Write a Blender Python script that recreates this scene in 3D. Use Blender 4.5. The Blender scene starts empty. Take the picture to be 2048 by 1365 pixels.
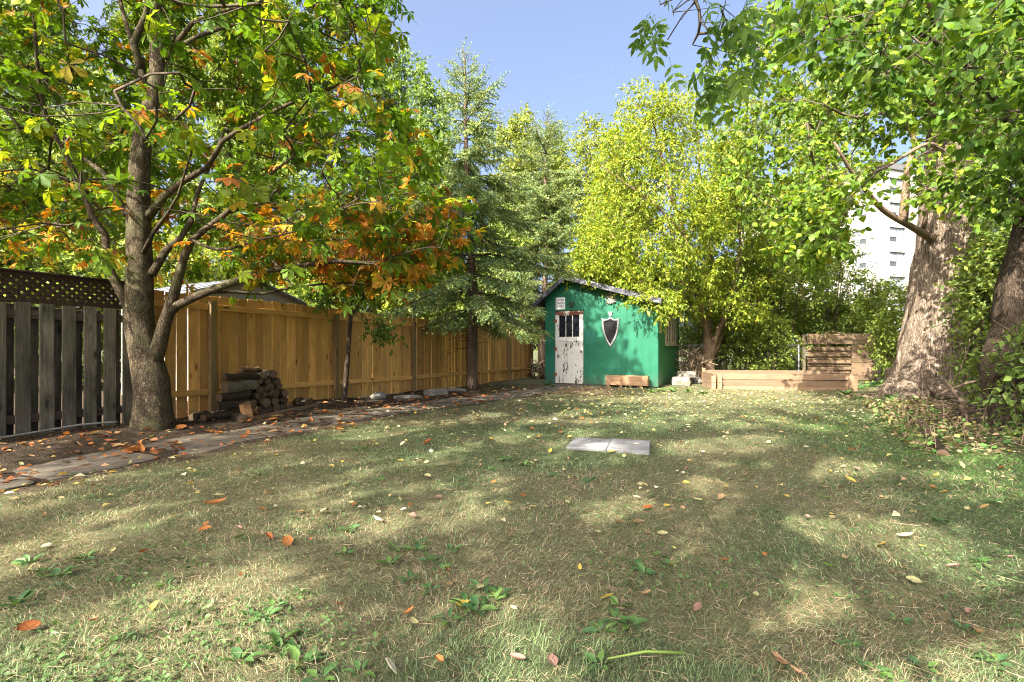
import bpy, math, random
import numpy as np
from mathutils import Vector, Matrix
R = math.radians
rng = np.random.default_rng(7)
random.seed(7)
scene = bpy.context.scene
COL = scene.collection

# ------------------------------------------------------------------ camera, sky, sun, exposure
CAM_H = 1.05
cd = bpy.data.cameras.new("camera")
cam = bpy.data.objects.new("camera", cd)
COL.objects.link(cam)
cam.location = (0, 0, CAM_H)
cam.rotation_euler = (R(90), 0, 0)
cd.sensor_width = 36.0
cd.lens = 980.0 / 2048 * 36.0
cd.shift_y = 14.5 / 2048
cd.clip_start = 0.05
cd.clip_end = 2000
scene.camera = cam

SUN_EL = R(40)
SUN_H = Vector((-0.58, -0.81, 0)).normalized()
SUN = Vector((SUN_H.x * math.cos(SUN_EL), SUN_H.y * math.cos(SUN_EL), math.sin(SUN_EL)))
world = bpy.data.worlds.new("World")
scene.world = world
world.use_nodes = True
wn = world.node_tree
for n in list(wn.nodes): wn.nodes.remove(n)
sky = wn.nodes.new("ShaderNodeTexSky")
sky.sky_type = 'NISHITA'
sky.sun_disc = False
sky.sun_elevation = SUN_EL
sky.sun_rotation = math.atan2(SUN_H.x, SUN_H.y)
sky.air_density = 0.65
sky.dust_density = 9.5
sky.ozone_density = 1.8
bg = wn.nodes.new("ShaderNodeBackground")
bg.inputs[1].default_value = 0.15
wo = wn.nodes.new("ShaderNodeOutputWorld")
wn.links.new(sky.outputs[0], bg.inputs[0])
wn.links.new(bg.outputs[0], wo.inputs[0])

sd = bpy.data.lights.new("sun", 'SUN')
sd.energy = 5.0
sd.angle = R(0.5)
sd.color = (1.0, 0.92, 0.78)
so = bpy.data.objects.new("sun", sd)
COL.objects.link(so)
so.rotation_euler = SUN.to_track_quat('Z', 'Y').to_euler()
so.location = (-20, -30, 40)

scene.view_settings.view_transform = 'Standard'
scene.view_settings.look = 'None'
scene.view_settings.gamma = 1.0
scene.view_settings.use_curve_mapping = False
scene.view_settings.exposure = 1.95
scene.render.engine = 'CYCLES'
scene.cycles.use_denoising = True
scene.cycles.denoising_prefilter = 'NONE'
scene.cycles.denoising_input_passes = 'RGB_ALBEDO_NORMAL'
scene.cycles.filter_width = 1.1
scene.cycles.max_bounces = 12
scene.cycles.diffuse_bounces = 8
scene.cycles.glossy_bounces = 3
scene.cycles.transmission_bounces = 10
scene.cycles.caustics_reflective = False
scene.cycles.caustics_refractive = False
scene.cycles.sample_clamp_indirect = 4.0

# ------------------------------------------------------------------ small helpers
def px(x, y, Y):
    "point in the world behind pixel (x, y) of the photograph at depth Y"
    return np.array([(x - 1024) / 980 * Y, Y, CAM_H + (697 - y) / 980 * Y])

def proj(p):
    p = np.asarray(p, float)
    Y = np.maximum(p[..., 1], 1e-3)
    return 1024 + 980 * p[..., 0] / Y, 697 - 980 * (p[..., 2] - CAM_H) / Y

ANG = R(25.9)
SA, CA = math.sin(ANG), math.cos(ANG)
def W(s, d, z=0.0):
    "s metres along the fence line, d metres into the yard"
    return np.array([-7.936 + SA * s + CA * d, CA * s - SA * d, z])
def sd_of(x, y):
    rx = x + 7.936
    return rx * SA + y * CA, rx * CA - y * SA

def hash2(ix, iy, seed):
    h = (ix.astype(np.int64) * 374761393 + iy.astype(np.int64) * 668265263 + seed * 1442695041) & 0x7fffffff
    h = ((h ^ (h >> 13)) * 1274126177) & 0x7fffffff
    return ((h ^ (h >> 16)) & 0xffff) / 65535.0
def vnoise(x, y, seed=0):
    x = np.asarray(x, float); y = np.asarray(y, float)
    ix = np.floor(x); iy = np.floor(y)
    fx = x - ix; fy = y - iy
    fx = fx * fx * (3 - 2 * fx); fy = fy * fy * (3 - 2 * fy)
    a = hash2(ix, iy, seed); b = hash2(ix + 1, iy, seed); c = hash2(ix, iy + 1, seed); d = hash2(ix + 1, iy + 1, seed)
    return (a * (1 - fx) + b * fx) * (1 - fy) + (c * (1 - fx) + d * fx) * fy
def fbm(x, y, seed=0, o=3):
    t = 0; a = 0.5; s = 0
    for k in range(o):
        t = t + a * vnoise(x * 2 ** k, y * 2 ** k, seed + k * 17); s += a; a *= 0.5
    return t / s
def sstep(a, b, x):
    t = np.clip((np.asarray(x, float) - a) / (b - a), 0, 1)
    return t * t * (3 - 2 * t)

PATH = np.array([(1.0, 1.85), (3.0, 1.8), (5.0, 1.75), (7.0, 1.68), (9.0, 1.62), (11.0, 1.9), (13.0, 2.32), (15.0, 2.45), (16.6, 2.5)])
def path_d(s): return np.interp(s, PATH[:, 0], PATH[:, 1])
def path_hw(s): return np.interp(s, [0, 6, 12, 17], [0.56, 0.5, 0.46, 0.42])
def gh(x, y):
    "height of the ground"
    x = np.asarray(x, float); y = np.asarray(y, float)
    s, d = sd_of(x, y)
    z = (fbm(x * 0.7, y * 0.7, 3, 3) - 0.5) * 0.07
    z = z * sstep(0, 3, np.hypot(x, y))
    mound = sstep(1.35, 0.3, d) * sstep(-3, 2, s) * sstep(13, 9.5, s) * sstep(-0.9, -0.2, d)
    z = z + 0.075 * mound
    return z
def G(x, y): return float(gh(np.array([x]), np.array([y]))[0])

# ------------------------------------------------------------------ objects
def link(o, parent=None, loc=None, rot=None):
    COL.objects.link(o)
    if parent is not None: o.parent = parent
    if loc is not None: o.location = [float(v) for v in loc]
    if rot is not None: o.rotation_euler = rot
    return o
def tag(o, label=None, cat=None, group=None, kind=None):
    if label: o['label'] = label
    if cat: o['category'] = cat
    if group: o['group'] = group
    if kind: o['kind'] = kind
    return o
def empty(name, label, cat, loc=(0, 0, 0), rz=0.0, group=None, rot=None):
    o = bpy.data.objects.new(name, None)
    o.empty_display_size = 0.2
    link(o, None, loc, rot if rot is not None else (0, 0, rz))
    return tag(o, label, cat, group)
def obj(name, me, mat=None, parent=None, loc=None, rot=None, kind=None):
    o = bpy.data.objects.new(name, me)
    if mat is not None and len(me.materials) == 0: me.materials.append(mat)
    link(o, parent, loc, rot)
    if kind: o['kind'] = kind
    return o
def copy_tree(o, parent=None):
    c = o.copy(); COL.objects.link(c); c.parent = parent
    for ch in list(o.children): copy_tree(ch, c)
    return c

def np_mesh(name, V, F, mat=None, col=None, smooth=False):
    "V (n,3), F (m,k) one face size"
    V = np.ascontiguousarray(V, np.float32); F = np.ascontiguousarray(F, np.int32)
    me = bpy.data.meshes.new(name)
    n, (m, k) = len(V), F.shape
    me.vertices.add(n); me.vertices.foreach_set("co", V.ravel())
    me.loops.add(m * k); me.loops.foreach_set("vertex_index", F.ravel())
    me.polygons.add(m)
    me.polygons.foreach_set("loop_start", np.arange(0, m * k, k, dtype=np.int32))
    if smooth: me.polygons.foreach_set("use_smooth", np.ones(m, dtype=bool))
    if col is not None:
        a = me.color_attributes.new("col", 'FLOAT_COLOR', 'POINT')
        c4 = np.ones((n, 4), np.float32); c4[:, :3] = col
        a.data.foreach_set("color", c4.ravel())
    me.update(calc_edges=True)
    if mat is not None: me.materials.append(mat)
    return me

class MB:
    "collects boxes, tubes, prisms; build() makes one mesh"
    def __init__(self): self.v = []; self.f = []
    def add(self, vs, fs):
        b = len(self.v)
        self.v += [tuple(float(c) for c in p) for p in vs]
        self.f += [[b + i for i in f] for f in fs]
        return self
    def box(self, x0, x1, y0, y1, z0, z1, M=None):
        vs = [Vector(p) for p in ((x0, y0, z0), (x1, y0, z0), (x1, y1, z0), (x0, y1, z0), (x0, y0, z1), (x1, y0, z1), (x1, y1, z1), (x0, y1, z1))]
        if M is not None: vs = [M @ p for p in vs]
        return self.add(vs, [(3, 2, 1, 0), (4, 5, 6, 7), (0, 1, 5, 4), (1, 2, 6, 5), (2, 3, 7, 6), (3, 0, 4, 7)])
    def bbox(self, x0, x1, y0, y1, z0, z1, c=0.004, M=None):
        "box with chamfered edges"
        vs = []
        for (X, cx) in ((x0, c), (x1, -c)):
            for (Y, cy) in ((y0, c), (y1, -c)):
                for (Z, cz) in ((z0, c), (z1, -c)):
                    vs += [(X, Y + cy, Z + cz), (X + cx, Y, Z + cz), (X + cx, Y + cy, Z)]
        vs = [Vector(p) for p in vs]
        if M is not None: vs = [M @ p for p in vs]
        def i(a, b, d, w): return ((a * 2 + b) * 2 + d) * 3 + w
        fs = []
        fs.append([i(0, 0, 0, 0), i(0, 0, 1, 0), i(0, 1, 1, 0), i(0, 1, 0, 0)]); fs.append([i(1, 0, 0, 0), i(1, 1, 0, 0), i(1, 1, 1, 0), i(1, 0, 1, 0)])
        fs.append([i(0, 0, 0, 1), i(1, 0, 0, 1), i(1, 0, 1, 1), i(0, 0, 1, 1)]); fs.append([i(0, 1, 0, 1), i(0, 1, 1, 1), i(1, 1, 1, 1), i(1, 1, 0, 1)])
        fs.append([i(0, 0, 0, 2), i(0, 1, 0, 2), i(1, 1, 0, 2), i(1, 0, 0, 2)]); fs.append([i(0, 0, 1, 2), i(1, 0, 1, 2), i(1, 1, 1, 2), i(0, 1, 1, 2)])
        for b in (0, 1):
            for d in (0, 1):
                fs.append([i(0, b, d, 1), i(1, b, d, 1), i(1, b, d, 2), i(0, b, d, 2)])
                fs.append([i(b, 0, d, 0), i(b, 1, d, 0), i(b, 1, d, 2), i(b, 0, d, 2)])
                fs.append([i(b, d, 0, 0), i(b, d, 1, 0), i(b, d, 1, 1), i(b, d, 0, 1)])
                for e in (0, 1): fs.append([i(b, d, e, 0), i(b, d, e, 1), i(b, d, e, 2)])
        return self.add(vs, fs)
    def prism(self, poly, a0, a1, axis='z', M=None):
        "extrude a 2-D polygon along an axis"
        n = len(poly)
        def P(u, v, w):
            return Vector({'z': (u, v, w), 'y': (u, w, v), 'x': (w, u, v)}[axis])
        vs = [P(u, v, a0) for u, v in poly] + [P(u, v, a1) for u, v in poly]
        if M is not None: vs = [M @ p for p in vs]
        fs = [list(range(n))[::-1], list(range(n, 2 * n))] + [[i, (i + 1) % n, n + (i + 1) % n, n + i] for i in range(n)]
        return self.add(vs, fs)
    def tube(self, pts, rad, n=8, cap=True, noise=None, squash=None):
        pts = [Vector([float(c) for c in p]) for p in pts]
        if not hasattr(rad, '__len__'): rad = [rad] * len(pts)
        m = len(pts); vs = []
        up = None
        for k in range(m):
            t = (pts[min(k + 1, m - 1)] - pts[max(k - 1, 0)])
            if t.length < 1e-9: t = Vector((0, 0, 1))
            t.normalize()
            if up is None:
                up = Vector((1, 0, 0)) if abs(t.x) < 0.8 else Vector((0, 1, 0))
            a = (up - t * up.dot(t)).normalized(); b = t.cross(a); up = a
            for j in range(n):
                th = 2 * math.pi * j / n
                r = rad[k] * (noise(th, k, pts[k]) if noise else 1.0)
                vs.append(pts[k] + (a * math.cos(th) + b * math.sin(th)) * r)
        fs = []
        for k in range(m - 1):
            for j in range(n):
                j2 = (j + 1) % n
                fs.append([k * n + j, k * n + j2, (k + 1) * n + j2, (k + 1) * n + j])
        if cap:
            fs.append(list(range(n))[::-1]); fs.append([(m - 1) * n + j for j in range(n)])
        return self.add(vs, fs)
    def mesh(self, name, mat=None, smooth=False):
        me = bpy.data.meshes.new(name)
        me.from_pydata(self.v, [], self.f)
        if smooth: me.polygons.foreach_set("use_smooth", np.ones(len(me.polygons), dtype=bool))
        me.update()
        if mat is not None: me.materials.append(mat)
        return me
    def build(self, name, mat=None, parent=None, smooth=False, loc=None, rot=None, kind=None):
        return obj(name, self.mesh(name, mat, smooth), None, parent, loc, rot, kind)

def catmull(P, R_=None, seg=0.15):
    P = np.asarray(P, float)
    n = len(P)
    if R_ is None: R_ = np.zeros(n)
    R_ = np.asarray(R_, float)
    out = []; rad = []
    for i in range(n - 1):
        p0, p1, p2, p3 = P[max(i - 1, 0)], P[i], P[i + 1], P[min(i + 2, n - 1)]
        k = max(1, int(np.linalg.norm(p2 - p1) / seg))
        for j in range(k):
            t = j / k
            out.append(0.5 * ((2 * p1) + (-p0 + p2) * t + (2 * p0 - 5 * p1 + 4 * p2 - p3) * t * t + (-p0 + 3 * p1 - 3 * p2 + p3) * t ** 3))
            rad.append(R_[i] * (1 - t) + R_[i + 1] * t)
    out.append(P[-1]); rad.append(R_[-1])
    return np.array(out), np.array(rad)

def unit(v):
    v = np.asarray(v, float)
    return v / np.maximum(np.linalg.norm(v, axis=-1, keepdims=True), 1e-9)
# ------------------------------------------------------------------ materials
class NT:
    def __init__(self, name):
        self.m = bpy.data.materials.new(name); self.m.use_nodes = True
        self.t = self.m.node_tree
        for n in list(self.t.nodes): self.t.nodes.remove(n)
        self.out = self.n('ShaderNodeOutputMaterial')
    def n(self, typ, **kw):
        o = self.t.nodes.new(typ)
        for k, v in kw.items():
            if k.startswith('i_'):
                key = k[2:].replace('_', ' ')
                s = o.inputs[key]
                s.default_value = v
            else: setattr(o, k, v)
        return o
    def l(self, a, b): self.t.links.new(a, b)
    def coord(self, kind='Object', scale=(1, 1, 1), rand=0.0):
        c = self.n('ShaderNodeTexCoord')
        src = c.outputs[kind]
        if rand:
            oi = self.n('ShaderNodeObjectInfo')
            mul = self.n('ShaderNodeMath', operation='MULTIPLY'); mul.inputs[1].default_value = rand
            self.l(oi.outputs['Random'], mul.inputs[0])
            cx = self.n('ShaderNodeCombineXYZ'); self.l(mul.outputs[0], cx.inputs[0]); self.l(mul.outputs[0], cx.inputs[1]); self.l(mul.outputs[0], cx.inputs[2])
            ad = self.n('ShaderNodeVectorMath', operation='ADD'); self.l(src, ad.inputs[0]); self.l(cx.outputs[0], ad.inputs[1]); src = ad.outputs[0]
        mp = self.n('ShaderNodeMapping'); mp.inputs['Scale'].default_value = scale
        self.l(src, mp.inputs[0])
        return mp.outputs[0]
    def noise(self, vec, scale, detail=4, rough=0.6, dist=0.0):
        o = self.n('ShaderNodeTexNoise'); o.inputs['Scale'].default_value = scale; o.inputs['Detail'].default_value = detail
        o.inputs['Roughness'].default_value = rough; o.inputs['Distortion'].default_value = dist
        self.l(vec, o.inputs['Vector']); return o.outputs['Fac']
    def voro(self, vec, scale, feature='F1', out='Distance'):
        o = self.n('ShaderNodeTexVoronoi', feature=feature); o.inputs['Scale'].default_value = scale
        self.l(vec, o.inputs['Vector']); return o.outputs[out]
    def ramp(self, fac, stops, interp='LINEAR'):
        r = self.n('ShaderNodeValToRGB'); r.color_ramp.interpolation = interp
        e = r.color_ramp.elements
        while len(e) > 1: e.remove(e[-1])
        e[0].position = stops[0][0]; c = stops[0][1]; e[0].color = (*c, 1) if hasattr(c, '__len__') else (c, c, c, 1)
        for p, c in stops[1:]:
            q = e.new(p); q.color = (*c, 1) if hasattr(c, '__len__') else (c, c, c, 1)
        self.l(fac, r.inputs[0]); return r.outputs[0]
    def mix(self, fac, a, b, mode='MIX'):
        x = self.n('ShaderNodeMix', data_type='RGBA', blend_type=mode)
        for s, v in ((x.inputs[0], fac), (x.inputs[6], a), (x.inputs[7], b)):
            if hasattr(v, 'is_linked') or hasattr(v, 'links'): self.l(v, s)
            elif hasattr(v, '__len__'): s.default_value = (*v[:3], 1)
            else: s.default_value = v
        return x.outputs[2]
    def math(self, op, a, b=0.0, clamp=False):
        x = self.n('ShaderNodeMath', operation=op, use_clamp=clamp)
        for s, v in ((x.inputs[0], a), (x.inputs[1], b)):
            if hasattr(v, 'links'): self.l(v, s)
            else: s.default_value = v
        return x.outputs[0]
    def rnd(self):
        return self.n('ShaderNodeObjectInfo').outputs['Random']
    def bump(self, h, strength=0.4, dist=0.02, normal=None):
        b = self.n('ShaderNodeBump'); b.inputs['Strength'].default_value = strength; b.inputs['Distance'].default_value = dist
        self.l(h, b.inputs['Height'])
        if normal is not None: self.l(normal, b.inputs['Normal'])
        return b.outputs[0]
    def bsdf(self, col, rough=0.8, spec=0.3, normal=None, metal=0.0):
        p = self.n('ShaderNodeBsdfPrincipled')
        for s, v in ((p.inputs['Base Color'], col), (p.inputs['Roughness'], rough)):
            if hasattr(v, 'links'): self.l(v, s)
            elif hasattr(v, '__len__'): s.default_value = (*v[:3], 1)
            else: s.default_value = v
        p.inputs['Specular IOR Level'].default_value = spec
        p.inputs['Metallic'].default_value = metal
        if normal is not None: self.l(normal, p.inputs['Normal'])
        return p.outputs[0]
    def done(self, s): self.l(s, self.out.inputs[0]); return self.m

def m_leaf(name, trans=0.42, tint=(1.25, 1.15, 0.45), rough=0.45, spec=0.35, vary=0.25, brown=None):
    t = NT(name)
    a = t.n('ShaderNodeAttribute', attribute_name='col').outputs['Color']
    if brown is not None:
        vec = t.coord('Object', (1, 1, 1), 0)
        f = t.ramp(t.noise(vec, 22, 3), [(brown, 0.0), (brown + 0.06, 1.0)])
        a = t.mix(t.math('MULTIPLY', f, 0.8), a, (0.16, 0.06, 0.015))
    geo = t.n('ShaderNodeTexCoord').outputs['Object']
    v = t.ramp(t.noise(geo, 9, 2), [(0.3, 1 - vary), (0.7, 1 + vary)])
    c = t.mix(1.0, a, v, 'MULTIPLY')
    d = t.bsdf(c, rough, spec)
    tr = t.n('ShaderNodeBsdfTranslucent')
    t.l(t.mix(1.0, c, tint, 'MULTIPLY'), tr.inputs[0])
    mx = t.n('ShaderNodeMixShader'); mx.inputs[0].default_value = trans
    t.l(d, mx.inputs[1]); t.l(tr.outputs[0], mx.inputs[2])
    return t.done(mx.outputs[0])

def m_bark(name, c1, c2, c3, scale=1.0, stretch=0.18, bump=0.7, moss=None):
    t = NT(name)
    v = t.coord('Object', (scale, scale, scale * stretch))
    n1 = t.noise(v, 14, 6, 0.65, 0.6)
    n2 = t.noise(t.coord('Object', (scale, scale, scale * stretch * .8)), 22, 6, 0.7, 1.2)
    rid = t.math('ABSOLUTE', t.math('SUBTRACT', n2, 0.5))
    h = t.math('ADD', t.math('MULTIPLY', n1, 0.62), t.math('MULTIPLY', t.ramp(rid, [(0.0, 0.0), (0.09, 1.0)]), 0.32))
    c = t.ramp(h, [(0.3, c1), (0.55, c2), (0.8, c3)])
    big = t.noise(t.coord('Object'), 1.6, 4)
    c = t.mix(t.ramp(big, [(0.42, 0.0), (0.7, 0.55)]), c, c1)
    if moss is not None:
        c = t.mix(t.ramp(t.noise(t.coord('Object'), 3.1, 5), [(0.5, 0.0), (0.68, 0.6)]), c, moss)
    return t.done(t.bsdf(c, 0.92, 0.12, t.bump(h, bump, 0.03)))

def m_wood(name, light, dark, knot, rand=40.0, grain='z', stain=None, knots=True, rough=0.75, amt=0.55, tone=0.25, moss=None):
    t = NT(name)
    st = {'z': (18, 18, 0.7), 'x': (0.7, 18, 18), 'y': (18, 0.7, 18)}[grain]
    v = t.coord('Object', st, rand)
    g = t.noise(v, 2.2, 5, 0.62, 1.2)
    fine = t.noise(v, 9.0, 4, 0.7)
    c = t.mix(t.ramp(g, [(0.33, 0.0), (0.66, 1.0)]), dark, light)
    c = t.mix(t.math('MULTIPLY', t.ramp(fine, [(0.35, 1.0), (0.6, 0.0)]), amt * 0.6), c, dark)
    if knots:
        ks = {'z': (7.5, 7.5, 2.6), 'x': (2.6, 7.5, 7.5), 'y': (7.5, 2.6, 7.5)}[grain]
        vk = t.coord('Object', ks, rand * 1.7)
        kd = t.voro(vk, 1.0)
        wob = t.math('ADD', kd, t.math('MULTIPLY', t.noise(vk, 4.0, 2), 0.08))
        c = t.mix(t.ramp(wob, [(0.12, 0.9), (0.17, 0.45), (0.24, 0.0)]), c, knot)
    r = t.rnd()
    tv = t.ramp(r, [(0.0, 1.0 - tone), (1.0, 1.0 + tone * 0.5)])
    c = t.mix(1.0, c, tv, 'MULTIPLY')
    if stain is not None:
        vs = t.coord('Object', (1, 1, 0.4), rand)
        c = t.mix(t.ramp(t.noise(vs, 3.0, 5, 0.65), [(0.42, 0.0), (0.68, 0.85)]), c, stain)
    if moss is not None:
        vs = t.coord('Object', (1, 1, 0.6), rand * 0.6)
        c = t.mix(t.ramp(t.noise(vs, 4.0, 5, 0.65), [(0.5, 0.0), (0.7, 0.6)]), c, moss)
    b = t.bump(t.math('ADD', g, t.math('MULTIPLY', fine, 0.6)), 0.35, 0.004)
    return t.done(t.bsdf(c, rough, 0.2, b))

def m_plain(name, col, rough=0.7, spec=0.3, metal=0.0, var=0.15, scale=8.0, bump=0.1):
    t = NT(name)
    v = t.coord('Object')
    n = t.noise(v, scale, 4)
    c = t.mix(1.0, col, t.ramp(n, [(0.3, 1 - var), (0.7, 1 + var)]), 'MULTIPLY')
    return t.done(t.bsdf(c, rough, spec, t.bump(n, bump, 0.01), metal))

def m_plywood(name, base, alt, groove=0.0):
    t = NT(name)
    v = t.coord('Object')
    n = t.noise(v, 1.3, 5, 0.6)
    c = t.mix(t.ramp(n, [(0.35, 0.0), (0.65, 1.0)]), base, alt)
    gr = t.noise(t.coord('Object', (26, 26, 0.5)), 2.0, 4, 0.6)
    c = t.mix(t.math('MULTIPLY', t.ramp(gr, [(0.4, 1.0), (0.62, 0.0)]), 0.35), c, tuple(k * 0.7 for k in base))
    sc = t.noise(t.coord('Object', (3, 3, 9)), 3.2, 4, 0.7)
    c = t.mix(t.ramp(sc, [(0.70, 0.0), (0.735, 0.5)]), c, (0.22, 0.36, 0.27))
    dirt = t.n('ShaderNodeSeparateXYZ'); t.l(v, dirt.inputs[0])
    dz = t.ramp(t.math('ADD', dirt.outputs[2], t.math('MULTIPLY', t.noise(v, 6, 4), 0.5)), [(0.22, 0.8), (0.62, 0.0)])
    c = t.mix(dz, c, (0.05, 0.09, 0.06))
    b = t.bump(gr, 0.12, 0.004)
    if groove:
        w = t.n('ShaderNodeTexWave', wave_type='BANDS', bands_direction='X'); w.inputs['Scale'].default_value = groove
        t.l(v, w.inputs['Vector'])
        b = t.bump(t.ramp(w.outputs['Fac'], [(0.0, 0.0), (0.05, 1.0)]), 0.5, 0.006, b)
    return t.done(t.bsdf(c, 0.5, 0.35, b))

def m_peel(name, paint, under, thr=0.53, stretch=(9, 9, 2.2), rand=0.0):
    t = NT(name)
    v = t.coord('Object', stretch, rand)
    n = t.noise(v, 1.5, 7, 0.72, 0.5)
    n2 = t.noise(t.coord('Object', (30, 30, 9), rand), 1.2, 5, 0.7)
    big = t.noise(t.coord('Object', (1, 1, 1), rand), 2.2, 3)
    k = t.math('ADD', t.math('ADD', t.math('MULTIPLY', n, 0.62), t.math('MULTIPLY', n2, 0.3)), t.math('MULTIPLY', big, 0.22))
    f = t.ramp(k, [(thr, 0.0), (thr + 0.02, 1.0)])
    pc = t.mix(t.ramp(n2, [(0.3, 0.0), (0.8, 1.0)]), paint, tuple(c * 0.78 for c in paint))
    uc = t.mix(t.ramp(n, [(0.4, 0.0), (0.7, 1.0)]), under, tuple(c * 0.35 for c in under))
    c = t.mix(f, pc, uc)
    return t.done(t.bsdf(c, 0.7, 0.25, t.bump(t.math('SUBTRACT', 1.0, f), 0.5, 0.004)))

def m_stone(name, c1, c2, c3, scale=3.0, rand=30.0, crack=True, bump=0.5):
    t = NT(name)
    v = t.coord('Object', (1, 1, 1), rand)
    n = t.noise(v, scale, 8, 0.66, 0.3)
    f = t.noise(v, scale * 9, 5, 0.7)
    c = t.ramp(n, [(0.3, c1), (0.55, c2), (0.75, c3)])
    c = t.mix(t.math('MULTIPLY', t.ramp(f, [(0.35, 1.0), (0.55, 0.0)]), 0.5), c, c1)
    h = t.math('ADD', n, t.math('MULTIPLY', f, 0.4))
    if crack:
        vd = t.voro(v, scale * 0.7, 'DISTANCE_TO_EDGE')
        cr = t.ramp(t.math('ADD', vd, t.math('MULTIPLY', n, 0.05)), [(0.02, 1.0), (0.05, 0.0)])
        c = t.mix(t.math('MULTIPLY', cr, 0.5), c, (0.05, 0.045, 0.035))
        h = t.math('SUBTRACT', h, t.math('MULTIPLY', cr, 0.5))
    return t.done(t.bsdf(c, 0.85, 0.25, t.bump(h, bump, 0.015)))

M = {}
M['leaf_chestnut'] = m_leaf('leaf_chestnut', 0.52, (1.35, 1.25, 0.35), rough=0.5, spec=0.15, brown=0.68)
M['leaf_broad'] = m_leaf('leaf_broad', 0.5, spec=0.25)
M['leaf_fine'] = m_leaf('leaf_fine', 0.42)
M['leaf_far'] = m_leaf('leaf_far', 0.35, (1.2, 1.15, 0.6), vary=0.2)
M['needle'] = m_leaf('needle', 0.22, (1.1, 1.1, 0.6), rough=0.5, vary=0.3)
M['leaf_dry'] = m_leaf('leaf_dry', 0.25, (1.2, 1.0, 0.6), rough=0.75, spec=0.1, vary=0.35)
M['grass'] = m_leaf('grass', 0.25, (1.1, 1.1, 0.6), rough=0.6, spec=0.15, vary=0.15)
M['weed'] = m_leaf('weed', 0.3, (1.2, 1.2, 0.4), rough=0.5, vary=0.25)
M['bark_chestnut'] = m_bark('bark_chestnut', (0.03, 0.024, 0.016), (0.11, 0.085, 0.057), (0.22, 0.18, 0.12), 1.6, 0.45, 0.6, moss=(0.12, 0.13, 0.06))
M['bark_twig'] = m_bark('bark_twig', (0.05, 0.04, 0.03), (0.10, 0.08, 0.06), (0.17, 0.14, 0.10), 3, 0.3, 0.3)
M['bark_big'] = m_bark('bark_big', (0.075, 0.056, 0.043), (0.32, 0.25, 0.19), (0.5, 0.42, 0.34), 1.0, 0.16, 0.9)
M['bark_dark'] = m_bark('bark_dark', (0.045, 0.034, 0.025), (0.12, 0.09, 0.067), (0.22, 0.17, 0.125), 1.6, 0.35, 0.9)
M['bark_spruce'] = m_bark('bark_spruce', (0.06, 0.045, 0.035), (0.17, 0.125, 0.09), (0.3, 0.23, 0.17), 2.0, 0.7, 0.7)
M['bark_pale'] = m_bark('bark_pale', (0.09, 0.06, 0.04), (0.25, 0.18, 0.12), (0.4, 0.3, 0.2), 1.6, 0.25, 0.5)
M['cedar'] = m_wood('cedar', (0.78, 0.47, 0.14), (0.54, 0.275, 0.075), (0.1, 0.04, 0.013), tone=0.42, stain=(0.36, 0.2, 0.075))
M['cedar_rail'] = m_wood('cedar_rail', (0.75, 0.45, 0.145), (0.53, 0.28, 0.085), (0.11, 0.045, 0.015), grain='y')
M['post'] = m_wood('post', (0.32, 0.23, 0.11), (0.2, 0.14, 0.065), (0.07, 0.04, 0.02), tone=0.15)
M['oldwood'] = m_wood('oldwood', (0.27, 0.235, 0.18), (0.10, 0.086, 0.066), (0.03, 0.027, 0.023), stain=(0.018, 0.018, 0.016), moss=(0.07, 0.085, 0.05), tone=0.35)
M['oldrail'] = m_wood('oldrail', (0.12, 0.09, 0.07), (0.06, 0.045, 0.035), (0.03, 0.025, 0.02), grain='y')
M['lattice'] = m_wood('lattice', (0.075, 0.045, 0.03), (0.04, 0.025, 0.018), (0.03, 0.02, 0.015), knots=False, rough=0.8)
M['bedwood'] = m_wood('bedwood', (0.29, 0.2, 0.13), (0.2, 0.13, 0.08), (0.12, 0.07, 0.04), grain='x', tone=0.3, stain=(0.17, 0.125, 0.085))
M['bedpost'] = m_wood('bedpost', (0.34, 0.22, 0.13), (0.24, 0.15, 0.085), (0.14, 0.08, 0.045), grain='z', tone=0.2)
M['planter'] = m_wood('planter', (0.31, 0.2, 0.115), (0.21, 0.13, 0.075), (0.12, 0.07, 0.04), grain='x', tone=0.2)
M['screenwood'] = m_wood('screenwood', (0.22, 0.155, 0.1), (0.12, 0.08, 0.05), (0.08, 0.05, 0.03), grain='x', tone=0.3, moss=(0.14, 0.13, 0.05))
M['screenpost'] = m_wood('screenpost', (0.3, 0.23, 0.16), (0.17, 0.13, 0.09), (0.08, 0.05, 0.03), grain='z', stain=(0.06, 0.07, 0.04))
M['log_bark'] = m_bark('log_bark', (0.03, 0.024, 0.018), (0.1, 0.078, 0.055), (0.2, 0.16, 0.115), 5.0, 0.35, 0.8)
M['log_birch'] = m_bark('log_birch', (0.05, 0.045, 0.035), (0.2, 0.18, 0.14), (0.34, 0.31, 0.25), 3.0, 1.6, 0.5)
M['log_split'] = m_wood('log_split', (0.4, 0.24, 0.11), (0.26, 0.14, 0.06), (0.12, 0.06, 0.03), grain='z', knots=False, tone=0.4, stain=(0.1, 0.075, 0.05))
M['log_end'] = m_wood('log_end', (0.16, 0.11, 0.066), (0.10, 0.066, 0.04), (0.08, 0.05, 0.03), grain='z', knots=False, tone=0.45, stain=(0.07, 0.055, 0.04))
M['green'] = m_plywood('green', (0.006, 0.10, 0.055), (0.013, 0.14, 0.078), 1.57)
M['green_dark'] = m_plywood('green_dark', (0.012, 0.12, 0.085), (0.014, 0.14, 0.095))
M['green_bounce'] = m_plywood('green_bounce', (0.018, 0.16, 0.05), (0.03, 0.2, 0.06))  # yellower than the front: light bounced from foliage is painted into this wall
M['door'] = m_peel('door', (0.6, 0.61, 0.57), (0.10, 0.06, 0.042), 0.612)
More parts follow.
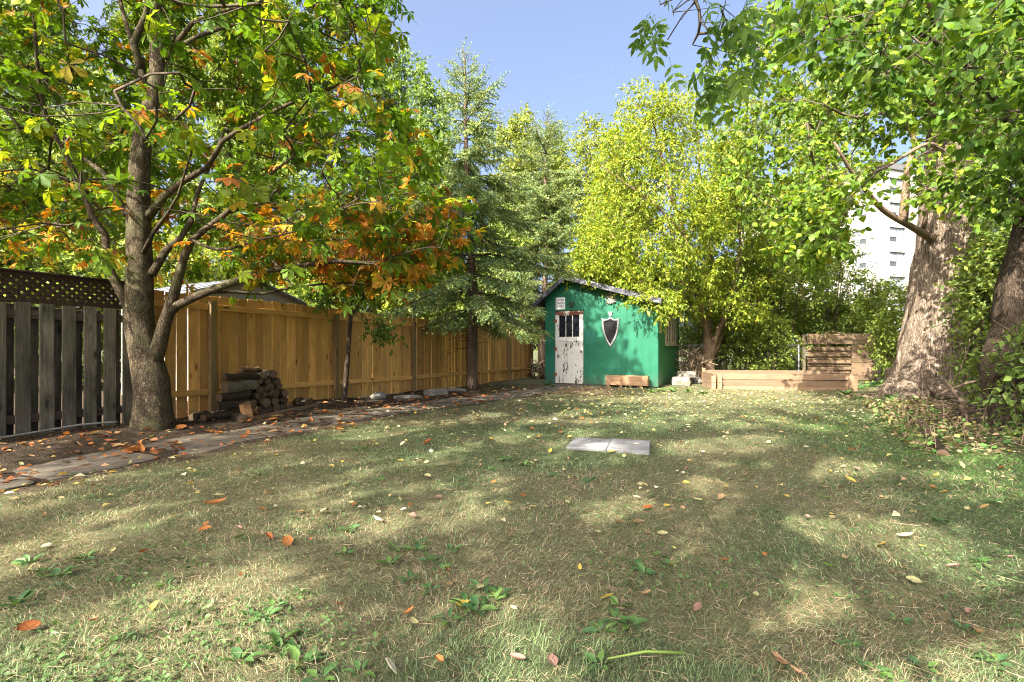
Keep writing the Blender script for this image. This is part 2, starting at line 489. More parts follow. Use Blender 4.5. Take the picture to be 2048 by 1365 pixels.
M['door_bare'] = m_peel('door_bare', (0.62, 0.6, 0.53), (0.16, 0.055, 0.035), 0.5, (3, 3, 3))
M['fascia'] = m_peel('fascia', (0.27, 0.28, 0.32), (0.07, 0.075, 0.09), 0.52, (3, 3, 5))
M['roof_felt'] = m_plain('roof_felt', (0.07, 0.072, 0.078), 0.9, var=0.35, scale=14)
M['roof_grey'] = m_plain('roof_grey', (0.27, 0.285, 0.315), 0.55, var=0.12, scale=3)
M['siding'] = m_plain('siding', (0.3, 0.29, 0.25), 0.6, var=0.08)
M['trim_brown'] = m_plain('trim_brown', (0.1, 0.085, 0.08), 0.6)
M['dark_glass'] = m_plain('dark_glass', (0.012, 0.014, 0.02), 0.12, 0.5, var=0.3)
M['steel'] = m_plain('steel', (0.42, 0.42, 0.42), 0.5, 0.5, 0.7, var=0.2, scale=40)
M['rust'] = m_plain('rust', (0.2, 0.075, 0.035), 0.8, var=0.4, scale=40)
M['pewter'] = m_plain('pewter', (0.33, 0.33, 0.34), 0.5, 0.5, 0.25, var=0.35, scale=60, bump=0.3)
M['crest'] = m_plain('crest', (0.26, 0.25, 0.21), 0.55, 0.4, 0.2, var=0.45, scale=45, bump=0.3)
M['black'] = m_plain('black', (0.008, 0.009, 0.012), 0.35, 0.4, var=0.3)
M['black_paint'] = m_plain('black_paint', (0.012, 0.02, 0.018), 0.6, 0.3)
M['sign_white'] = m_plain('sign_white', (0.72, 0.74, 0.75), 0.45, 0.4, var=0.06)
M['ink'] = m_plain('ink', (0.02, 0.02, 0.022), 0.5)
M['frame_tan'] = m_peel('frame_tan', (0.42, 0.37, 0.24), (0.14, 0.09, 0.05), 0.66, (6, 6, 6))
M['plate_yellow'] = m_plain('plate_yellow', (0.5, 0.44, 0.17), 0.6)
M['flag'] = m_stone('flag', (0.058, 0.049, 0.037), (0.11, 0.096, 0.075), (0.17, 0.15, 0.12), 2.4)
M['paver'] = m_stone('paver', (0.13, 0.13, 0.13), (0.21, 0.21, 0.215), (0.27, 0.27, 0.27), 3.0, crack=False, bump=0.25)
M['concrete'] = m_stone('concrete', (0.12, 0.11, 0.09), (0.24, 0.22, 0.185), (0.34, 0.32, 0.27), 4.0, crack=False, bump=0.6)
M['rock'] = m_stone('rock', (0.09, 0.085, 0.075), (0.17, 0.162, 0.145), (0.25, 0.24, 0.215), 5.0, crack=False)
M['hose'] = m_plain('hose', (0.2, 0.2, 0.185), 0.5, var=0.2)
M['wire'] = m_plain('wire', (0.3, 0.31, 0.33), 0.5, 0.5, 0.5)
M['cable'] = m_plain('cable', (0.1, 0.125, 0.18), 0.6)
M['stick'] = m_bark('stick', (0.07, 0.05, 0.036), (0.17, 0.125, 0.09), (0.3, 0.23, 0.17), 4, 0.3, 0.4)
M['green_stem'] = m_plain('green_stem', (0.16, 0.24, 0.05), 0.5)
M['deadvine'] = m_plain('deadvine', (0.2, 0.145, 0.095), 0.8, var=0.3)

def m_building():
    t = NT('pale_brick')
    v = t.coord('Object')
    br = t.n('ShaderNodeTexBrick'); br.inputs['Scale'].default_value = 1.0
    br.inputs['Brick Width'].default_value = 0.4; br.inputs['Row Height'].default_value = 0.2; br.inputs['Mortar Size'].default_value = 0.012
    br.inputs['Color1'].default_value = (0.34, 0.33, 0.31, 1); br.inputs['Color2'].default_value = (0.39, 0.375, 0.35, 1); br.inputs['Mortar'].default_value = (0.26, 0.255, 0.245, 1)
    sx = t.n('ShaderNodeSeparateXYZ'); t.l(v, sx.inputs[0])
    cx = t.n('ShaderNodeCombineXYZ'); t.l(t.math('ADD', sx.outputs[0], sx.outputs[1]), cx.inputs[0]); t.l(sx.outputs[2], cx.inputs[1])
    t.l(cx.outputs[0], br.inputs['Vector'])
    return t.done(t.bsdf(br.outputs['Color'], 0.8, 0.2))
M['pale_brick'] = m_building()
M['win_glass'] = m_plain('win_glass', (0.28, 0.32, 0.36), 0.15, 0.5, var=0.25, scale=0.8)
M['win_dark'] = m_plain('win_dark', (0.06, 0.07, 0.08), 0.3)
M['coping'] = m_plain('coping', (0.12, 0.12, 0.13), 0.6)

def m_ground():
    t = NT('turf_soil')
    v = t.coord('Object')
    a = t.n('ShaderNodeAttribute', attribute_name='col').outputs['Color']
    n = t.noise(v, 30, 6, 0.75)
    f = t.noise(v, 140, 4, 0.7)
    c = t.mix(1.0, a, t.ramp(n, [(0.3, 0.6), (0.7, 1.35)]), 'MULTIPLY')
    c = t.mix(1.0, c, t.ramp(f, [(0.3, 0.55), (0.7, 1.45)]), 'MULTIPLY')
    h = t.math('ADD', n, t.math('MULTIPLY', f, 0.5))
    return t.done(t.bsdf(c, 0.95, 0.08, t.bump(h, 0.8, 0.02)))
M['turf'] = m_ground()
def m_soil():
    t = NT('soil')
    v = t.coord('Object')
    n = t.noise(v, 18, 8, 0.75)
    f = t.voro(v, 70)
    c = t.ramp(n, [(0.3, (0.022, 0.017, 0.012)), (0.55, (0.05, 0.038, 0.027)), (0.75, (0.1, 0.075, 0.05))])
    c = t.mix(t.ramp(f, [(0.1, 0.5), (0.3, 0.0)]), c, (0.13, 0.095, 0.06))
    return t.done(t.bsdf(c, 0.95, 0.1, t.bump(t.math('ADD', n, t.math('MULTIPLY', f, 0.3)), 1.0, 0.03)))
M['soil'] = m_soil()
# ------------------------------------------------------------------ ground
def dry_sun_tone(x, y):
    "0 lush green, 1 straw"
    n = 0.62 * fbm(x * 0.55, y * 0.8, 11, 3) + 0.38 * fbm(x * 2.1, y * 2.6, 23, 3)
    dr = sstep(0.36, 0.60, n)
    dr = dr * (1 - 0.75 * sstep(1.2, 3.2, x - 0.15 * y) * sstep(9.5, 6.0, y))
    dr = dr * (1 - 0.45 * sstep(-0.2, 1.0, x) * sstep(6.5, 8.5, y))
    dr = dr + .55 * sstep(9.4, 10.2, y) * sstep(12.8, 12.2, y) * sstep(.5, 2.0, x)  # straw colour added to brighten the sunlit strip before the raised bed
    for qx, qy, qr in ((-.80, 1.75, .5), (-2.4, 2.6, .5), (-1.35, 1.9, .45), (-1.9, 3.3, .4), (1.28, 1.9, .4), (.75, 1.95, .25), (1.95, 3.05, .4), (2.5, 5.5, .7), (3.0, 4.45, .5), (.75, 3.2, .5), (.5, 2.5, .4)):  # straw spots that paint the pools of sun into the grass colour
        dr = dr + .6 * np.exp(-((x - qx) ** 2 + (y - qy) ** 2) / qr ** 2) * (.4 + 1.2 * fbm(x * 4, y * 4, 29, 2))
    return np.clip(dr, 0, 1)
def bare(x, y):
    "1 where the soil shows"
    s, d = sd_of(x, y)
    edge = np.abs(d - path_d(s)) - path_hw(s)
    b = sstep(0.25, 0.02, edge + (fbm(x * 3, y * 3, 5, 2) - 0.5) * 0.35)
    bed = sstep(0.1, -0.1, d - path_d(s)) * sstep(16, 12, s)
    drt = sstep(1.3, 0.5, np.hypot((x - 1.4) / 1.5, (y - 12.6) / 1.1) + (fbm(x * 2, y * 2, 9, 2) - 0.5) * 0.7)
    spr = sstep(1.4, 0.4, np.hypot(x + 0.95, y - 12.1))
    rt = sstep(-.4, 1.0, x - (4.9 + .6 * (y - 6.4)) + (fbm(x * 1.6, y * 1.6, 31, 2) - 0.5) * 1.5) * sstep(4.6, 5.9, y) * sstep(12.6, 11.4, y)
    return np.clip(np.maximum.reduce([b, bed, drt, 0.7 * spr, 0.75 * rt]), 0, 1)

def build_ground():
    xs = np.concatenate([[-400, -150, -60, -30, -18], np.arange(-12, 16.01, 0.14), [20, 30, 60, 150, 400]])
    ys = np.concatenate([[-400, -150, -60, -25, -12, -6], np.arange(-3, 20.01, 0.14), [24, 34, 60, 150, 400]])
    X, Y = np.meshgrid(xs, ys)
    x, y = X.ravel(), Y.ravel()
    V = np.stack([x, y, gh(x, y)], 1)
    nx, ny = len(xs), len(ys)
    i = np.arange(nx - 1)[None, :] + np.arange(ny - 1)[:, None] * nx
    F = np.stack([i, i + 1, i + 1 + nx, i + nx], -1).reshape(-1, 4)
    b = bare(x, y)[:, None]; dr = dry_sun_tone(x, y)[:, None]
    g = np.array([0.075, 0.092, 0.045]) * (1 - dr) + np.array([0.13, 0.118, 0.066]) * dr
    c = g * (1 - b) + np.array([0.062, 0.047, 0.033]) * b
    lf = ((sstep(1.3, 0.5, np.hypot((x - 1.4) / 1.5, (y - 12.6) / 1.1)))[:, None])
    c = c * (1 - 0.7 * lf) + np.array([0.17, 0.12, 0.075]) * 0.7 * lf
    me = np_mesh('lawn', V, F, M['turf'], c, True)
    o = obj('lawn', me, kind='structure')
    o['label'] = 'dry patchy lawn with straw coloured and green areas'
build_ground()

def build_bed_soil():
    ss = np.arange(1.0, 14.5, 0.1); n = 16
    V = []
    for s in ss:
        w = path_d(s) - path_hw(s) + 0.06
        w = w * float(sstep(14.6, 12.5, s)) + 0.02
        for k in range(n + 1):
            d = -0.35 + (w + 0.35) * k / n
            p = W(s, d)
            e = min(1.0, min(k, n - k) / 2.0)
            V.append((p[0], p[1], G(p[0], p[1]) - 0.02 + (0.03 + 0.03 * vnoise(p[0] * 6, p[1] * 6, 2)) * e))
    V = np.array(V); m = n + 1
    i = np.arange(n)[None, :] + np.arange(len(ss) - 1)[:, None] * m
    F = np.stack([i, i + 1, i + 1 + m, i + m], -1).reshape(-1, 4)
    o = obj('soil_bed', np_mesh('soil_bed', V, F, M['soil'], None, True), kind='structure')
    o['label'] = 'strip of dark soil between the fence and the stone path'
build_bed_soil()

# ------------------------------------------------------------------ flagstone path
def build_path():
    ss = np.arange(0.8, 17.0, 0.15); n = 6; V = []
    for s in ss:
        for k in range(n + 1):
            d = path_d(s) + path_hw(s) * (k / n * 2 - 1)
            p = W(s, d); e = 1 if 0 < k < n else 0
            V.append((p[0], p[1], G(p[0], p[1]) - 0.02 + 0.028 * e))
    m = n + 1
    i = np.arange(n)[None, :] + np.arange(len(ss) - 1)[:, None] * m
    F = np.stack([i, i + 1, i + 1 + m, i + m], -1).reshape(-1, 4)
    path = obj('path', np_mesh('path', np.array(V), F, M['soil'], None, True), kind='structure')
    path['label'] = 'irregular grey flagstone path running along the fence to the shed'
    r = np.random.default_rng(3)
    # irregular stones: long slabs near the camera, smaller ones towards the shed
    s = 0.9
    while s < 16.6:
        L = r.uniform(0.75, 1.25) if s < 8.5 else r.uniform(0.38, 0.7)
        rows = [(-1.0, r.uniform(-0.15, 0.35)), None] if r.random() < (0.35 if s < 8.5 else 0.75) else [(-1.0, 1.0)]
        if rows[-1] is None: rows[-1] = (rows[0][1], 1.0)
        sk = r.uniform(-0.1, 0.1)
        for a, b in rows:
            g = 0.004 if s < 8.5 else 0.02
            pts = []
            hw = path_hw(s)
            quad = [(s + g, a), (s + g + sk * 0.5, b), (s + L - g + sk, b), (s + L - g, a)]
            poly = []
            for q in range(4):
                s0, t0 = quad[q]; s1, t1 = quad[(q + 1) % 4]
                for k in range(7):
                    f = k / 7
                    poly.append((s0 + (s1 - s0) * f, (t0 + (t1 - t0) * f)))
            c = np.mean(np.array(poly), 0)
            pw = []
            for q, (ps, pt) in enumerate(poly):
                j = 1 - (0.10 if q % 7 == 0 else 0.05) * r.random() - 0.01
                ps = c[0] + (ps - c[0]) * j; pt = c[1] + (pt - c[1]) * (j if abs(pt) < 0.99 else j - 0.14 * float(vnoise(np.array(ps * 3.1), np.array(pt * 5), 77)) - .05 * r.random())
                d = path_d(ps) + path_hw(ps) * pt
                pw.append(W(ps, d)[:2])
            pw = np.array(pw); ctr = pw.mean(0)
            z = G(ctr[0], ctr[1]); tilt = r.uniform(-0.006, 0.006, 2)
            mb = MB(); nn = len(pw)
            top = [(p[0] - ctr[0], p[1] - ctr[1]) for p in pw]
            zz = lambda q, h: h + tilt[0] * q[0] * 3 + tilt[1] * q[1] * 3 + (gh(np.array([q[0] + ctr[0]]), np.array([q[1] + ctr[1]]))[0] - z)
            vs = [(q[0], q[1], zz(q, -0.03)) for q in top] + [(q[0], q[1], zz(q, 0.004 + .006 * r.random())) for q in top] + [(q[0] * 0.955, q[1] * 0.955, zz(q, 0.009 + 0.008 * r.random())) for q in top] + [(q[0] * 0.5, q[1] * 0.5, zz((q[0] * .5, q[1] * .5), 0.011 + .009 * r.random())) for q in top] + [(0, 0, 0.016)]
            fs = []
            for lv in range(3):
                for k in range(nn):
                    k2 = (k + 1) % nn
                    fs.append([lv * nn + k, lv * nn + k2, (lv + 1) * nn + k2, (lv + 1) * nn + k])
            for k in range(nn): fs.append([3 * nn + k, 3 * nn + (k + 1) % nn, 4 * nn])
            area = sum(pw[k - 1][0] * pw[k][1] - pw[k][0] * pw[k - 1][1] for k in range(nn))
            if area < 0: fs = [f[::-1] for f in fs]
            mb.add(vs, fs)
            mb.build('flagstone', M['flag'], path, smooth=False, loc=(ctr[0], ctr[1], z))
        s += L
build_path()

# ------------------------------------------------------------------ weathered shadowbox fence with lattice top
def build_old_fence():
    s0 = 7.22
    o0 = W(s0, 0, 0)
    f = empty('weathered_fence', 'dark weathered board fence topped with diagonal lattice, left of the chestnut trunk', 'fence', o0, -ANG)
    # local: x = d (yard), y = s - s0
    r = np.random.default_rng(5)
    y = -0.09; i = 0
    zb = 0.02
    me_cache = []
    for k in range(4):
        mb = MB(); mb.bbox(-0.011, 0.011, -0.064, 0.064, 0, 1.5, 0.004); me_cache.append(mb.mesh('board', M['oldwood']))
    while y > -4.2:
        b = obj('board', me_cache[i % 4], None, f, (0.052 + r.uniform(-.003, .003), y, zb + 0.02 + r.uniform(-0.012, 0.012)), (0, r.uniform(-.006, .006), r.uniform(-0.05, 0.05)))
        b2 = obj('board', me_cache[(i + 2) % 4], None, f, (-0.052, y - 0.105 + r.uniform(-.006, .006), zb + r.uniform(-0.02, 0.02)), (r.uniform(-.008, .008), 0, r.uniform(-0.02, 0.02)))
        y -= 0.2; i += 1
    for z in (0.28, 1.42):
        mb = MB(); mb.bbox(-0.038, 0.038, -4.3, -0.05, z - 0.045, z + 0.045, 0.004); mb.build('rail', M['oldrail'], f)
    for yy in (-0.12, -2.42, -4.6):
        mb = MB(); mb.bbox(-0.036, 0.036, yy - 0.045, yy + 0.045, -0.1, 1.9, 0.005); mb.build('post', M['oldrail'], f)
    # lattice
    z0, z1 = 1.565, 1.845
    for yy0, yy1 in ((-4.555, -2.465), (-2.375, -0.105)):
        for (za, zb2) in ((z0 - 0.02, z0 + 0.022), (z1 - 0.012, z1 + 0.03)):
            mb = MB(); mb.bbox(-0.022, 0.022, yy0, yy1, za, zb2, 0.003); mb.build('lattice_rail', M['lattice'], f)
        H = z1 - z0
        for sg, xx in ((1, 0.0045), (-1, -0.0045)):
            yy = yy0 - H
            while yy < yy1:
                a, b = yy, yy + H          # along a 45 degree strip
                # clip
                za, zb2 = z0, z1
                if a < yy0: za = z0 + (yy0 - a); a = yy0
                if b > yy1: zb2 = z1 - (b - yy1); b = yy1
                if zb2 - za > 0.03:
                    L = (zb2 - za) * math.sqrt(2)
                    mb = MB(); mb.box(-0.004, 0.004, -L / 2, L / 2, -0.018, 0.018)
                    ya, yb = (a, b) if sg > 0 else (yy0 + yy1 - a, yy0 + yy1 - b)
                    mb.build('lattice_slat', M['lattice'], f, loc=(xx, (ya + yb) / 2, (za + zb2) / 2), rot=(sg * R(45), 0, 0))
                yy += 0.088
        mb = MB(); mb.bbox(-0.045, 0.045, yy0 - 0.04, yy1 + 0.04, z1 + 0.031, z1 + 0.055, 0.003); mb.build('cap_rail', M['lattice'], f)
build_old_fence()

# ------------------------------------------------------------------ cedar picket fence
def build_new_fence():
    s0 = 7.16
    f = empty('picket_fence', 'golden brown new cedar board fence running from the chestnut trunk to the green shed', 'fence', W(s0, 0, 0), -ANG)
    r = np.random.default_rng(12)
    posts = [8.02, 10.42, 12.82, 15.3, 17.9, 19.75]
    def zg(s):
        return float(np.interp(s, [7, 10, 13, 20], [0.06, 0.045, 0.0, 0.0]))
    metas = []
    for k in range(6):
        w = 0.0695 + 0.0012 * (k % 3)
        mb = MB(); mb.bbox(-0.009, 0.009, -w, w, 0, 1.76 + 0.008 * (k % 4), 0.003); metas.append(mb.mesh('picket', M['cedar']))
    s = s0; k = 0
    while s < 19.9:
        gap = 0.144 + (0.009 if s < 8.0 else 0.0035) + (abs(r.normal(0, 0.004)) if s < 12.5 else abs(r.normal(0.004, 0.006)))
        obj('picket', metas[r.integers(6)], None, f, (-0.03, s - s0, zg(s) + r.uniform(-0.008, 0.01)), (r.normal(0, 0.0025), 0, r.normal(0, 0.012)))
        s += gap; k += 1
    prev = s0 - 0.06
    for ps in posts:
        mb = MB(); mb.bbox(-0.019, 0.07, -0.045, 0.045, -0.1, 1.66 + (0.03 if ps < 8.5 else 0.0), 0.005)
        mb.build('post', M['post'], f, loc=(0, ps - s0, zg(ps)))
        y0, y1 = prev - s0 + 0.048, ps - s0 - 0.048
        for z, hh in ((0.36, 0.045), (1.605, 0.045)):
            mb = MB(); mb.bbox(-0.0185, 0.019, -(y1 - y0) / 2, (y1 - y0) / 2, -hh, hh, 0.003)
            a = math.atan2(zg(ps) - zg(prev), y1 - y0)
            mb.build('rail', M['cedar_rail'], f, loc=(0, (y0 + y1) / 2, z + (zg(ps) + zg(prev)) / 2 + r.uniform(-.006, .006)), rot=(a, 0, 0))
        prev = ps
build_new_fence()
# green steel post beyond the end of the picket fence
p = W(20.25, 0.12)
g = empty('fence_post', 'pale green painted post between the picket fence end and the shed', 'post', (p[0], p[1], 0), -ANG)
mb = MB(); mb.bbox(-0.05, 0.05, -0.05, 0.05, -0.1, 1.25, 0.006); mb.build('post', M['screenpost'], g)
mb = MB(); mb.bbox(-0.06, 0.06, -0.06, 0.06, 1.252, 1.28, 0.004); mb.build('cap', M['screenpost'], g)

# ------------------------------------------------------------------ neighbour's metal shed behind the fence
def build_garage():
    c = np.array([-5.63, 10.8]) + 0.12 * np.array([-CA, SA])
    f = empty('garden_shed', 'low grey roofed metal shed of the neighbour seen over the picket fence', 'shed', (c[0], c[1], 0), -ANG)
    hw, zr, ze, L = 1.27, 2.6, 2.2, 2.6
    mb = MB(); mb.prism([(-hw, 0), (hw, 0), (hw, ze - 0.03), (0, zr - 0.05), (-hw, ze - 0.03)], 0.0, -0.03, 'x'); mb.build('gable_wall', M['siding'], f)
    for y0 in (-hw, hw - 0.03):
        mb = MB(); mb.box(-L, -0.032, y0, y0 + 0.03, 0, ze - 0.035); mb.build('side_wall', M['siding'], f)
    mb = MB(); mb.prism([(-hw, 0), (hw, 0), (hw, ze - 0.03), (0, zr - 0.05), (-hw, ze - 0.03)], -L - 0.002, -L - 0.03, 'x'); mb.build('gable_wall', M['siding'], f)
    sl = (zr - ze) / hw
    for sg in (-1, 1):
        e = hw + 0.12
        poly = [(0, zr), (sg * e, zr - sl * e), (sg * e, zr - sl * e - 0.025), (0, zr - 0.025)]
        mb = MB(); mb.prism(poly, -L - 0.1, 0.1, 'x')
        rf = mb.build('roof', M['roof_grey'], f)
        for k in range(7):                                  # standing ribs
            xx = -L - 0.06 + k * (L + 0.12) / 6
            mb = MB(); mb.prism([(sg * 0.03, zr - sl * 0.03 + 0.002), (sg * (e - .01), zr - sl * e + 0.002), (sg * (e - .01), zr - sl * e + 0.02), (sg * 0.03, zr - sl * 0.03 + 0.02)], xx - 0.012, xx + 0.012, 'x')
            mb.build('rib', M['roof_grey'], rf)
        mb = MB(); mb.prism([(0, zr - 0.027), (sg * e, zr - sl * e - 0.027), (sg * e, zr - sl * e - 0.085), (0, zr - 0.085)], 0.06, 0.09, 'x')
        mb.build('rake_trim', M['trim_brown'], f)
build_garage()

# ------------------------------------------------------------------ the green shed
SH_L = np.array([0.97, 14.35])
def shed_pt(t, v, z=0): 
    p = SH_L + t * np.array([CA, -SA]) + v * np.array([SA, CA]); return np.array([p[0], p[1], z])
def zr(t): return 3.06 - (0.69 - t) * 0.80 if t < 0.69 else 3.06 - (t - 0.69) * 0.298
def build_shed():
    f = empty('shed', 'bright green plywood shed with peeling white door at the end of the yard', 'shed', (SH_L[0], SH_L[1], 0), -ANG)
    Wd, D = 3.2, 4.3
    th = 0.03
    def panel(poly, mat, name='wall_panel', y0=0.0, y1=th, label=None):
        mb = MB(); mb.prism(poly, y0, y1, 'y'); o = mb.build(name, mat, f)
        if label: o['label'] = label
        return o
    d0, d1, dz = 0.315, 1.165, 2.13
    panel([(0, 0.86), (d0, 0.86), (d0, zr(d0) - .01), (0, zr(0) - .01)], M['green'])
    panel([(0.0, 0.03), (d0, 0.03), (d0, 0.857), (0, 0.857)], M['green_dark'], label='darker bluish green lower left panel')
    panel([(d0 + .003, dz), (d1 - .003, dz), (d1 - .003, zr(d1) - .01), (0.69, zr(0.69) - .01), (d0 + .003, zr(d0) - .01)], M['green'])
    t2 = 2.37
    panel([(d1, 0.03), (t2, 0.03), (t2, zr(t2) - .01), (d1, zr(d1) - .01)], M['green'])
    panel([(t2 + .004, 0.03), (Wd, 0.03), (Wd, zr(Wd) - .01), (t2 + .004, zr(t2) - .01)], M['green'])
    # patches and dents on the middle panel
    panel([(1.22, 1.18), (1.5, 1.18), (1.5, 1.55), (1.22, 1.55)], M['green_dark'], 'patch', -0.004, -0.0005)
    # other walls
    mb = MB(); mb.box(Wd - th, Wd - 0.001, th + .002, D, 0.03, zr(Wd) - 0.02); mb.build('side_wall', M['green_bounce'], f)['label'] = 'right side wall, its green yellowed by painted-in foliage light'
    mb = MB(); mb.box(0.001, th, th + .002, D, 0.03, zr(0) - 0.02); mb.build('side_wall', M['green'], f)
    mb = MB(); mb.prism([(th, 0.03), (Wd - th, 0.03), (Wd - th, zr(Wd) - .02), (0.69, zr(.69) - .02), (th, zr(0) - .02)], D - th, D - .002, 'y'); mb.build('rear_wall', M['green'], f)
    mb = MB(); mb.box(0.04, Wd - 0.04, 0.04, D - 0.04, -0.05, 0.025); mb.build('floor_slab', M['concrete'], f)
    mb = MB(); mb.bbox(Wd + .001, Wd + 0.02, -0.012, 0.07, 0.03, zr(Wd) - 0.03, 0.003); mb.build('corner_trim', M['green'], f)
    # roof
    for (ta, tb) in ((0.69, -0.27), (0.69, 3.34)):
        za, zb = zr(0.69) + 0.0, (3.06 - (0.69 + 0.27) * 0.80 if tb < 0 else 3.06 - (tb - 0.69) * 0.298)
        mb = MB(); mb.prism([(ta, za), (tb, zb), (tb, zb + 0.05), (ta, za + 0.05)], -0.24, D + 0.1, 'y')
        rf = mb.build('roof', M['roof_felt'], f)
        mb = MB(); mb.prism([(ta, za - 0.075), (tb, zb - 0.075), (tb, zb + 0.062), (ta, za + 0.062)], -0.275, -0.243, 'y')
        mb.build('fascia', M['fascia'], rf)
        # courses of felt shingles
        L = math.hypot(tb - ta, zb - za); n = int(L / 0.16)
        for k in range(n):
            f0, f1 = (k + 0.0) / n, (k + 1.06) / n
            if f1 > 1: f1 = 1.0
            q0 = (ta + (tb - ta) * f0, za + (zb - za) * f0 + 0.052); q1 = (ta + (tb - ta) * f1, za + (zb - za) * f1 + 0.062)
            mb = MB(); mb.prism([q0, q1, (q1[0], q1[1] + 0.008), (q0[0], q0[1] + 0.008)], -0.242, D + 0.1, 'y'); mb.build('shingle_course', M['roof_felt'], rf)
    # door : local frame of the door slab
    dr = bpy.data.objects.new('door', None)
    # slab built from stiles, rails and panels so the joints are real
    mbd = MB(); w = d1 - d0 - 0.012; h = dz - 0.06
    x0, x1 = 0.0, w; z0 = 0.045
    st = 0.115
    mbd.bbox(x0, x0 + st, 0, 0.04, z0, z0 + h, 0.003)
    mbd.bbox(x1 - st, x1, 0, 0.04, z0, z0 + h, 0.003)
    mbd.bbox(x0 + st, x1 - st, 0, 0.04, z0, z0 + 0.3, 0.003)          # bottom rail
    mbd.bbox(x0 + st, x1 - st, 0, 0.04, z0 + 1.2, z0 + 1.33, 0.003)   # lock rail
    for c in (0.36, 0.64):
        xm = st + (w - 2 * st) * c
        mbd.bbox(xm - 0.035, xm + 0.035, 0.001, 0.04, z0 + 0.3, z0 + 1.2, 0.003)
    door = mbd.build('door', M['door'], f, loc=(d0 + 0.006, -0.004, 0))
    door['label'] = 'white door with heavily peeling paint'
    mb = MB(); mb.bbox(x0 + st, x1 - st, 0, 0.04, z0 + h - 0.125, z0 + h, 0.003); mb.build('top_rail', M['door_bare'], door)
    mb = MB(); mb.bbox(x0 - 0.0, x1 + 0.0, -0.004, 0.0, z0 + h - 0.10, z0 + h + 0.0, 0.001); mb.build('bare_patch', M['door_bare'], door)
    mb = MB(); mb.box(st, w - st, 0.016, 0.03, z0 + 0.3, z0 + 1.2)
    mb.build('door_panel', M['door'], door)
    wz0, wz1 = z0 + 1.332, z0 + h - 0.127
    for k in range(3):
        xa = st + (w - 2 * st) * k / 3; xb = st + (w - 2 * st) * (k + 1) / 3
        mb = MB(); mb.box(xa + 0.012, xb - 0.012, 0.018, 0.024, wz0, wz1); mb.build('pane', M['dark_glass'], door)
        if k:
            mb = MB(); mb.bbox(xa - 0.0115, xa + 0.0115, 0.0, 0.036, wz0, wz1, 0.002); mb.build('muntin', M['door'], door)
    mb = MB(); mb.box(st, w - st, 0.05, 0.055, wz0 - 0.1, wz1 + 0.05); mb.build('curtain', M['black'], door)
    # knob with plate, hinges
    pts = [(w - 0.055, -0.002, 0.98), (w - 0.055, -0.02, 0.98), (w - 0.055, -0.035, 0.98), (w - 0.055, -0.05, 0.98), (w - 0.055, -0.062, 0.98)]
    mb = MB(); mb.tube(pts, [0.014, 0.012, 0.03, 0.033, 0.014], 12); mb.bbox(w - 0.08, w - 0.03, -0.0025, -0.0005, 0.92, 1.06, 0.0005); mb.build('knob', M['steel'], door, True)
    for z in (0.3, 1.03, 1.84):
        mb = MB(); mb.tube([(-0.008, -0.012, z - 0.05), (-0.008, -0.012, z + 0.05)], 0.012, 8); mb.bbox(-0.05, -0.01, -0.008, -0.005, z - 0.045, z + 0.045, 0.001); mb.bbox(-0.006, 0.05, -0.008, -0.002, z - 0.045, z + 0.045, 0.001)
        mb.build('hinge', M['rust'], door)
    for xx0, xx1 in ((-0.004, 0.0), ):
        pass
    # window in the right wall : two tall casements in a peeling tan frame
    for (ya, yb) in ((1.25, 2.28), (2.30, 3.35)):
        mb = MB(); za, zb = 1.17, 2.13; X0, X1 = Wd + 0.002, Wd + 0.045
        mb.bbox(X0, X1, ya, ya + 0.06, za, zb, 0.003); mb.bbox(X0, X1, yb - 0.06, yb, za, zb, 0.003)
        mb.bbox(X0, X1, ya + 0.06, yb - 0.06, za, za + 0.07, 0.003); mb.bbox(X0, X1, ya + 0.06, yb - 0.06, zb - 0.07, zb, 0.003)
        mb.bbox(X0 + .003, X1 - .006, (ya + yb) / 2 - 0.015, (ya + yb) / 2 + 0.015, za + 0.07, zb - 0.07, 0.002)
        w_ = mb.build('window', M['frame_tan'], f)
        mb = MB(); mb.box(X0 + 0.012, X0 + 0.018, ya + 0.061, yb - 0.061, za + 0.071, zb - 0.071); mb.build('pane', M['dark_glass'], w_)
    mb = MB(); mb.bbox(Wd + .002, Wd + 0.09, 1.2, 3.4, 1.12, 1.165, 0.003); mb.build('window_sill', M['frame_tan'], f)
    return f
build_shed()

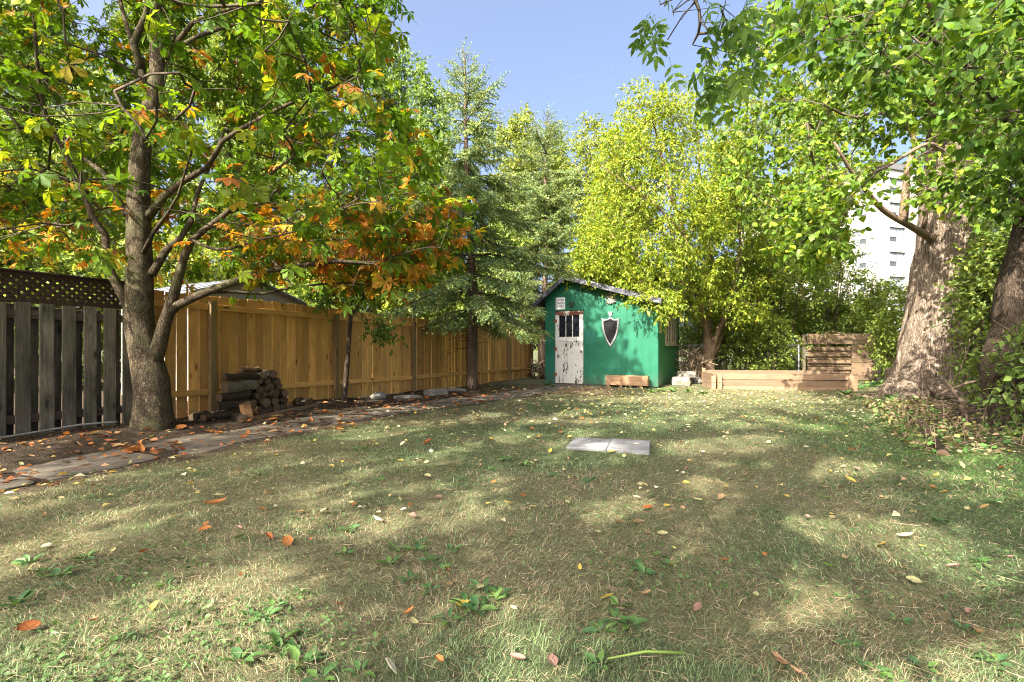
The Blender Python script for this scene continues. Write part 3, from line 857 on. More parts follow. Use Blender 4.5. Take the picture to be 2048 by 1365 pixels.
def wall_empty(name, label, cat, t, z, v=0.0):
    p = shed_pt(t, v, z)
    return empty(name, label, cat, p, -ANG)
def build_wall_things():
    # sign
    g = wall_empty('sign', 'white rectangular sign lettered SCUBA DIVERS ENTRY above the shed door', 'sign', 0.475, 2.345, -0.004)
    mb = MB(); rw, rh, c = 0.145, 0.175, 0.022
    poly = []
    for cx, cz, a0 in ((rw - c, rh - c, 0), (-rw + c, rh - c, 90), (-rw + c, -rh + c, 180), (rw - c, -rh + c, 270)):
        for k in range(4):
            a = R(a0 + k * 30); poly.append((cx + c * math.cos(a), cz + c * math.sin(a)))
    mb.prism(poly, -0.004, 0.0, 'y'); mb.build('panel', M['sign_white'], g)
    ring_o = poly; ring_i = [(u * 0.93, v * 0.94) for u, v in poly]
    ring_o = [(u * 0.96, v * 0.968) for u, v in poly]
    n = len(poly); mb = MB()
    vs = [(u, -0.0048, v) for u, v in ring_o] + [(u, -0.0048, v) for u, v in ring_i]
    mb.add(vs, [[i, (i + 1) % n, n + (i + 1) % n, n + i] for i in range(n)]); mb.build('border', M['ink'], g)
    for k, wd in enumerate(("SCUBA", "DIVERS", "ENTRY")):
        cu = bpy.data.curves.new('text', 'FONT'); cu.body = wd; cu.size = 0.098; cu.align_x = 'CENTER'; cu.align_y = 'CENTER'; cu.extrude = 0.0006
        cu.space_character = 0.98; cu.offset = 0.0014; cu.resolution_u = 3
        tmp = bpy.data.objects.new('text', cu); COL.objects.link(tmp)
        me = bpy.data.meshes.new_from_object(tmp.evaluated_get(bpy.context.evaluated_depsgraph_get()))
        bpy.data.objects.remove(tmp)
        me.materials.clear(); me.materials.append(M['ink'])
        o = bpy.data.objects.new('lettering', me); link(o, g, (0, -0.0056, 0.096 - 0.096 * k), (R(90), 0, 0)); o['kind'] = 'stuff'
        o.scale = (0.82, 1, 1)
    # biohazard emblem, black
    g = wall_empty('emblem', 'black biohazard symbol mounted on the green wall beside the white sign', 'emblem', 0.815, 2.30, -0.004)
    def arc_ring(cx, cz, r0, r1, a0, a1, y0=-0.012, y1=0.0, n=18):
        mb = MB(); vs = []
        for k in range(n + 1):
            a = a0 + (a1 - a0) * k / n
            tp = min(k, n - k) / n
            w0 = r0 + (r1 - r0) * 0.5 * max(0, 1 - tp * 4); w1 = r1 - (r1 - r0) * 0.5 * max(0, 1 - tp * 4) + 1e-4
            for rr, yy in ((w0, y0), (w1, y0), (w1, y1), (w0, y1)): vs.append((cx + rr * math.cos(a), yy, cz + rr * math.sin(a)))
        fs = []
        for k in range(n):
            for j in range(4): fs.append([k * 4 + j, k * 4 + (j + 1) % 4, (k + 1) * 4 + (j + 1) % 4, (k + 1) * 4 + j])
        fs += [[0, 1, 2, 3], [n * 4 + 3, n * 4 + 2, n * 4 + 1, n * 4]]
        return mb.add(vs, fs)
    for k in range(3):
        a = R(90 + 120 * k); cx, cz = 0.072 * math.cos(a), 0.072 * math.sin(a)
        arc_ring(cx, cz, 0.044, 0.071, a + R(28), a + R(332)).build('horn', M['black_paint'], g)
    arc_ring(0, 0, 0.058, 0.072, 0.0, 2 * math.pi - 1e-3, -0.015, -0.0125).build('ring', M['black_paint'], g)
    # ornate crest
    g = wall_empty('crest', 'ornate grey coat of arms plaque under the shed eave above the black shield', 'crest', 1.95, 2.43, -0.004)
    sh = [(-0.062, 0.07), (0, 0.082), (0.062, 0.07), (0.064, 0.0), (0.045, -0.055), (0, -0.095), (-0.045, -0.055), (-0.064, 0.0)]
    mb = MB(); mb.prism(sh, -0.035, -0.001, 'y'); mb.build('escutcheon', M['crest'], g)
    r = np.random.default_rng(4)
    mb = MB()
    for sgn in (-1, 1):
        for k in range(7):                                     # curling mantling leaves on both sides
            a = R(70 - k * 25); bx, bz = sgn * 0.075 * math.cos(a), 0.01 + 0.085 * math.sin(a)
            pts = []; rr = []
            for j in range(6):
                q = j / 5; aa = a + (0.5 - q) * 0.9 * (1 if k % 2 else -1)
                L = 0.02 + 0.085 * q
                pts.append((bx + sgn * L * math.cos(aa) * 0.9, -0.02 + 0.012 * math.sin(q * 3), bz + L * math.sin(aa)))
                rr.append(0.019 * (1 - 0.75 * q) + 0.003)
            mb.tube(pts, rr, 6)
    mb.build('mantling', M['crest'], g, True)
    mb = MB(); mb.tube([(0, -0.03, 0.085), (0, -0.035, 0.11), (0, -0.04, 0.15), (0, -0.035, 0.175), (0, -0.03, 0.19)], [0.03, 0.048, 0.055, 0.04, 0.01], 10); mb.tube([(0, -0.03, 0.185), (0.012, -0.03, 0.22), (-0.005, -0.03, 0.255)], [0.012, 0.035, 0.012], 8); mb.build('helmet', M['crest'], g, True)
    mb = MB(); mb.tube([(-0.13, -0.02, -0.15), (-0.08, -0.03, -0.105), (-0.03, -0.035, -0.12), (0, -0.03, -0.155), (0.03, -0.035, -0.12), (0.08, -0.03, -0.105), (0.125, -0.02, -0.14)], [0.008, 0.022, 0.022, 0.026, 0.022, 0.022, 0.012], 6)
    mb.build('ribbon', M['crest'], g, True)
    mb = MB(); mb.tube([(-0.12, -0.025, -0.19), (0.12, -0.025, 0.0)], 0.006, 5); mb.tube([(0.12, -0.02, -0.1), (0.125, -0.03, -0.115), (0.125, -0.02, -0.13)], [0.01, 0.03, 0.01], 8); mb.build('sword', M['crest'], g)
    # black shield with pewter frame
    g = wall_empty('shield', 'black heraldic shield with wide pewter frame and small crown finial on the shed wall', 'shield', 1.94, 1.52, -0.004)
    half = [(0.0, 0.40), (0.045, 0.355), (0.11, 0.325), (0.175, 0.325), (0.243, 0.362), (0.236, 0.30), (0.236, 0.18), (0.222, 0.05), (0.19, -0.08), (0.14, -0.21), (0.075, -0.33), (0.0, -0.44)]
    out = half + [(-u, v) for u, v in half[-2:0:-1]]
    inn = []
    n = len(out)
    for i in range(n):
        p0, p1, p2 = Vector(out[i - 1]), Vector(out[i]), Vector(out[(i + 1) % n])
        e1, e2 = (p1 - p0).normalized(), (p2 - p1).normalized()
        n1, n2 = Vector((-e1.y, e1.x)), Vector((-e2.y, e2.x))
        nn = (n1 + n2); nn = nn / max(nn.length_squared, 0.5) * 2
        q = p1 - nn * 0.044
        inn.append((q.x, q.y))
    mb = MB(); mb.prism([(u * 0.98, v * 0.98) for u, v in out], -0.008, 0.0, 'y'); mb.build('backing', M['black'], g)
    mb = MB()
    def ringy(poly, y): return [(u, y, v) for u, v in poly]
    mid = [((a[0] + b[0]) / 2, (a[1] + b[1]) / 2) for a, b in zip(out, inn)]
    vs = ringy(out, -0.006) + ringy(out, -0.025) + ringy(mid, -0.038) + ringy(inn, -0.026) + ringy(inn, -0.009)
    mb.add(vs, [[l * n + i, l * n + (i + 1) % n, (l + 1) * n + (i + 1) % n, (l + 1) * n + i] for l in range(4) for i in range(n)])
    fr = mb.build('frame', M['pewter'], g)
    mb = MB()
    for i in range(n):                                          # studs along the frame
        for q in (0.0, 0.5):
            a, b = Vector(mid[i]), Vector(mid[(i + 1) % n]); c = a.lerp(b, q)
            mb.tube([(c.x, -0.034, c.y), (c.x, -0.044, c.y), (c.x, -0.048, c.y)], [0.012, 0.010, 0.003], 6)
    o = mb.build('stud', M['pewter'], fr); o['kind'] = 'stuff'
    mb = MB(); cz = 0.41
    mb.bbox(-0.035, 0.035, -0.035, -0.01, cz, cz + 0.02, 0.003); mb.prism([(-0.03, cz + .022), (0.03, cz + .022), (0.04, cz + 0.06), (-0.04, cz + 0.06)], -0.032, -0.012, 'y')
    mb.prism([(-0.044, cz + .062), (0.044, cz + .062), (0.06, cz + 0.105), (0.03, cz + 0.085), (0.0, cz + 0.115), (-0.03, cz + 0.085), (-0.06, cz + 0.105)], -0.034, -0.012, 'y')
    for u in (-0.06, 0, 0.06): mb.tube([(u, -0.022, cz + 0.1), (u, -0.022, cz + 0.115), (u, -0.022, cz + 0.13)], [0.006, 0.014, 0.006], 6)
    mb.build('crown_finial', M['pewter'], g)
    # yellowed notice plate on the side wall
    p = shed_pt(3.2, 0.42, 1.66)
    g = empty('plate', 'small yellowed rectangular plate on the right side wall of the shed before the window', 'plate', p, -ANG)
    mb = MB(); mb.bbox(0.003, 0.016, -0.15, 0.15, -0.2, 0.2, 0.002); mb.build('panel', M['plate_yellow'], g)
    for z in (-0.17, 0.17):
        mb = MB(); mb.tube([(0.0165, 0, z), (0.021, 0, z)], 0.012, 8); mb.build('screw', M['steel'], g)
build_wall_things()

# ------------------------------------------------------------------ planter box in front of the shed
def build_planter():
    p = shed_pt(2.47, -0.3, 0)
    g = empty('planter_box', 'low brown wooden planter box standing against the green shed wall', 'planter', (p[0], p[1], G(p[0], p[1])), -ANG + R(3))
    L, D, H = 0.55, 0.14, 0.31
    for z0, z1 in ((0.06, 0.18), (0.184, H)):
        for y in (-D, D - 0.02):
            mb = MB(); mb.bbox(-L + .021, L - .021, y, y + 0.02, z0, z1, 0.003); mb.build('board', M['planter'], g)
    for x0, x1 in ((-L, -L + 0.02), (L - 0.02, L)):
        mb = MB(); mb.bbox(x0, x1, -D - .004, D + .004, 0.055, H + 0.004, 0.003); mb.build('end_board', M['planter'], g)
    mb = MB(); mb.bbox(L - 0.16, L - 0.022, -D - 0.02, -D - 0.001, 0.06, H, 0.003); mb.build('cleat', M['planter'], g)
    mb = MB(); mb.bbox(-L + .022, L - .022, -D + .022, D - .022, 0.06, 0.08, 0.002); mb.build('bottom', M['planter'], g)
    for x in (-L + 0.07, -0.15, 0.38):
        mb = MB(); mb.bbox(x - 0.03, x + 0.03, -D + .01, D - .01, -0.02, 0.058, 0.003); mb.build('foot', M['planter'], g)
build_planter()

# ------------------------------------------------------------------ raised garden bed
def build_raised_bed():
    g = empty('raised_bed', 'long raised garden bed of pale planks beyond the lawn right of the shed', 'garden bed', (5.12, 12.5, G(5.1, 12.5)), R(-7))
    L, D = 3.42, 1.15
    r = np.random.default_rng(8)
    hs = [(-0.04, 0.09), (0.094, 0.245), (0.25, 0.40)]
    for k, (a, b) in enumerate(hs):
        mb = MB(); mb.bbox(0.1, L + (0.03 if k == 2 else 0), 0, 0.036, a, b, 0.004); mb.build('plank', M['bedwood'], g, loc=(0, -0.004 * k, 0), rot=(0, r.uniform(-.003, .003), 0))
        mb = MB(); mb.bbox(0.1, L, D - 0.036, D, a, b + (0.04 if k == 2 else 0), 0.004); mb.build('plank', M['bedwood'], g)
        for x in (0.0, L - 0.1):
            M_ = Matrix.Translation((x + (0.04 if x == 0 else 0.03), D / 2, 0)) @ Matrix.Rotation(R(90), 4, 'Z')
            mb = MB(); mb.bbox(-D / 2 + .04, D / 2 - .04, -0.018, 0.018, a, b, 0.004, M_); mb.build('plank', M['bedwood'], g)
    for x, z, mt in ((0.0, 0.34, 'bedpost'), (0.155, 0.36, 'bedpost'), (L - 0.17, 0.35, 'bedwood'), (L - 0.08, 0.37, 'bedwood')):
        mb = MB(); mb.bbox(x - 0.05, x + 0.05, -0.075 if x > 1 else -0.1, -0.012 if x > 1 else -0.012, -0.06, z, 0.005); mb.build('post', M[mt], g)
        mb = MB(); mb.bbox(x - 0.058, x + 0.058, -0.11 if x < 1 else -0.08, -0.015, z * 0.52, z * 0.52 + 0.018, 0.002); 
        if x < 1: mb.build('cleat', M['bedpost'], g)
    mb = MB(); mb.bbox(0.02, 0.1, D - 0.09, D - 0.01, -0.06, 0.5, 0.005); mb.build('post', M['bedpost'], g)
    xs = np.linspace(0.06, L - 0.1, 30); ys = np.linspace(0.04, D - 0.04, 18)
    X, Y = np.meshgrid(xs, ys); V = np.stack([X.ravel(), Y.ravel(), 0.25 + 0.06 * fbm(X.ravel() * 4, Y.ravel() * 4, 6)], 1)
    i = np.arange(29)[None, :] + np.arange(17)[:, None] * 30
    F = np.stack([i, i + 1, i + 31, i + 30], -1).reshape(-1, 4)
    obj('soil', np_mesh('soil', V, F, M['soil'], None, True), None, g)
build_raised_bed()

# ------------------------------------------------------------------ old wooden screen, wire fence
def build_screen():
    g = empty('wood_screen', 'weathered slatted wooden screen with tall post behind the raised bed', 'fence', (9.65, 16.0, 0), R(-4))
    r = np.random.default_rng(2)
    for k, (a, b) in enumerate(((1.33, 1.52), (1.18, 1.325), (0.98, 1.1), (0.78, 0.88), (0.56, 0.67), (0.34, 0.44), (0.1, 0.22))):
        x1 = 2.12 if k < 2 else 1.36
        mb = MB(); mb.bbox(0, x1, 0, 0.022, a, b, 0.003); mb.build('slat', M['screenwood'], g, loc=(0, r.uniform(-.008, .004), 0), rot=(0, r.uniform(-.008, .008), 0))
        if k > 1:
            mb = MB(); mb.bbox(0.02, 1.36, 0.055, 0.075, a - 0.1, b - 0.09, 0.003); mb.build('slat', M['screenwood'], g)
    for x0, x1, a, b in ((1.38, 1.74, 0.72, 1.17), (1.745, 2.1, 0.72, 1.17), (1.38, 2.1, 0.58, 0.715), (1.38, 2.1, 0.16, 0.57), (1.38, 2.1, 0.02, 0.15)):
        mb = MB(); mb.bbox(x0, x1, 0.002, 0.022, a, b, 0.003); mb.build('board', M['screenwood'], g)
    for x, zt in ((-0.06, 1.5), (0.7, 1.4), (1.37, 1.4)):
        mb = MB(); mb.bbox(x - 0.045, x + 0.045, 0.08, 0.16, -0.1, zt, 0.005); mb.build('post', M['screenpost'], g)
    mb = MB(); mb.bbox(2.14, 2.28, -0.02, 0.11, -0.1, 1.82, 0.006); mb.build('tall_post', M['screenpost'], g)
    mb = MB(); mb.bbox(2.285, 2.9, 0.02, 0.06, 1.4, 1.5, 0.004); mb.build('arm', M['screenpost'], g)
build_screen()

def build_wire_fence():
    g = empty('wire_fence', 'chain link fence with galvanised top rail right of the shed', 'fence', (5.3, 16.6, 0), R(-4))
    L, H = 4.3, 1.15
    mb = MB(); mb.tube([(0, 0, H), (L, 0, H)], 0.02, 8); mb.build('top_rail', M['steel'], g, True)
    for x in (0.05, 1.15, 2.7, 4.25):
        mb = MB(); mb.tube([(x, 0, -0.1), (x, 0, H + 0.03)], 0.025, 8); mb.build('post', M['steel'], g, True)
    mb = MB(); st = 0.075
    x = -H
    while x < L:
        for sg in (0, 1):
            a, b = x, x + H; za, zb = 0.02, H
            if a < 0: za = -a; a = 0
            if b > L: zb = H - (b - L); b = L
            if sg: a, b = L - a, L - b
            mb.tube([(a, 0.004 * sg, za), (b, 0.004 * sg, zb)], 0.002, 3, False)
        x += st
    mb.build('wire_mesh', M['wire'], g, kind='stuff')
build_wire_fence()

# ------------------------------------------------------------------ paving slabs on the lawn
def build_pavers():
    me = None
    for k, (x, lab) in enumerate(((0.0, 'left one of two smooth grey paving slabs lying in the lawn'), (0.4185, 'right one of two smooth grey paving slabs lying in the lawn, next to bare straw'))):
        ax = np.array([math.cos(R(-17)), math.sin(R(-17))])
        p = np.array([1.04, 5.22]) + ax * (x - 0.212)
        mb = MB(); mb.bbox(-0.208, 0.208, -0.285, 0.285, -0.03, 0.034, 0.009); me = mb.mesh('paving_slab', M['paver'])
        o = obj('paving_slab', me, None, None, (p[0], p[1], G(p[0], p[1]) + 0.002 * k), (R(0.5 * k - .25), R(.4 * k - .2), R(-17 + .4 * k)))
        tag(o, lab, 'paving slab', 'paving slabs on the lawn')
build_pavers()

# ------------------------------------------------------------------ apartment block far behind
def build_apartments():
    c = np.array([43.7, 58.0])
    a = math.atan2(0.30, 0.954)
    g = empty('apartment_building', 'pale brick apartment block seen through the trees on the right', 'building', (c[0], c[1], 0), a)
    H = 22.4; LR, LL = 16.0, 22.0
    # local x along the right face, local y away along the left face
    def facade(pts_windows, along, L, nm):
        pass
    floors = [2.0 + 2.95 * k for k in range(7)]
    mb = MB(); mb.box(0, LR, 0.3, LL, 0, H); mb.build('wall', M['pale_brick'], g)
    # a thin leaf of masonry in front with real openings on the right face and left face
    def leaf(L, cols, axis):
        mb = MB(); t = 0.28
        def B(u0, u1, z0, z1):
            if axis == 'x': mb.box(u0, u1, 0.0, 0.298, z0, z1)
            else: mb.box(-0.3, -0.002, u0, u1, z0, z1)
        us = [0.0 if axis == 'x' else -0.0]
        for (u0, u1) in cols: us += [u0, u1]
        us += [L]
        for k in range(0, len(us), 2): B(us[k], us[k + 1], 0, H)
        for (u0, u1) in cols:
            z = 0
            for fz in floors:
                B(u0, u1, z, fz); z = fz + 1.75
            B(u0, u1, z, H)
        mb.build('wall', M['pale_brick'], g)
    colsR = [(1.4, 4.1), (7.0, 9.7), (12.2, 14.4)]
    colsL = [(1.6, 3.4), (6.0, 7.8), (10.5, 12.3), (15.5, 17.3)]
    leaf(LR, colsR, 'x'); leaf(LL, colsL, 'y')
    for axis, cols in (('x', colsR), ('y', colsL)):
        for (u0, u1) in cols:
            for fz in floors:
                mb = MB(); f = 0.06
                def B(a0, a1, z0, z1, d0, d1):
                    if axis == 'x': mb.box(a0, a1, d0, d1, z0, z1)
                    else: mb.box(-d1, -d0, a0, a1, z0, z1)
                dd = (0.15, 0.22) if axis == 'x' else (0.05, 0.12)
                um = (u0 + u1) / 2
                for q in ((u0, u0 + f, fz, fz + 1.75), (u1 - f, u1, fz, fz + 1.75), (u0 + f, u1 - f, fz, fz + f), (u0 + f, u1 - f, fz + 1.75 - f, fz + 1.75), (um - .03, um + .03, fz + f, fz + 1.75 - f), (u0 + f, um - .03, fz + 0.6, fz + 0.66)):
                    B(*q, *dd)
                w = mb.build('window', M['coping'], g)
                mb = MB(); d2 = (0.23, 0.25) if axis == 'x' else (0.03, 0.045)
                B(u0 + f, u1 - f, fz + f, fz + 1.75 - f, *d2); mb.build('pane', M['win_glass'], w)
                mb = MB(); d3 = (0.2, 0.228) if axis == 'x' else (0.05, 0.07)
                B(u0 + f, um - .03, fz + f, fz + 0.6, *d3); mb.build('sash', M['win_dark'], w)
    mb = MB(); mb.box(-0.5, LR + 0.2, -0.2, LL, H + .002, H + 0.75); mb.build('parapet', M['coping'], g)
build_apartments()

# ------------------------------------------------------------------ overhead cables
def build_cables():
    for k, (a, b, lab) in enumerate((((900, 216, 46), (1500, 40, 30), 'topmost thin overhead cable crossing the blue sky'), ((900, 238, 46), (1500, 66, 30), 'middle thin overhead cable crossing the blue sky'),
                                     ((900, 270, 46), (1500, 105, 30), 'lowest thin overhead cable crossing the blue sky'), ((880, 340, 26), (1330, 212, 22), 'pale service cable running in front of the tree tops behind the spruce'))):
        A, B = px(*a), px(*b)
        A = A + (A - B) * 0.35; B = B + (B - A) * 0.35
        pts = [A + (B - A) * q / 24 - np.array([0, 0, 0.5 * 4 * (q / 24) * (1 - q / 24)]) for q in range(25)]
        mb = MB(); mb.tube(pts, 0.0045 if k < 3 else 0.007, 6)
        o = mb.build('overhead_cable', M['cable']); tag(o, lab, 'cable', 'overhead cables')
build_cables()
# ------------------------------------------------------------------ leaf templates (x side, y axis, z normal), length about 1
def T_simple(w=0.42, fold=0.10, droop=0.06):
    V = [(0, 0, 0), (-w * .8, .32, fold), (w * .8, .32, fold), (0, .38, 0), (-w * .62, .68, fold * .8 - droop), (w * .62, .68, fold * .8 - droop), (0, .7, -droop), (0, 1.0, -droop * 3)]
    F = [(0, 3, 1), (0, 2, 3), (1, 3, 4), (3, 6, 4), (2, 5, 3), (3, 5, 6), (4, 6, 7), (6, 5, 7)]
    return np.array(V, float), np.array(F)
def T_quad(w=0.3, fold=0.08):
    V = [(0, 0, 0), (-w, .45, fold), (0, 1, -0.05), (w, .45, fold)]
    return np.array(V, float), np.array([(0, 2, 1), (0, 3, 2)])
def T_maple(w=0.5):
    V = [(0, 0, 0), (-.34, .06, .05), (-.5, .42, .08), (-.24, .48, .03), (-.18, .78, 0), (0, 1, -.1), (.18, .78, 0), (.24, .48, .03), (.5, .42, .08), (.34, .06, .05), (0, .45, -.01)]
    F = [(10, i + 1, i) for i in range(9)] + [(10, 0, 9)]
    return np.array(V, float), np.array(F)
def T_maple_low():
    V = [(0, 0, 0), (-.42, .2, .06), (-.3, .6, .04), (0, 1, -.08), (.3, .6, .04), (.42, .2, .06)]
    return np.array(V, float), np.array([(0, 5, 1), (1, 5, 4), (1, 4, 2), (2, 4, 3)])
def T_join(parts):
    Vs, Fs, b = [], [], 0
    for V, F in parts: Vs.append(V); Fs.append(F + b); b += len(V)
    return np.concatenate(Vs), np.concatenate(Fs)
def T_tf(T, ang, sc, off=(0, 0, 0), tilt=0.0):
    V, F = T
    c, s = math.cos(tilt), math.sin(tilt)
    V = V * sc
    V = np.stack([V[:, 0], V[:, 1] * c - V[:, 2] * s, V[:, 1] * s + V[:, 2] * c], 1)
    c, s = math.cos(ang), math.sin(ang)
    V = np.stack([V[:, 0] * c - V[:, 1] * s, V[:, 0] * s + V[:, 1] * c, V[:, 2]], 1) + np.array(off)
    return V, F
def T_lens(w=.2, fold=.05):
    V = [(0, 0, 0), (-w, .35, fold), (-w * .8, .65, fold * .6), (0, 1, -.06), (w * .8, .65, fold * .6), (w, .35, fold)]
    return np.array(V, float), np.array([(0, 5, 1), (1, 5, 4), (1, 4, 2), (2, 4, 3)])
def T_palmate(seed=0, n=6, low=False):
    r = np.random.default_rng(seed)
    w = 0.24
    V = [(0, 0, 0), (-w * .55, .42, .04), (-w, .72, .03), (0, 1.0, -.12), (w, .72, .03), (w * .55, .42, .04), (0, .45, -.01), (0, .74, -.04)]
    F = [(0, 6, 1), (0, 5, 6), (1, 6, 2), (6, 7, 2), (6, 4, 7), (5, 4, 6), (2, 7, 3), (7, 4, 3)]
    L = (np.array(V, float), np.array(F))
    if low: L = (np.array([(0, 0, 0), (-w * .8, .55, .04), (0, 1.0, -.12), (w * .8, .55, .04), (0, .6, -.02)], float), np.array([(0, 4, 1), (0, 3, 4), (1, 4, 2), (4, 3, 2)]))
    angs = np.linspace(-2.0, 2.0, n)
    return T_join([T_tf(L, a + r.normal(0, .06), (1.0 - 0.16 * abs(a)) * 0.62 * r.uniform(.9, 1.1), tilt=r.uniform(-.55, -.1)) for a in angs])
def T_pinnate(seed=0, n=3, low=False):
    r = np.random.default_rng(seed)
    L = T_quad(0.22, 0.05) if low else T_simple(0.2, 0.04, 0.05)
    P = [T_tf(L, r.normal(0, .1), 0.36, (0, 0.64, 0), -0.2)]
    for k in range(n):
        y = 0.24 + 0.4 * k / max(1, n - 1)
        for sg in (-1, 1): P.append(T_tf(L, sg * r.uniform(.75, 1.1), 0.34 * r.uniform(.85, 1.1), (0, y, 0), r.uniform(-.5, 0)))
    st = (np.array([(-.006, 0, 0), (.006, 0, 0), (0, .68, 0)]), np.array([(0, 1, 2)]))
    return T_join(P + [st])

def place(T, pos, axis, normal, scale, col):
    "instances of a template -> V, F, C"
    V, F = T
    pos = np.asarray(pos, float); N = len(pos)
    y = unit(axis); z = np.asarray(normal, float); x = unit(np.cross(y, z)); z = np.cross(x, y)
    sc = np.asarray(scale, float).reshape(-1, 1, 1)
    P = (V[None, :, 0:1] * x[:, None] + V[None, :, 1:2] * y[:, None] + V[None, :, 2:3] * z[:, None]) * sc + pos[:, None]
    FF = F[None] + (np.arange(N) * len(V))[:, None, None]
    C = np.repeat(np.asarray(col, float)[:, None], len(V), 1)
    return P.reshape(-1, 3), FF.reshape(-1, F.shape[1]), C.reshape(-1, 3)
def merge(parts):
    Vs, Fs, Cs, b = [], [], [], 0
    for V, F, C in parts:
        Vs.append(V); Fs.append(F + b); Cs.append(C); b += len(V)
    return np.concatenate(Vs), np.concatenate(Fs), np.concatenate(Cs)
def palette(r, n, cols, wts, jit=0.18):
    cols = np.array(cols, float); w = np.array(wts, float); w /= w.sum()
    k = r.choice(len(cols), n, p=w); k2 = r.choice(len(cols), n, p=w)
    f = r.random((n, 1)) * 0.5
    return (cols[k] * (1 - f) + cols[k2] * f) * np.clip(r.normal(1, jit, (n, 1)), 0.5, 1.6)

def cones(P0, P1, r0, r1, n=3):
    "straight tapered twigs -> V, F(quads)"
    P0, P1 = np.asarray(P0), np.asarray(P1)
    t = unit(P1 - P0); h = np.where(np.abs(t[:, 2:3]) < .9, np.array([[0, 0, 1.]]), np.array([[1., 0, 0]]))
    a = unit(np.cross(t, h)); b = np.cross(t, a)
    vs = []
    for P, rr in ((P0, r0), (P1, r1)):
        for k in range(n):
            th = 2 * math.pi * k / n
            vs.append(P + (a * math.cos(th) + b * math.sin(th)) * np.asarray(rr).reshape(-1, 1))
    V = np.stack(vs, 1)
    F = np.array([[k, (k + 1) % n, n + (k + 1) % n, n + k] for k in range(n)])
    FF = F[None] + (np.arange(len(P0)) * 2 * n)[:, None, None]
    return V.reshape(-1, 3), FF.reshape(-1, 4)

def rand_dir(r, n):
    return unit(r.normal(size=(n, 3)))

def grow(r, seeds, clumps, tip_r=0.006, seg=0.35, jit=0.05, up=0.0, maxr=0.08, expo=2.4):
    """seeds (n,3) nodes of the given limbs; every clump is joined to the nearest node by a bent branch.
    returns list of (points, radii)"""
    nodes = [np.asarray(p, float) for p in seeds]
    parent = [-1] * len(nodes); n0 = len(nodes)
    P = np.zeros((len(nodes) + len(clumps) * 16, 3)); P[:n0] = nodes; cnt = n0
    par = -np.ones(len(P), int)
    base = P[:n0].mean(0)
    d0 = np.array([np.min(np.linalg.norm(P[:n0] - c, axis=1)) for c in clumps])
    chains = []
    for ci in np.argsort(d0):
        c = clumps[ci]
        dv = c - P[:cnt]
        dist = np.linalg.norm(dv, axis=1)
        pen = dist + np.maximum(0, -dv[:, 2]) * 0.6 + 0.15 * (np.arange(cnt) >= n0)
        k = int(np.argmin(pen)); L = dist[k]
        m = max(2, min(14, int(L / seg) + 1))
        a = P[k]; idx = [k]
        side = unit(r.normal(size=3)) * L * 0.10 + np.array([0, 0, -up * L])
        for j in range(1, m + 1):
            t = j / m
            q = a + (c - a) * t + side * math.sin(math.pi * t) + (r.normal(size=3) * jit * L / m if j < m else 0)
            P[cnt] = q; par[cnt] = idx[-1]; idx.append(cnt); cnt += 1
        chains.append(idx)
    w = np.zeros(cnt)
    for idx in chains: w[idx[-1]] += tip_r ** expo
    for i in range(cnt - 1, n0 - 1, -1):
        if par[i] >= 0: w[par[i]] += w[i]
    rad = np.minimum(np.maximum(w, 1e-12) ** (1 / expo), maxr)
    out = []
    for idx in chains:
        rr = [rad[i] for i in idx]
        rr[0] = min(rr[0], rr[1] * 1.25) if idx[0] < n0 else min(rr[0], rr[1] * 1.3)
        out.append((P[idx], rr))
    return out

def limbs_to_seeds(limbs, zmin=-9):
    pts = []
    for L in limbs:
        P, _ = catmull(L[0], L[1], 0.25)
        pts.append(P[int(len(P) * L[2] if len(L) > 2 else 0):])
    pts = np.concatenate(pts)
    return pts[pts[:, 2] > zmin]

def foliage(r, clumps, center, spec):
    "twigs and leaf frames round each clump"
    C = len(clumps); m = spec['twigs']; k = spec['leaves']
    cl = np.repeat(clumps, m, 0)
    od = unit(cl - center)
    td = unit(od * spec.get('out', .6) + rand_dir(r, C * m) * spec.get('rnd', .9) + np.array([0, 0, -spec.get('droop', .15)]))
    tl = spec['twig_len'] * r.uniform(.55, 1.25, (C * m, 1))
    end = cl + td * tl
    tw = (cl, end)
    t = r.uniform(.2, 1.02, (C * m, k, 1)) if k > 1 else np.ones((C * m, k, 1))
    pos = cl[:, None] + td[:, None] * tl[:, None] * t
    ax = unit(td[:, None] * spec.get('along', .6) + rand_dir(r, C * m * k).reshape(C * m, k, 3) * spec.get('spread', .8) + np.array([0, 0, -spec.get('ldroop', .25)]))
    pos = pos.reshape(-1, 3); ax = ax.reshape(-1, 3)
    nm = unit(np.array([0, 0, 1.0]) + rand_dir(r, len(pos)) * spec.get('tilt', .8))
    sc = spec['size'] * r.uniform(.5, 1.25, len(pos))
    return tw, pos, ax, nm, sc

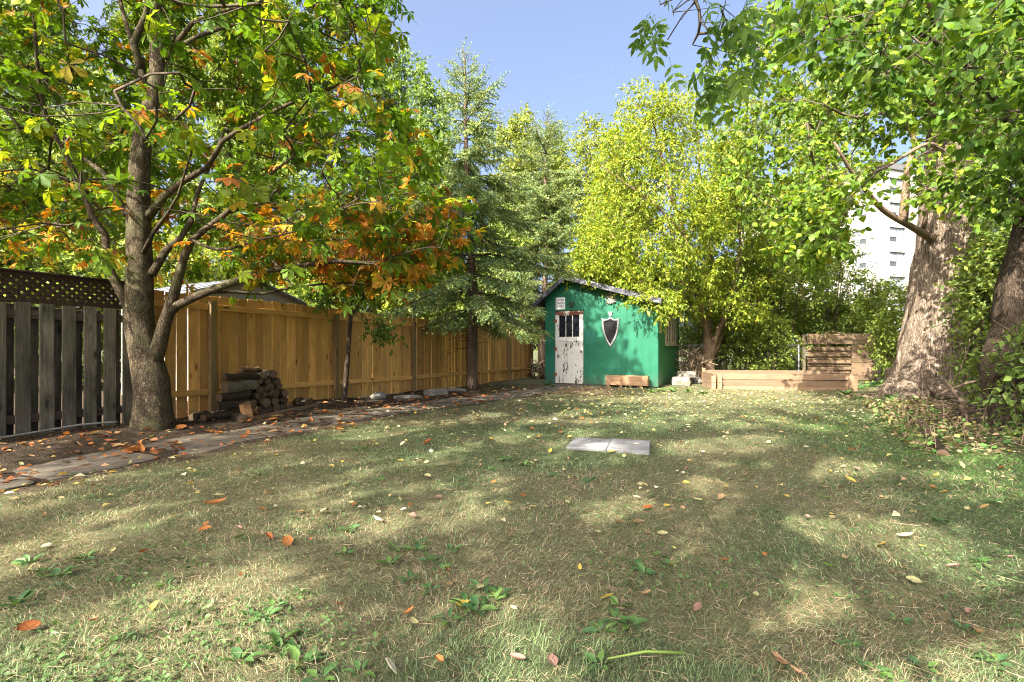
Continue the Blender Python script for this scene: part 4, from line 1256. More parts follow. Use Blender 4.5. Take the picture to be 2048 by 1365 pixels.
def tree(name, label, base, limbs, clumps, spec, bark, leafmat, cols, group=None, seed=1, trunk_n=14, tips=True, cat='tree', colfn=None,
         keep=None, single=0, single_name='leaf', trunk_noise=None, temps=None, tip_r=0.006, seg=0.35, maxr=0.07, center=None, limb_bark=None, temps_near=None, scfn=None, smooth=False):
    """limbs[0] is the trunk, the rest are branches (world points, radii); clumps are world points"""
    r = np.random.default_rng(seed)
    base = np.asarray(base, float)
    t = empty(name, label, cat, base, 0, group)
    for i, L in enumerate(limbs):
        P, Rr = catmull(L[0], L[1], 0.12 if i == 0 else 0.2)
        mb = MB()
        nz = trunk_noise if (trunk_noise and i == 0) else (lambda th, k, p: 1 + 0.10 * (vnoise(th * 1.3 + p[2] * 2, p[2] * 3 + p[0] * 2, 4) - .5) + 0.05 * (vnoise(th * 4, p[2] * 9, 9) - .5))
        mb.tube(P - base, Rr, trunk_n if i == 0 else 10, True, nz)
        o = mb.build('trunk' if i == 0 else 'branch', bark if (i == 0 or limb_bark is None) else limb_bark, t, True)
    clumps = np.asarray(clumps, float)
    if center is None: center = clumps.mean(0)
    if tips:
        seeds = limbs_to_seeds(limbs)
        lo = clumps[:, 2].min()
        s2 = seeds[seeds[:, 2] > lo - 1.2]
        if len(s2): seeds = s2
        mb = MB()
        for P, rr in grow(r, seeds, clumps, tip_r, seg, maxr=maxr):
            if smooth: P, rr = catmull(P, rr, seg * .55)
            mb.tube(P - base, rr, 5 if rr[1] > .018 else 3, False)
        mb.build('twigs', M['bark_twig'], t, True, kind='stuff')
    tw, pos, ax, nm, sc = foliage(r, clumps, center, spec)
    if keep is not None:
        ok = keep(pos); pos, ax, nm, sc = pos[ok], ax[ok], nm[ok], sc[ok]
    if spec.get('stalks', True):
        if keep is not None:
            kk = keep(tw[1]); tw = (tw[0][kk], tw[1][kk])
        V, F = cones(tw[0] - base, tw[1] - base, np.full(len(tw[0]), spec.get('twig_r', .004)), np.full(len(tw[0]), .0015))
        obj('twigs', np_mesh('twigs', V, F, M['bark_twig']), None, t, kind='stuff')
    if scfn is not None: sc = sc * scfn(pos)
    col = colfn(r, pos) if colfn else palette(r, len(pos), cols[0], cols[1], spec.get('jit', .2))
    if temps is None: temps = [T_simple()]
    pick = r.integers(len(temps), size=len(pos))
    sel = np.zeros(len(pos), bool)
    if single:
        # the leaves that show largest in the photograph become objects of their own
        X, Y = proj(pos); inn = (X > -60) & (X < 2100) & (Y > -60) & (pos[:, 1] > 0.6)
        size = np.where(inn, sc / np.maximum(pos[:, 1], .5), 0)
        sel[np.argsort(-size)[:single]] = True
        metas = {}
        for i in np.where(sel)[0]:
            # a few shared meshes : template x colour bin
            ci = tuple(np.round(np.log2(np.maximum(col[i], .004)) * 1.2).astype(int)); key = (pick[i], ci)
            if key not in metas:
                V, F = (temps_near or temps)[pick[i]]
                metas[key] = np_mesh(single_name, V, F, leafmat, np.repeat(col[i][None], len(V), 0))
            y = unit(ax[i]); x = unit(np.cross(y, nm[i])); z = np.cross(x, y)
            o = bpy.data.objects.new(single_name, metas[key]); COL.objects.link(o); o.parent = t
            Mx = Matrix(((x[0], y[0], z[0]), (x[1], y[1], z[1]), (x[2], y[2], z[2])))
            o.location = pos[i] - base; o.rotation_euler = Mx.to_euler(); o.scale = (sc[i],) * 3
    parts = []
    for k, T in enumerate(temps):
        q = (pick == k) & ~sel
        if q.any(): parts.append(place(T, pos[q] - base, ax[q], nm[q], sc[q], col[q]))
    V, F, Cc = merge(parts)
    obj('crown', np_mesh('crown', V, F, leafmat, Cc), None, t, kind='stuff')
    return t

def ell(r, n, c, rad, shell=0.5, zmin=None):
    "points in an ellipsoid, biased towards its surface"
    d = rand_dir(r, n); q = r.random((n, 1)) ** (1 / 3); q = shell + (1 - shell) * q if shell else q
    P = np.asarray(c) + d * q * np.asarray(rad)
    if zmin is not None: P = P[P[:, 2] > zmin]
    return P
def boxy(r, n, lo, hi):
    return np.asarray(lo) + r.random((n, 3)) * (np.asarray(hi) - np.asarray(lo))
def inpoly(x, y, poly):
    poly = np.asarray(poly, float); n = len(poly); c = np.zeros(len(x), bool); j = n - 1
    for i in range(n):
        a = (poly[i, 1] > y) != (poly[j, 1] > y)
        with np.errstate(divide='ignore', invalid='ignore'):
            b = x < (poly[j, 0] - poly[i, 0]) * (y - poly[i, 1]) / (poly[j, 1] - poly[i, 1]) + poly[i, 0]
        c ^= a & b; j = i
    return c

# gaps in the crowns through which patches of sun reach the lawn (x, y on the ground, radius)
SUN_GAPS = []
for _x, _y, _r in ((560, 1285, .17), (490, 1200, .12), (380, 1310, .15), (300, 1240, .10), (130, 1090, .14), (40, 1120, .12), (215, 1075, .08), (600, 1215, .10), (300, 1010, .07), (1690, 1240, .17), (1660, 1190, .12), (1720, 1300, .13), (1430, 1228, .09), (1640, 1035, .13), (1570, 1040, .08), (1750, 1045, .14),
                   (1480, 885, .22), (1540, 880, .2), (1590, 930, .16), (1700, 925, .18), (1390, 890, .2), (770, 860, .3), (1420, 955, .1), (1300, 990, .1), (1900, 1080, .12), (1960, 1300, .1), (1000, 1010, .08), (640, 1120, .09), (1150, 1290, .07), (900, 905, .16), (1350, 797, .5), (1430, 800, .5), (1500, 797, .5), (1570, 795, .5), (1640, 797, .5), (1700, 800, .5), (1750, 792, .4), (1250, 800, .3), (1480, 812, .3), (1600, 815, .3)):
    _Y = 1029 / (_y - 697)
    SUN_GAPS.append(((_x - 1024) / 980 * _Y, _Y, _r))
_g = np.random.default_rng(5)
for _k in range(80):
    _Y = _g.uniform(1.6, 9.5); SUN_GAPS.append((_g.uniform(-1, 1.02) * _Y, _Y, _g.uniform(.01, .07)))
for _x, _y in ((1080, 840), (1150, 825), (1260, 835), (1320, 850), (1400, 835), (1470, 850), (1550, 835), (1200, 860), (1620, 850), (980, 830), (1040, 870)):
    _Y = 1029 / (_y - 697); SUN_GAPS.append(((_x - 1024) / 980 * _Y, _Y, .2))
def in_gap(p):
    g = np.zeros(len(p), bool)
    k = p[:, 2] / math.tan(SUN_EL)
    gx, gy = p[:, 0] - SUN_H.x * k, p[:, 1] - SUN_H.y * k
    c = math.sin(SUN_EL)
    for x, y, r in SUN_GAPS:
        u = (gx - x) * SUN_H.x + (gy - y) * SUN_H.y; v = -(gx - x) * SUN_H.y + (gy - y) * SUN_H.x
        g |= (u * c) ** 2 + v ** 2 < (r + .14) ** 2
    return g & (vnoise(p[:, 0] * 9, p[:, 1] * 9 + p[:, 2] * 7, 5) < .88)
# ------------------------------------------------------------------ horse chestnut by the fence
def build_chestnut():
    r = np.random.default_rng(21)
    Y0 = 6.0
    def P(*a): return [px(x, y, Y) for x, y, Y in a]
    base = px(305, 857, Y0); base[2] = G(base[0], base[1]) - 0.05
    hw = lambda w, Y=6.0: w / 980 * Y / 2
    limbs = []
    trunk = P((309, 872, 6), (307, 845, 6), (306, 800, 6), (302, 760, 6), (292, 715, 6), (282, 670, 6), (278, 600, 6), (279, 540, 6), (277, 460, 6), (277, 400, 6), (280, 320, 6), (296, 230, 6.02), (314, 160, 6.05), (312, 60, 6.1), (306, -60, 6.1), (300, -200, 6.1), (305, -330, 6.1))
    limbs.append((trunk, [hw(w) for w in (86, 71, 63, 61, 55, 51, 47, 44, 41, 38, 35, 30, 26, 24, 20, 14, 6)], 0.55))
    def lim(pts, w0, w1, frac=0.35):
        n = len(pts); limbs.append((P(*pts), [hw(.78 * (w0 + (w1 - w0) * (k / (n - 1)) ** 0.8), pts[k][2]) for k in range(n)], frac))
    lim([(304, 735, 6), (319, 690, 5.97), (330, 645, 5.93), (340, 618, 5.9), (352, 573, 5.87), (368, 515, 5.85), (384, 480, 5.82), (443, 435, 5.75), (488, 394, 5.65), (540, 350, 5.5), (590, 310, 5.3)], 40, 5)
    lim([(334, 630, 5.92), (352, 613, 5.9), (414, 584, 5.85), (472, 562, 5.8), (524, 545, 5.78), (586, 533, 5.78), (673, 523, 5.85), (729, 527, 5.95), (776, 524, 6.1), (811, 517, 6.2), (860, 500, 6.3)], 26, 4, .4)
    lim([(420, 584, 5.85), (458, 584, 5.95), (527, 588, 6.15), (586, 575, 6.3), (696, 566, 6.6), (760, 575, 6.9)], 12, 3, .5)
    lim([(262, 640, 6.0), (253, 606, 5.95), (238, 577, 5.9), (223, 548, 5.87), (214, 510, 5.83), (210, 470, 5.8), (185, 435, 5.76), (170, 390, 5.72), (150, 349, 5.68), (123, 291, 5.6), (103, 263, 5.55), (80, 180, 5.4), (70, 60, 5.2)], 26, 8)
    lim([(297, 432, 6.0), (328, 394, 5.95), (369, 361, 5.9), (414, 336, 5.8), (445, 283, 5.7), (550, 222, 5.5), (624, 189, 5.35), (673, 172, 5.2), (720, 140, 5.0)], 22, 4)
    lim([(303, 550, 6.0), (332, 501, 6.1), (361, 476, 6.2), (382, 443, 6.3), (394, 390, 6.45), (420, 330, 6.6), (450, 260, 6.8)], 22, 5)
    lim([(283, 513, 5.95), (308, 464, 5.8), (336, 427, 5.6), (357, 390, 5.45), (369, 349, 5.3), (390, 280, 5.1)], 12, 4)
    lim([(255, 430, 6.0), (230, 390, 6.1), (205, 345, 6.2), (176, 324, 6.3), (130, 280, 6.5), (60, 230, 6.7)], 20, 5)
    lim([(330, 118, 6.05), (357, 82, 6.0), (386, 45, 5.9), (427, 27, 5.8), (492, 12, 5.6), (600, -20, 5.3)], 16, 4)
    lim([(332, 112, 6.05), (394, 74, 6.2), (443, 57, 6.3), (520, 40, 6.5), (620, 50, 6.8)], 14, 4)
    lim([(283, 140, 6.05), (268, 85, 6.05), (292, 30, 6.0), (300, -60, 5.9), (280, -180, 5.7)], 22, 8)
    lim([(288, 175, 6.02), (283, 140, 6.05), (262, 80, 6.1), (240, 0, 6.2), (220, -120, 6.4)], 20, 6)
    lim([(187, 437, 5.76), (135, 452, 5.65), (82, 447, 5.5), (0, 460, 5.3), (-90, 450, 5.1)], 8, 3)
    lim([(155, 371, 5.7), (107, 349, 5.6), (62, 338, 5.5), (0, 343, 5.3), (-90, 330, 5.0)], 9, 3)
    lim([(460, 425, 5.73), (500, 410, 5.75), (533, 406, 5.8), (607, 421, 5.9), (698, 451, 6.1), (780, 455, 6.3), (850, 440, 6.5)], 10, 3, .3)
    lim([(384, 480, 5.82), (440, 500, 5.5), (520, 480, 5.2), (600, 460, 5.0), (680, 420, 4.9)], 9, 3, .4)
    # clumps inside the crown outline seen in the photograph, at depths round the trunk
    c0 = np.array([-4.2, 6.1, 5.2])
    A = ell(r, 4600, c0, (4.4, 3.5, 4.4), 0.3)
    X, Y = proj(A)
    poly = [(-400, 545), (60, 535), (200, 548), (330, 545), (430, 520), (520, 555), (640, 560), (740, 580), (860, 555), (925, 490), (930, 410), (840, 350), (850, 290), (790, 220), (720, 150), (765, 90), (790, 0), (780, -300), (500, -900), (-600, -900), (-900, 200)]
    ok = inpoly(X, Y, poly)
    # looser low right side, clear trunk zone under the crown
    ok &= ~((np.abs(X - 300) < 190) & (Y > 470) & (r.random(len(X)) < .85))
    ok &= ~((X < 200) & (Y > 510) & (r.random(len(X)) < .6))
    A = A[ok]
    X, Y = proj(A)
    A = A[~((A[:, 1] < 5.75) & (Y > 250) & (X < 640) & (r.random(len(A)) < .7))][:1600]
    B = boxy(r, 900, (-4.2, 5.2, 2.0), (-0.5, 7.2, 3.3)); X, Y = proj(B)
    B = B[inpoly(X, Y, [(470, 430), (700, 400), (905, 400), (915, 470), (860, 530), (740, 550), (600, 530), (480, 540)])][:100]
    cl = np.concatenate([A, B])
    def colfn(r, pos):
        n = len(pos)
        X, Y = proj(pos)
        # autumn colour: strongest low on the outside of the crown
        f = sstep(3.7, 2.2, pos[:, 2]) * (0.45 + 0.55 * sstep(-4.6, -2.5, pos[:, 0])) * sstep(4.4, 5.6, pos[:, 1])
        f = np.clip(0.06 + f * 0.56 + (r.random(n) - .5) * .25, 0.03, 0.56)
        g = palette(r, n, [(.105, .205, .02), (.075, .155, .02), (.16, .27, .022), (.26, .31, .03)], [4, 3, 2.6, 1.1], .2)
        o = palette(r, n, [(.58, .25, .045), (.44, .16, .03), (.58, .4, .05), (.30, .12, .04), (.38, .38, .04)], [4, 2.6, 2.8, 1.4, 2.2], .2)
        return np.where((r.random(n) < f)[:, None], o, g)
    spec = dict(twigs=6, leaves=2, twig_len=0.42, size=0.255, out=.5, rnd=.9, droop=.12, along=.6, spread=.8, ldroop=.35, tilt=.42, twig_r=.005)
    kinds = ((1, 6), (2, 5), (3, 6), (4, 5))
    near = [T_palmate(k, n) for k, n in kinds]; temps = [T_palmate(k, n, True) for k, n in kinds]
    def tn(th, k, p):
        return 1 + 0.14 * (vnoise(th * 1.6, p[2] * 2.2, 4) - .5) + 0.09 * (vnoise(th * 5, p[2] * 5, 9) - .5) + 0.05 * (vnoise(th * 11, p[2] * 16, 19) - .5)
    keep = lambda p: (p[:, 1] > 4.0) & ~in_gap(p)
    tree('chestnut_tree', 'horse chestnut with green and rusty orange leaves and thick trunk against the fence', base, limbs, cl, spec, M['bark_chestnut'], M['leaf_chestnut'], None,
         seed=22, trunk_n=28, colfn=colfn, temps=temps, temps_near=near, keep=keep, single=290, trunk_noise=tn, tip_r=0.004, maxr=0.017, center=c0, smooth=True)
build_chestnut()

# ------------------------------------------------------------------ spruces
def T_spray(seed, n=17):
    "a needle clad branchlet, length 1 along y"
    r = np.random.default_rng(seed); V, F = [], []
    V += [(-.012, 0, 0), (.012, 0, 0), (0, 1, 0)]; F.append((0, 1, 2))
    for k in range(n):
        y = (k + .5) / n; a = r.uniform(0, 2 * math.pi)
        L = (0.13 if y < .85 else .09) * r.uniform(.8, 1.2)
        d = np.array([math.cos(a) * .8, .62, math.sin(a) * .8]); d /= np.linalg.norm(d)
        sd = unit(np.cross(d, (r.normal(), r.normal(), r.normal()))) * 0.04
        b = np.array([0, y, 0]); i = len(V)
        V += [tuple(b - sd), tuple(b + sd), tuple(b + d * L)]; F.append((i, i + 1, i + 2))
    return np.array(V), np.array(F)
SPRAY = [T_spray(k) for k in range(4)]
def spruce(label, base, H, tr, zlow, wfun, seed, cols, nper=7, droop=.35, lean=(0, 0), name='spruce_tree', sp=0.2, keep=None, dz=0.3):
    r = np.random.default_rng(seed); base = np.asarray(base, float)
    t = empty(name, label, 'tree', base)
    zs = np.linspace(0, H, 26)
    P = np.stack([lean[0] * (zs / H) ** 1.5 + 0.03 * np.sin(zs * 1.1 + seed), lean[1] * (zs / H), zs], 1); P[0, 2] = -0.1
    Rr = tr * (1 - zs / H) ** 0.85 + 0.008; Rr[0] *= 1.35; Rr[1] *= 1.08
    mb = MB(); mb.tube(P, Rr, 14, True, lambda th, k, p: 1 + .16 * (vnoise(th * 2.5, p[2] * 5, 3) - .5) + .08 * (vnoise(th * 6, p[2] * 14, 8) - .5))
    mb.build('trunk', M['bark_spruce'], t, True)
    ms = MB()
    sp_pos, sp_ax, sp_len, sp_lit = [], [], [], []
    z = zlow; k0 = 0
    while z < H - 0.25:
        n = nper if z < H * .8 else 5
        for k in range(n):
            az = 2 * math.pi * (k + r.uniform(-.3, .3)) / n + k0
            zz = z + r.uniform(-.1, .1)
            L = wfun(zz / H) * r.uniform(.5, 1.3)
            if L < .08: continue
            o = np.array([np.interp(zz, zs, P[:, 0]), np.interp(zz, zs, P[:, 1]), zz])
            dh = np.array([math.cos(az), math.sin(az), 0])
            rise = 0.55 if zz > H * .78 else 0.1
            dr = droop * (1.15 - zz / H)
            m = max(4, int(L / .22)); pts = []
            for j in range(m + 1):
                q = j / m
                pts.append(o + dh * L * q + np.array([0, 0, L * (rise * q - dr * q * q * 1.3 + 0.22 * q ** 4)]) + r.normal(size=3) * .012 * (j > 0))
            pts = np.array(pts)
            ms.tube(pts, np.linspace(.008 + .012 * L, .004, m + 1), 5, False)
            side = np.array([-dh[1], dh[0], 0])
            s = .12 + .1 * r.random()
            while s < L:
                q = s / L; f = q * m; j = min(int(f), m - 1); p = pts[j] + (pts[j + 1] - pts[j]) * (f - j)
                tdir = unit(pts[min(j + 1, m)] - pts[j])
                bare_in = 0.22 if zz < H * .5 else 0.05
                if q > bare_in:
                    for sg in (-1, 1, -1, 1):
                        l = (0.16 + .34 * (1 - abs(q - .45))) * min(1.0, .35 + L * .5) * r.uniform(.6, 1.2)
                        hang = r.uniform(.25, .95) * (1.1 - zz / H * .7)
                        sp_pos.append(p); sp_ax.append(side * sg * r.uniform(.45, .9) + tdir * r.uniform(.35, .8) + np.array([0, 0, -hang])); sp_len.append(l)
                    if r.random() < .7:
                        sp_pos.append(p); sp_ax.append(tdir * .5 + np.array([0, 0, -.9 if zz < H * .8 else .35]) + r.normal(size=3) * .25); sp_len.append(r.uniform(.16, .38) * min(1, .4 + L * .5))
                s += sp * r.uniform(.18, .34)
            sp_pos.append(pts[-1]); sp_ax.append(pts[-1] - pts[-2] + r.normal(size=3) * .02); sp_len.append(r.uniform(.2, .35))
        z += dz * r.uniform(.8, 1.2) if z < H * .8 else dz * .6; k0 += 0.7
    for q in range(3):
        sp_pos.append(P[-1] - [0, 0, .2 * q]); sp_ax.append(np.array([r.normal() * .1, r.normal() * .1, 1])); sp_len.append(.35)
    # dead twigs low on the trunk
    for k in range(26):
        zz = r.uniform(zlow - .9, zlow + 1.6); az = r.uniform(0, 6.28); L = r.uniform(.25, 1.1)
        o = np.array([np.interp(zz, zs, P[:, 0]), np.interp(zz, zs, P[:, 1]), zz])
        d = np.array([math.cos(az), math.sin(az), r.uniform(-.35, .15)])
        ms.tube([o, o + d * L * .5 + [0, 0, .03], o + d * L], [.009, .006, .002], 4, False)
    ms.build('branches', M['bark_twig'], t, True, kind='stuff')
    pos, ax, ln = np.array(sp_pos), unit(np.array(sp_ax)), np.array(sp_len)
    if keep is not None:
        ok = keep(pos + base); pos, ax, ln = pos[ok], ax[ok], ln[ok]
    nm = unit(rand_dir(r, len(pos)) + [0, 0, .4]); col = palette(r, len(pos), *cols, .16)
    pick = r.integers(4, size=len(pos)); parts = []
    for k in range(4):
        q = pick == k; parts.append(place(SPRAY[k], pos[q], ax[q], nm[q], ln[q] * 1.0, col[q]))
    V, F, C = merge(parts)
    obj('crown', np_mesh('crown', V, F, M['needle'], C), None, t, kind='stuff')
    return len(pos)
b = px(947, 782, 12.1); b[2] = G(b[0], b[1])
SPR_A = ([(.14, .22, .075), (.19, .26, .075), (.27, .3, .08), (.12, .21, .11)], [3, 3, 3, 1.5])
SPR_B = ([(.17, .24, .07), (.21, .26, .075), (.13, .21, .10), (.25, .26, .08)], [3, 2, 2, 1.5])
n1 = spruce('tall spruce with scaly bare lower trunk standing in front of the picket fence', b, 8.55, 0.125, 1.95, lambda h: (np.interp(h, [.2, .27, .35, .5, .63, .76, .86, 1.0], [1.9, 2.15, 2.0, 1.7, 1.4, 1.05, .6, .05])), 5, SPR_A, 6, .5, (-.28, .1), dz=.44, sp=.18)
b = np.array([1.12, 17.0, 0.0])
n2 = spruce('paler spruce rising behind the left side of the green shed', b, 9.3, 0.12, 2.2, lambda h: (np.interp(h, [.2, .35, .5, .7, .85, 1.0], [1.5, 1.7, 1.5, 1.15, .7, .05])), 9, SPR_B, 6, .3, (.1, 0), dz=.42, sp=.18)

# ------------------------------------------------------------------ yellowing multi-stem tree by the shed
def build_yellow():
    r = np.random.default_rng(31)
    base = np.array([6.4, 16.0, 0.0])
    P = lambda *a: [px(x, y, Y) for x, y, Y in a]
    hw = lambda w, Y=16.0: w / 980 * Y / 2
    limbs = [(P((1420, 770, 16), (1418, 720, 16), (1415, 690, 16), (1413, 658, 16), (1405, 623, 15.9), (1393, 584, 15.8), (1386, 540, 15.6), (1370, 470, 15.3), (1345, 400, 15.0), (1320, 300, 14.8), (1300, 215, 14.7)), [hw(w) for w in (24, 19, 16, 14, 13, 11, 10, 8, 7, 5, 2)], .5)]
    def lim(pts, w0, w1): limbs.append((P(*pts), [hw(w0 + (w1 - w0) * k / (len(pts) - 1)) for k in range(len(pts))], .45))
    lim([(1420, 710, 16), (1421, 680, 16.1), (1420, 635, 16.2), (1419, 600, 16.2), (1425, 540, 16.3), (1415, 450, 16.3), (1400, 350, 16.2), (1395, 260, 16.2)], 11, 3)
    lim([(1422, 720, 16), (1428, 684, 15.9), (1446, 640, 15.7), (1459, 605, 15.6), (1470, 560, 15.4), (1480, 480, 15.2), (1470, 400, 15)], 13, 3)
    lim([(1424, 715, 16.05), (1440, 680, 16.2), (1452, 640, 16.4), (1462, 600, 16.5), (1490, 540, 16.7)], 10, 4)
    lim([(1386, 540, 15.6), (1350, 500, 15.0), (1300, 480, 14.3), (1250, 470, 13.8), (1200, 480, 13.4)], 7, 2)
    lim([(1392, 584, 15.8), (1350, 560, 14.9), (1310, 560, 14.0), (1270, 565, 13.3)], 6, 2)
    lim([(1370, 470, 15.3), (1310, 410, 14.8), (1240, 360, 14.5), (1200, 330, 14.4)], 6, 2)
    A = np.concatenate([ell(r, 1100, px(1310, 420, 15.0), (2.7, 2.2, 3.3), .2), ell(r, 260, px(1310, 250, 15.2), (1.5, 1.6, 2.2), .1), ell(r, 220, px(1250, 520, 14.0), (1.9, 1.3, 0.9), .1), ell(r, 240, px(1440, 480, 15.6), (1.5, 1.6, 2.0), .1), ell(r, 150, px(1450, 590, 15.0), (1.5, 1.2, .9), .1)])
    X, Y = proj(A)
    ok = inpoly(X, Y, [(1150, 560), (1165, 450), (1195, 330), (1225, 215), (1290, 165), (1360, 160), (1420, 220), (1520, 330), (1540, 520), (1530, 620), (1480, 680), (1440, 640), (1340, 640), (1300, 610), (1220, 575)])
    ok &= ~((X < 1345) & (Y > 545 + (X - 1140) * 0.30))
    A = A[ok]; r.shuffle(A); gp = fbm(A[:, 0] * .9, A[:, 2] * .9 + A[:, 1] * .5, 15, 2); A = A[(gp < .66) | (r.random(len(A)) < .4)][:960]
    hang = np.array([px(x + q, y + w_, Y) for x, y, Y in ((1150, 560, 14.0), (1175, 558, 13.9), (1200, 566, 13.7), (1225, 572, 13.6), (1255, 582, 13.4), (1285, 592, 13.2), (1310, 602, 13.1), (1330, 614, 13.0), (1345, 600, 13.4), (1160, 545, 14.2), (1300, 575, 13.5), (1265, 565, 13.6), (1215, 552, 13.9)) for q, w_ in ((0, 0), (9, -14), (-14, -6), (16, 6), (2, -26))])
    hang2 = np.array([px(x, y, Y) for x, y, Y in ((1262, 596, 12.7), (1288, 604, 12.6), (1306, 610, 12.7), (1322, 626, 12.6), (1296, 588, 12.9), (1330, 606, 12.9), (1275, 586, 12.8))])
    A = np.concatenate([A, hang, hang2])
    cols = ([(.25, .32, .033), (.18, .28, .03), (.34, .37, .04), (.12, .21, .03), (.44, .37, .04)], [4, 3.5, 2.8, 2, .6])
    spec = dict(twigs=9, leaves=8, twig_len=.42, size=.12, stalks=False, out=.4, rnd=1.0, droop=.25, along=.7, spread=.8, ldroop=.35, tilt=.8)
    tree('ash_tree', 'multi stemmed tree with yellow green leaves overhanging the right of the shed roof', base, limbs, A, spec, M['bark_pale'], M['leaf_fine'], cols, seed=32, temps=[T_quad(.17), T_quad(.2, .05)], tip_r=.005, maxr=.04)
    # low sprays hanging in front of the shed's eave, whose leaves throw their shadow on the wall
build_yellow()
# ------------------------------------------------------------------ old big tree on the right
def build_big():
    r = np.random.default_rng(41)
    Yb = 10.6
    base = px(1862, 790, Yb); base[2] = 0
    P = lambda *a: [px(x, y, Y) for x, y, Y in a]
    hw = lambda w, Y=Yb: w / 980 * Y / 2
    trunk = P((1858, 812, Yb), (1860, 790, Yb), (1864, 765, Yb), (1868, 735, Yb), (1873, 700, Yb), (1878, 650, Yb), (1884, 590, Yb), (1889, 530, Yb), (1894, 470, Yb), (1902, 400, Yb), (1908, 330, Yb + .1), (1905, 240, Yb + .2), (1900, 130, Yb + .3), (1895, 0, Yb + .4), (1890, -150, Yb + .5), (1885, -320, Yb + .5))
    wid = [185, 166, 148, 138, 130, 120, 112, 108, 108, 112, 104, 88, 74, 60, 40, 10]
    ang0 = r.uniform(0, 6.28)
    def tn(th, k, p):
        z = p[2]
        flare = max(0, 1 - z / 0.9)
        lobes = 1 + 0.22 * flare ** 1.5 * math.cos(5 * th + 1.0) + 0.12 * flare * math.cos(3 * th + 2)
        rid = abs(float(vnoise(th * 7.0, z * 1.3 + 0.6 * math.sin(th * 3), 3)) - .5) * 2
        rid2 = abs(float(vnoise(th * 15.0, z * 3.2, 13)) - .5) * 2
        return lobes * (1 + 0.05 * math.cos(2 * th + z)) + 0.10 * (rid - .5) + 0.05 * (rid2 - .5) + .03 * (float(vnoise(th * 30, z * 12, 7)) - .5)
    limbs = [(trunk, [hw(w * .93) for w in wid], .5)]
    def lim(pts, w0, w1, fr=.4): limbs.append((P(*pts), [hw(w0 + (w1 - w0) * (k / (len(pts) - 1)) ** .7, pts[k][2]) for k in range(len(pts))], fr))
    lim([(1900, 505, 10.75), (1868, 482, 10.45), (1838, 463, 10.2), (1812, 448, 10.0), (1780, 430, 9.8), (1755, 410, 9.6), (1735, 385, 9.4), (1715, 360, 9.2), (1697, 335, 9.0), (1684, 312, 8.9), (1668, 285, 8.8)], 18, 5, .65)
    lim([(1806, 445, 9.98), (1810, 400, 9.95), (1813, 360, 9.95), (1816, 328, 9.95), (1830, 290, 10.0), (1810, 230, 10.1)], 17, 8, .6)
    lim([(1845, 460, 10.3), (1852, 430, 10.2), (1858, 400, 10.15), (1860, 350, 10.1)], 8, 3, .6)
    lim([(1900, 240, 10.8), (1840, 170, 10.0), (1760, 110, 9.2), (1680, 70, 8.4), (1580, 40, 7.8)], 36, 6)
    lim([(1905, 200, 10.8), (1960, 130, 10.4), (2030, 80, 9.8), (2120, 40, 9.2)], 34, 8)
    lim([(1898, 120, 10.9), (1850, 0, 10.0), (1780, -120, 9.0), (1700, -220, 8.2)], 34, 8)
    lim([(1905, 330, 10.4), (1880, 300, 9.2), (1850, 290, 8.2), (1780, 330, 7.4), (1740, 350, 7.0)], 13, 4)
    # canopy: drooping curtain of leaves, outline from the photograph
    A = np.concatenate([boxy(r, 3400, (3.6, 10.6, 3.6), (15.5, 14.5, 12.5)), boxy(r, 700, (7.6, 9.0, 5.0), (12.5, 10.6, 10.0))])
    X, Y = proj(A)
    ok = inpoly(X, Y, [(1405, 140), (1470, 60), (1560, -60), (1500, -500), (2600, -500), (2500, 380), (2050, 300), (1990, 330), (1960, 300), (1880, 300), (1870, 250), (1800, 290), (1740, 330), (1700, 400), (1640, 440), (1560, 470), (1480, 430), (1420, 330), (1440, 240)])
    A = A[ok]
    keep_hole = ~inpoly(*proj(A), [(1680, 330), (1840, 320), (1850, 640), (1740, 640), (1700, 500)])
    A = A[keep_hole]; r.shuffle(A); A = A[:900]
    B = boxy(r, 600, (5.2, 7.5, 2.7), (10.0, 9.6, 4.8)); X, Y = proj(B)
    B = B[inpoly(X, Y, [(1560, 420), (1640, 330), (1700, 350), (1740, 320), (1770, 300), (1760, 340), (1690, 440), (1640, 520), (1560, 500)])][:60]
    C_ = boxy(r, 500, (7.6, 8.2, 3.6), (9.6, 9.6, 5.2)); X, Y = proj(C_)
    C_ = C_[inpoly(X, Y, [(1800, 290), (1890, 290), (1960, 330), (1985, 390), (1930, 400), (1900, 370), (1840, 410), (1800, 380)])][:45]
    A = np.concatenate([A, B, C_])
    rk = np.random.default_rng(43)
    def mkeep(p):
        X, Y = proj(p); u = rk.random(len(p))
        hole = inpoly(X, Y, [(1680, 335), (1830, 325), (1855, 400), (1850, 640), (1745, 640), (1700, 480)]) & (u < .72)
        lx = np.interp(Y, [310, 335, 385, 430, 463], [1684, 1697, 1735, 1780, 1838])
        lb = (Y > 318) & (Y < 470) & (np.abs(X - lx) < 26) & (u < .8)
        tr = (p[:, 1] < 10.7) & (X > 1840) & (X < 1965) & (Y > 285) & (Y < 440) & (u < .6)
        return ~hole & ~tr & ~lb
    cols = ([(.12, .22, .028), (.165, .27, .03), (.085, .17, .03), (.23, .32, .035), (.38, .36, .04)], [4, 3.5, 2, 2.4, .5])
    spec = dict(twigs=7, leaves=6, twig_len=.5, size=.135, out=.2, rnd=1.0, droop=.45, along=.5, spread=.8, ldroop=.55, tilt=.75, twig_r=.0035)
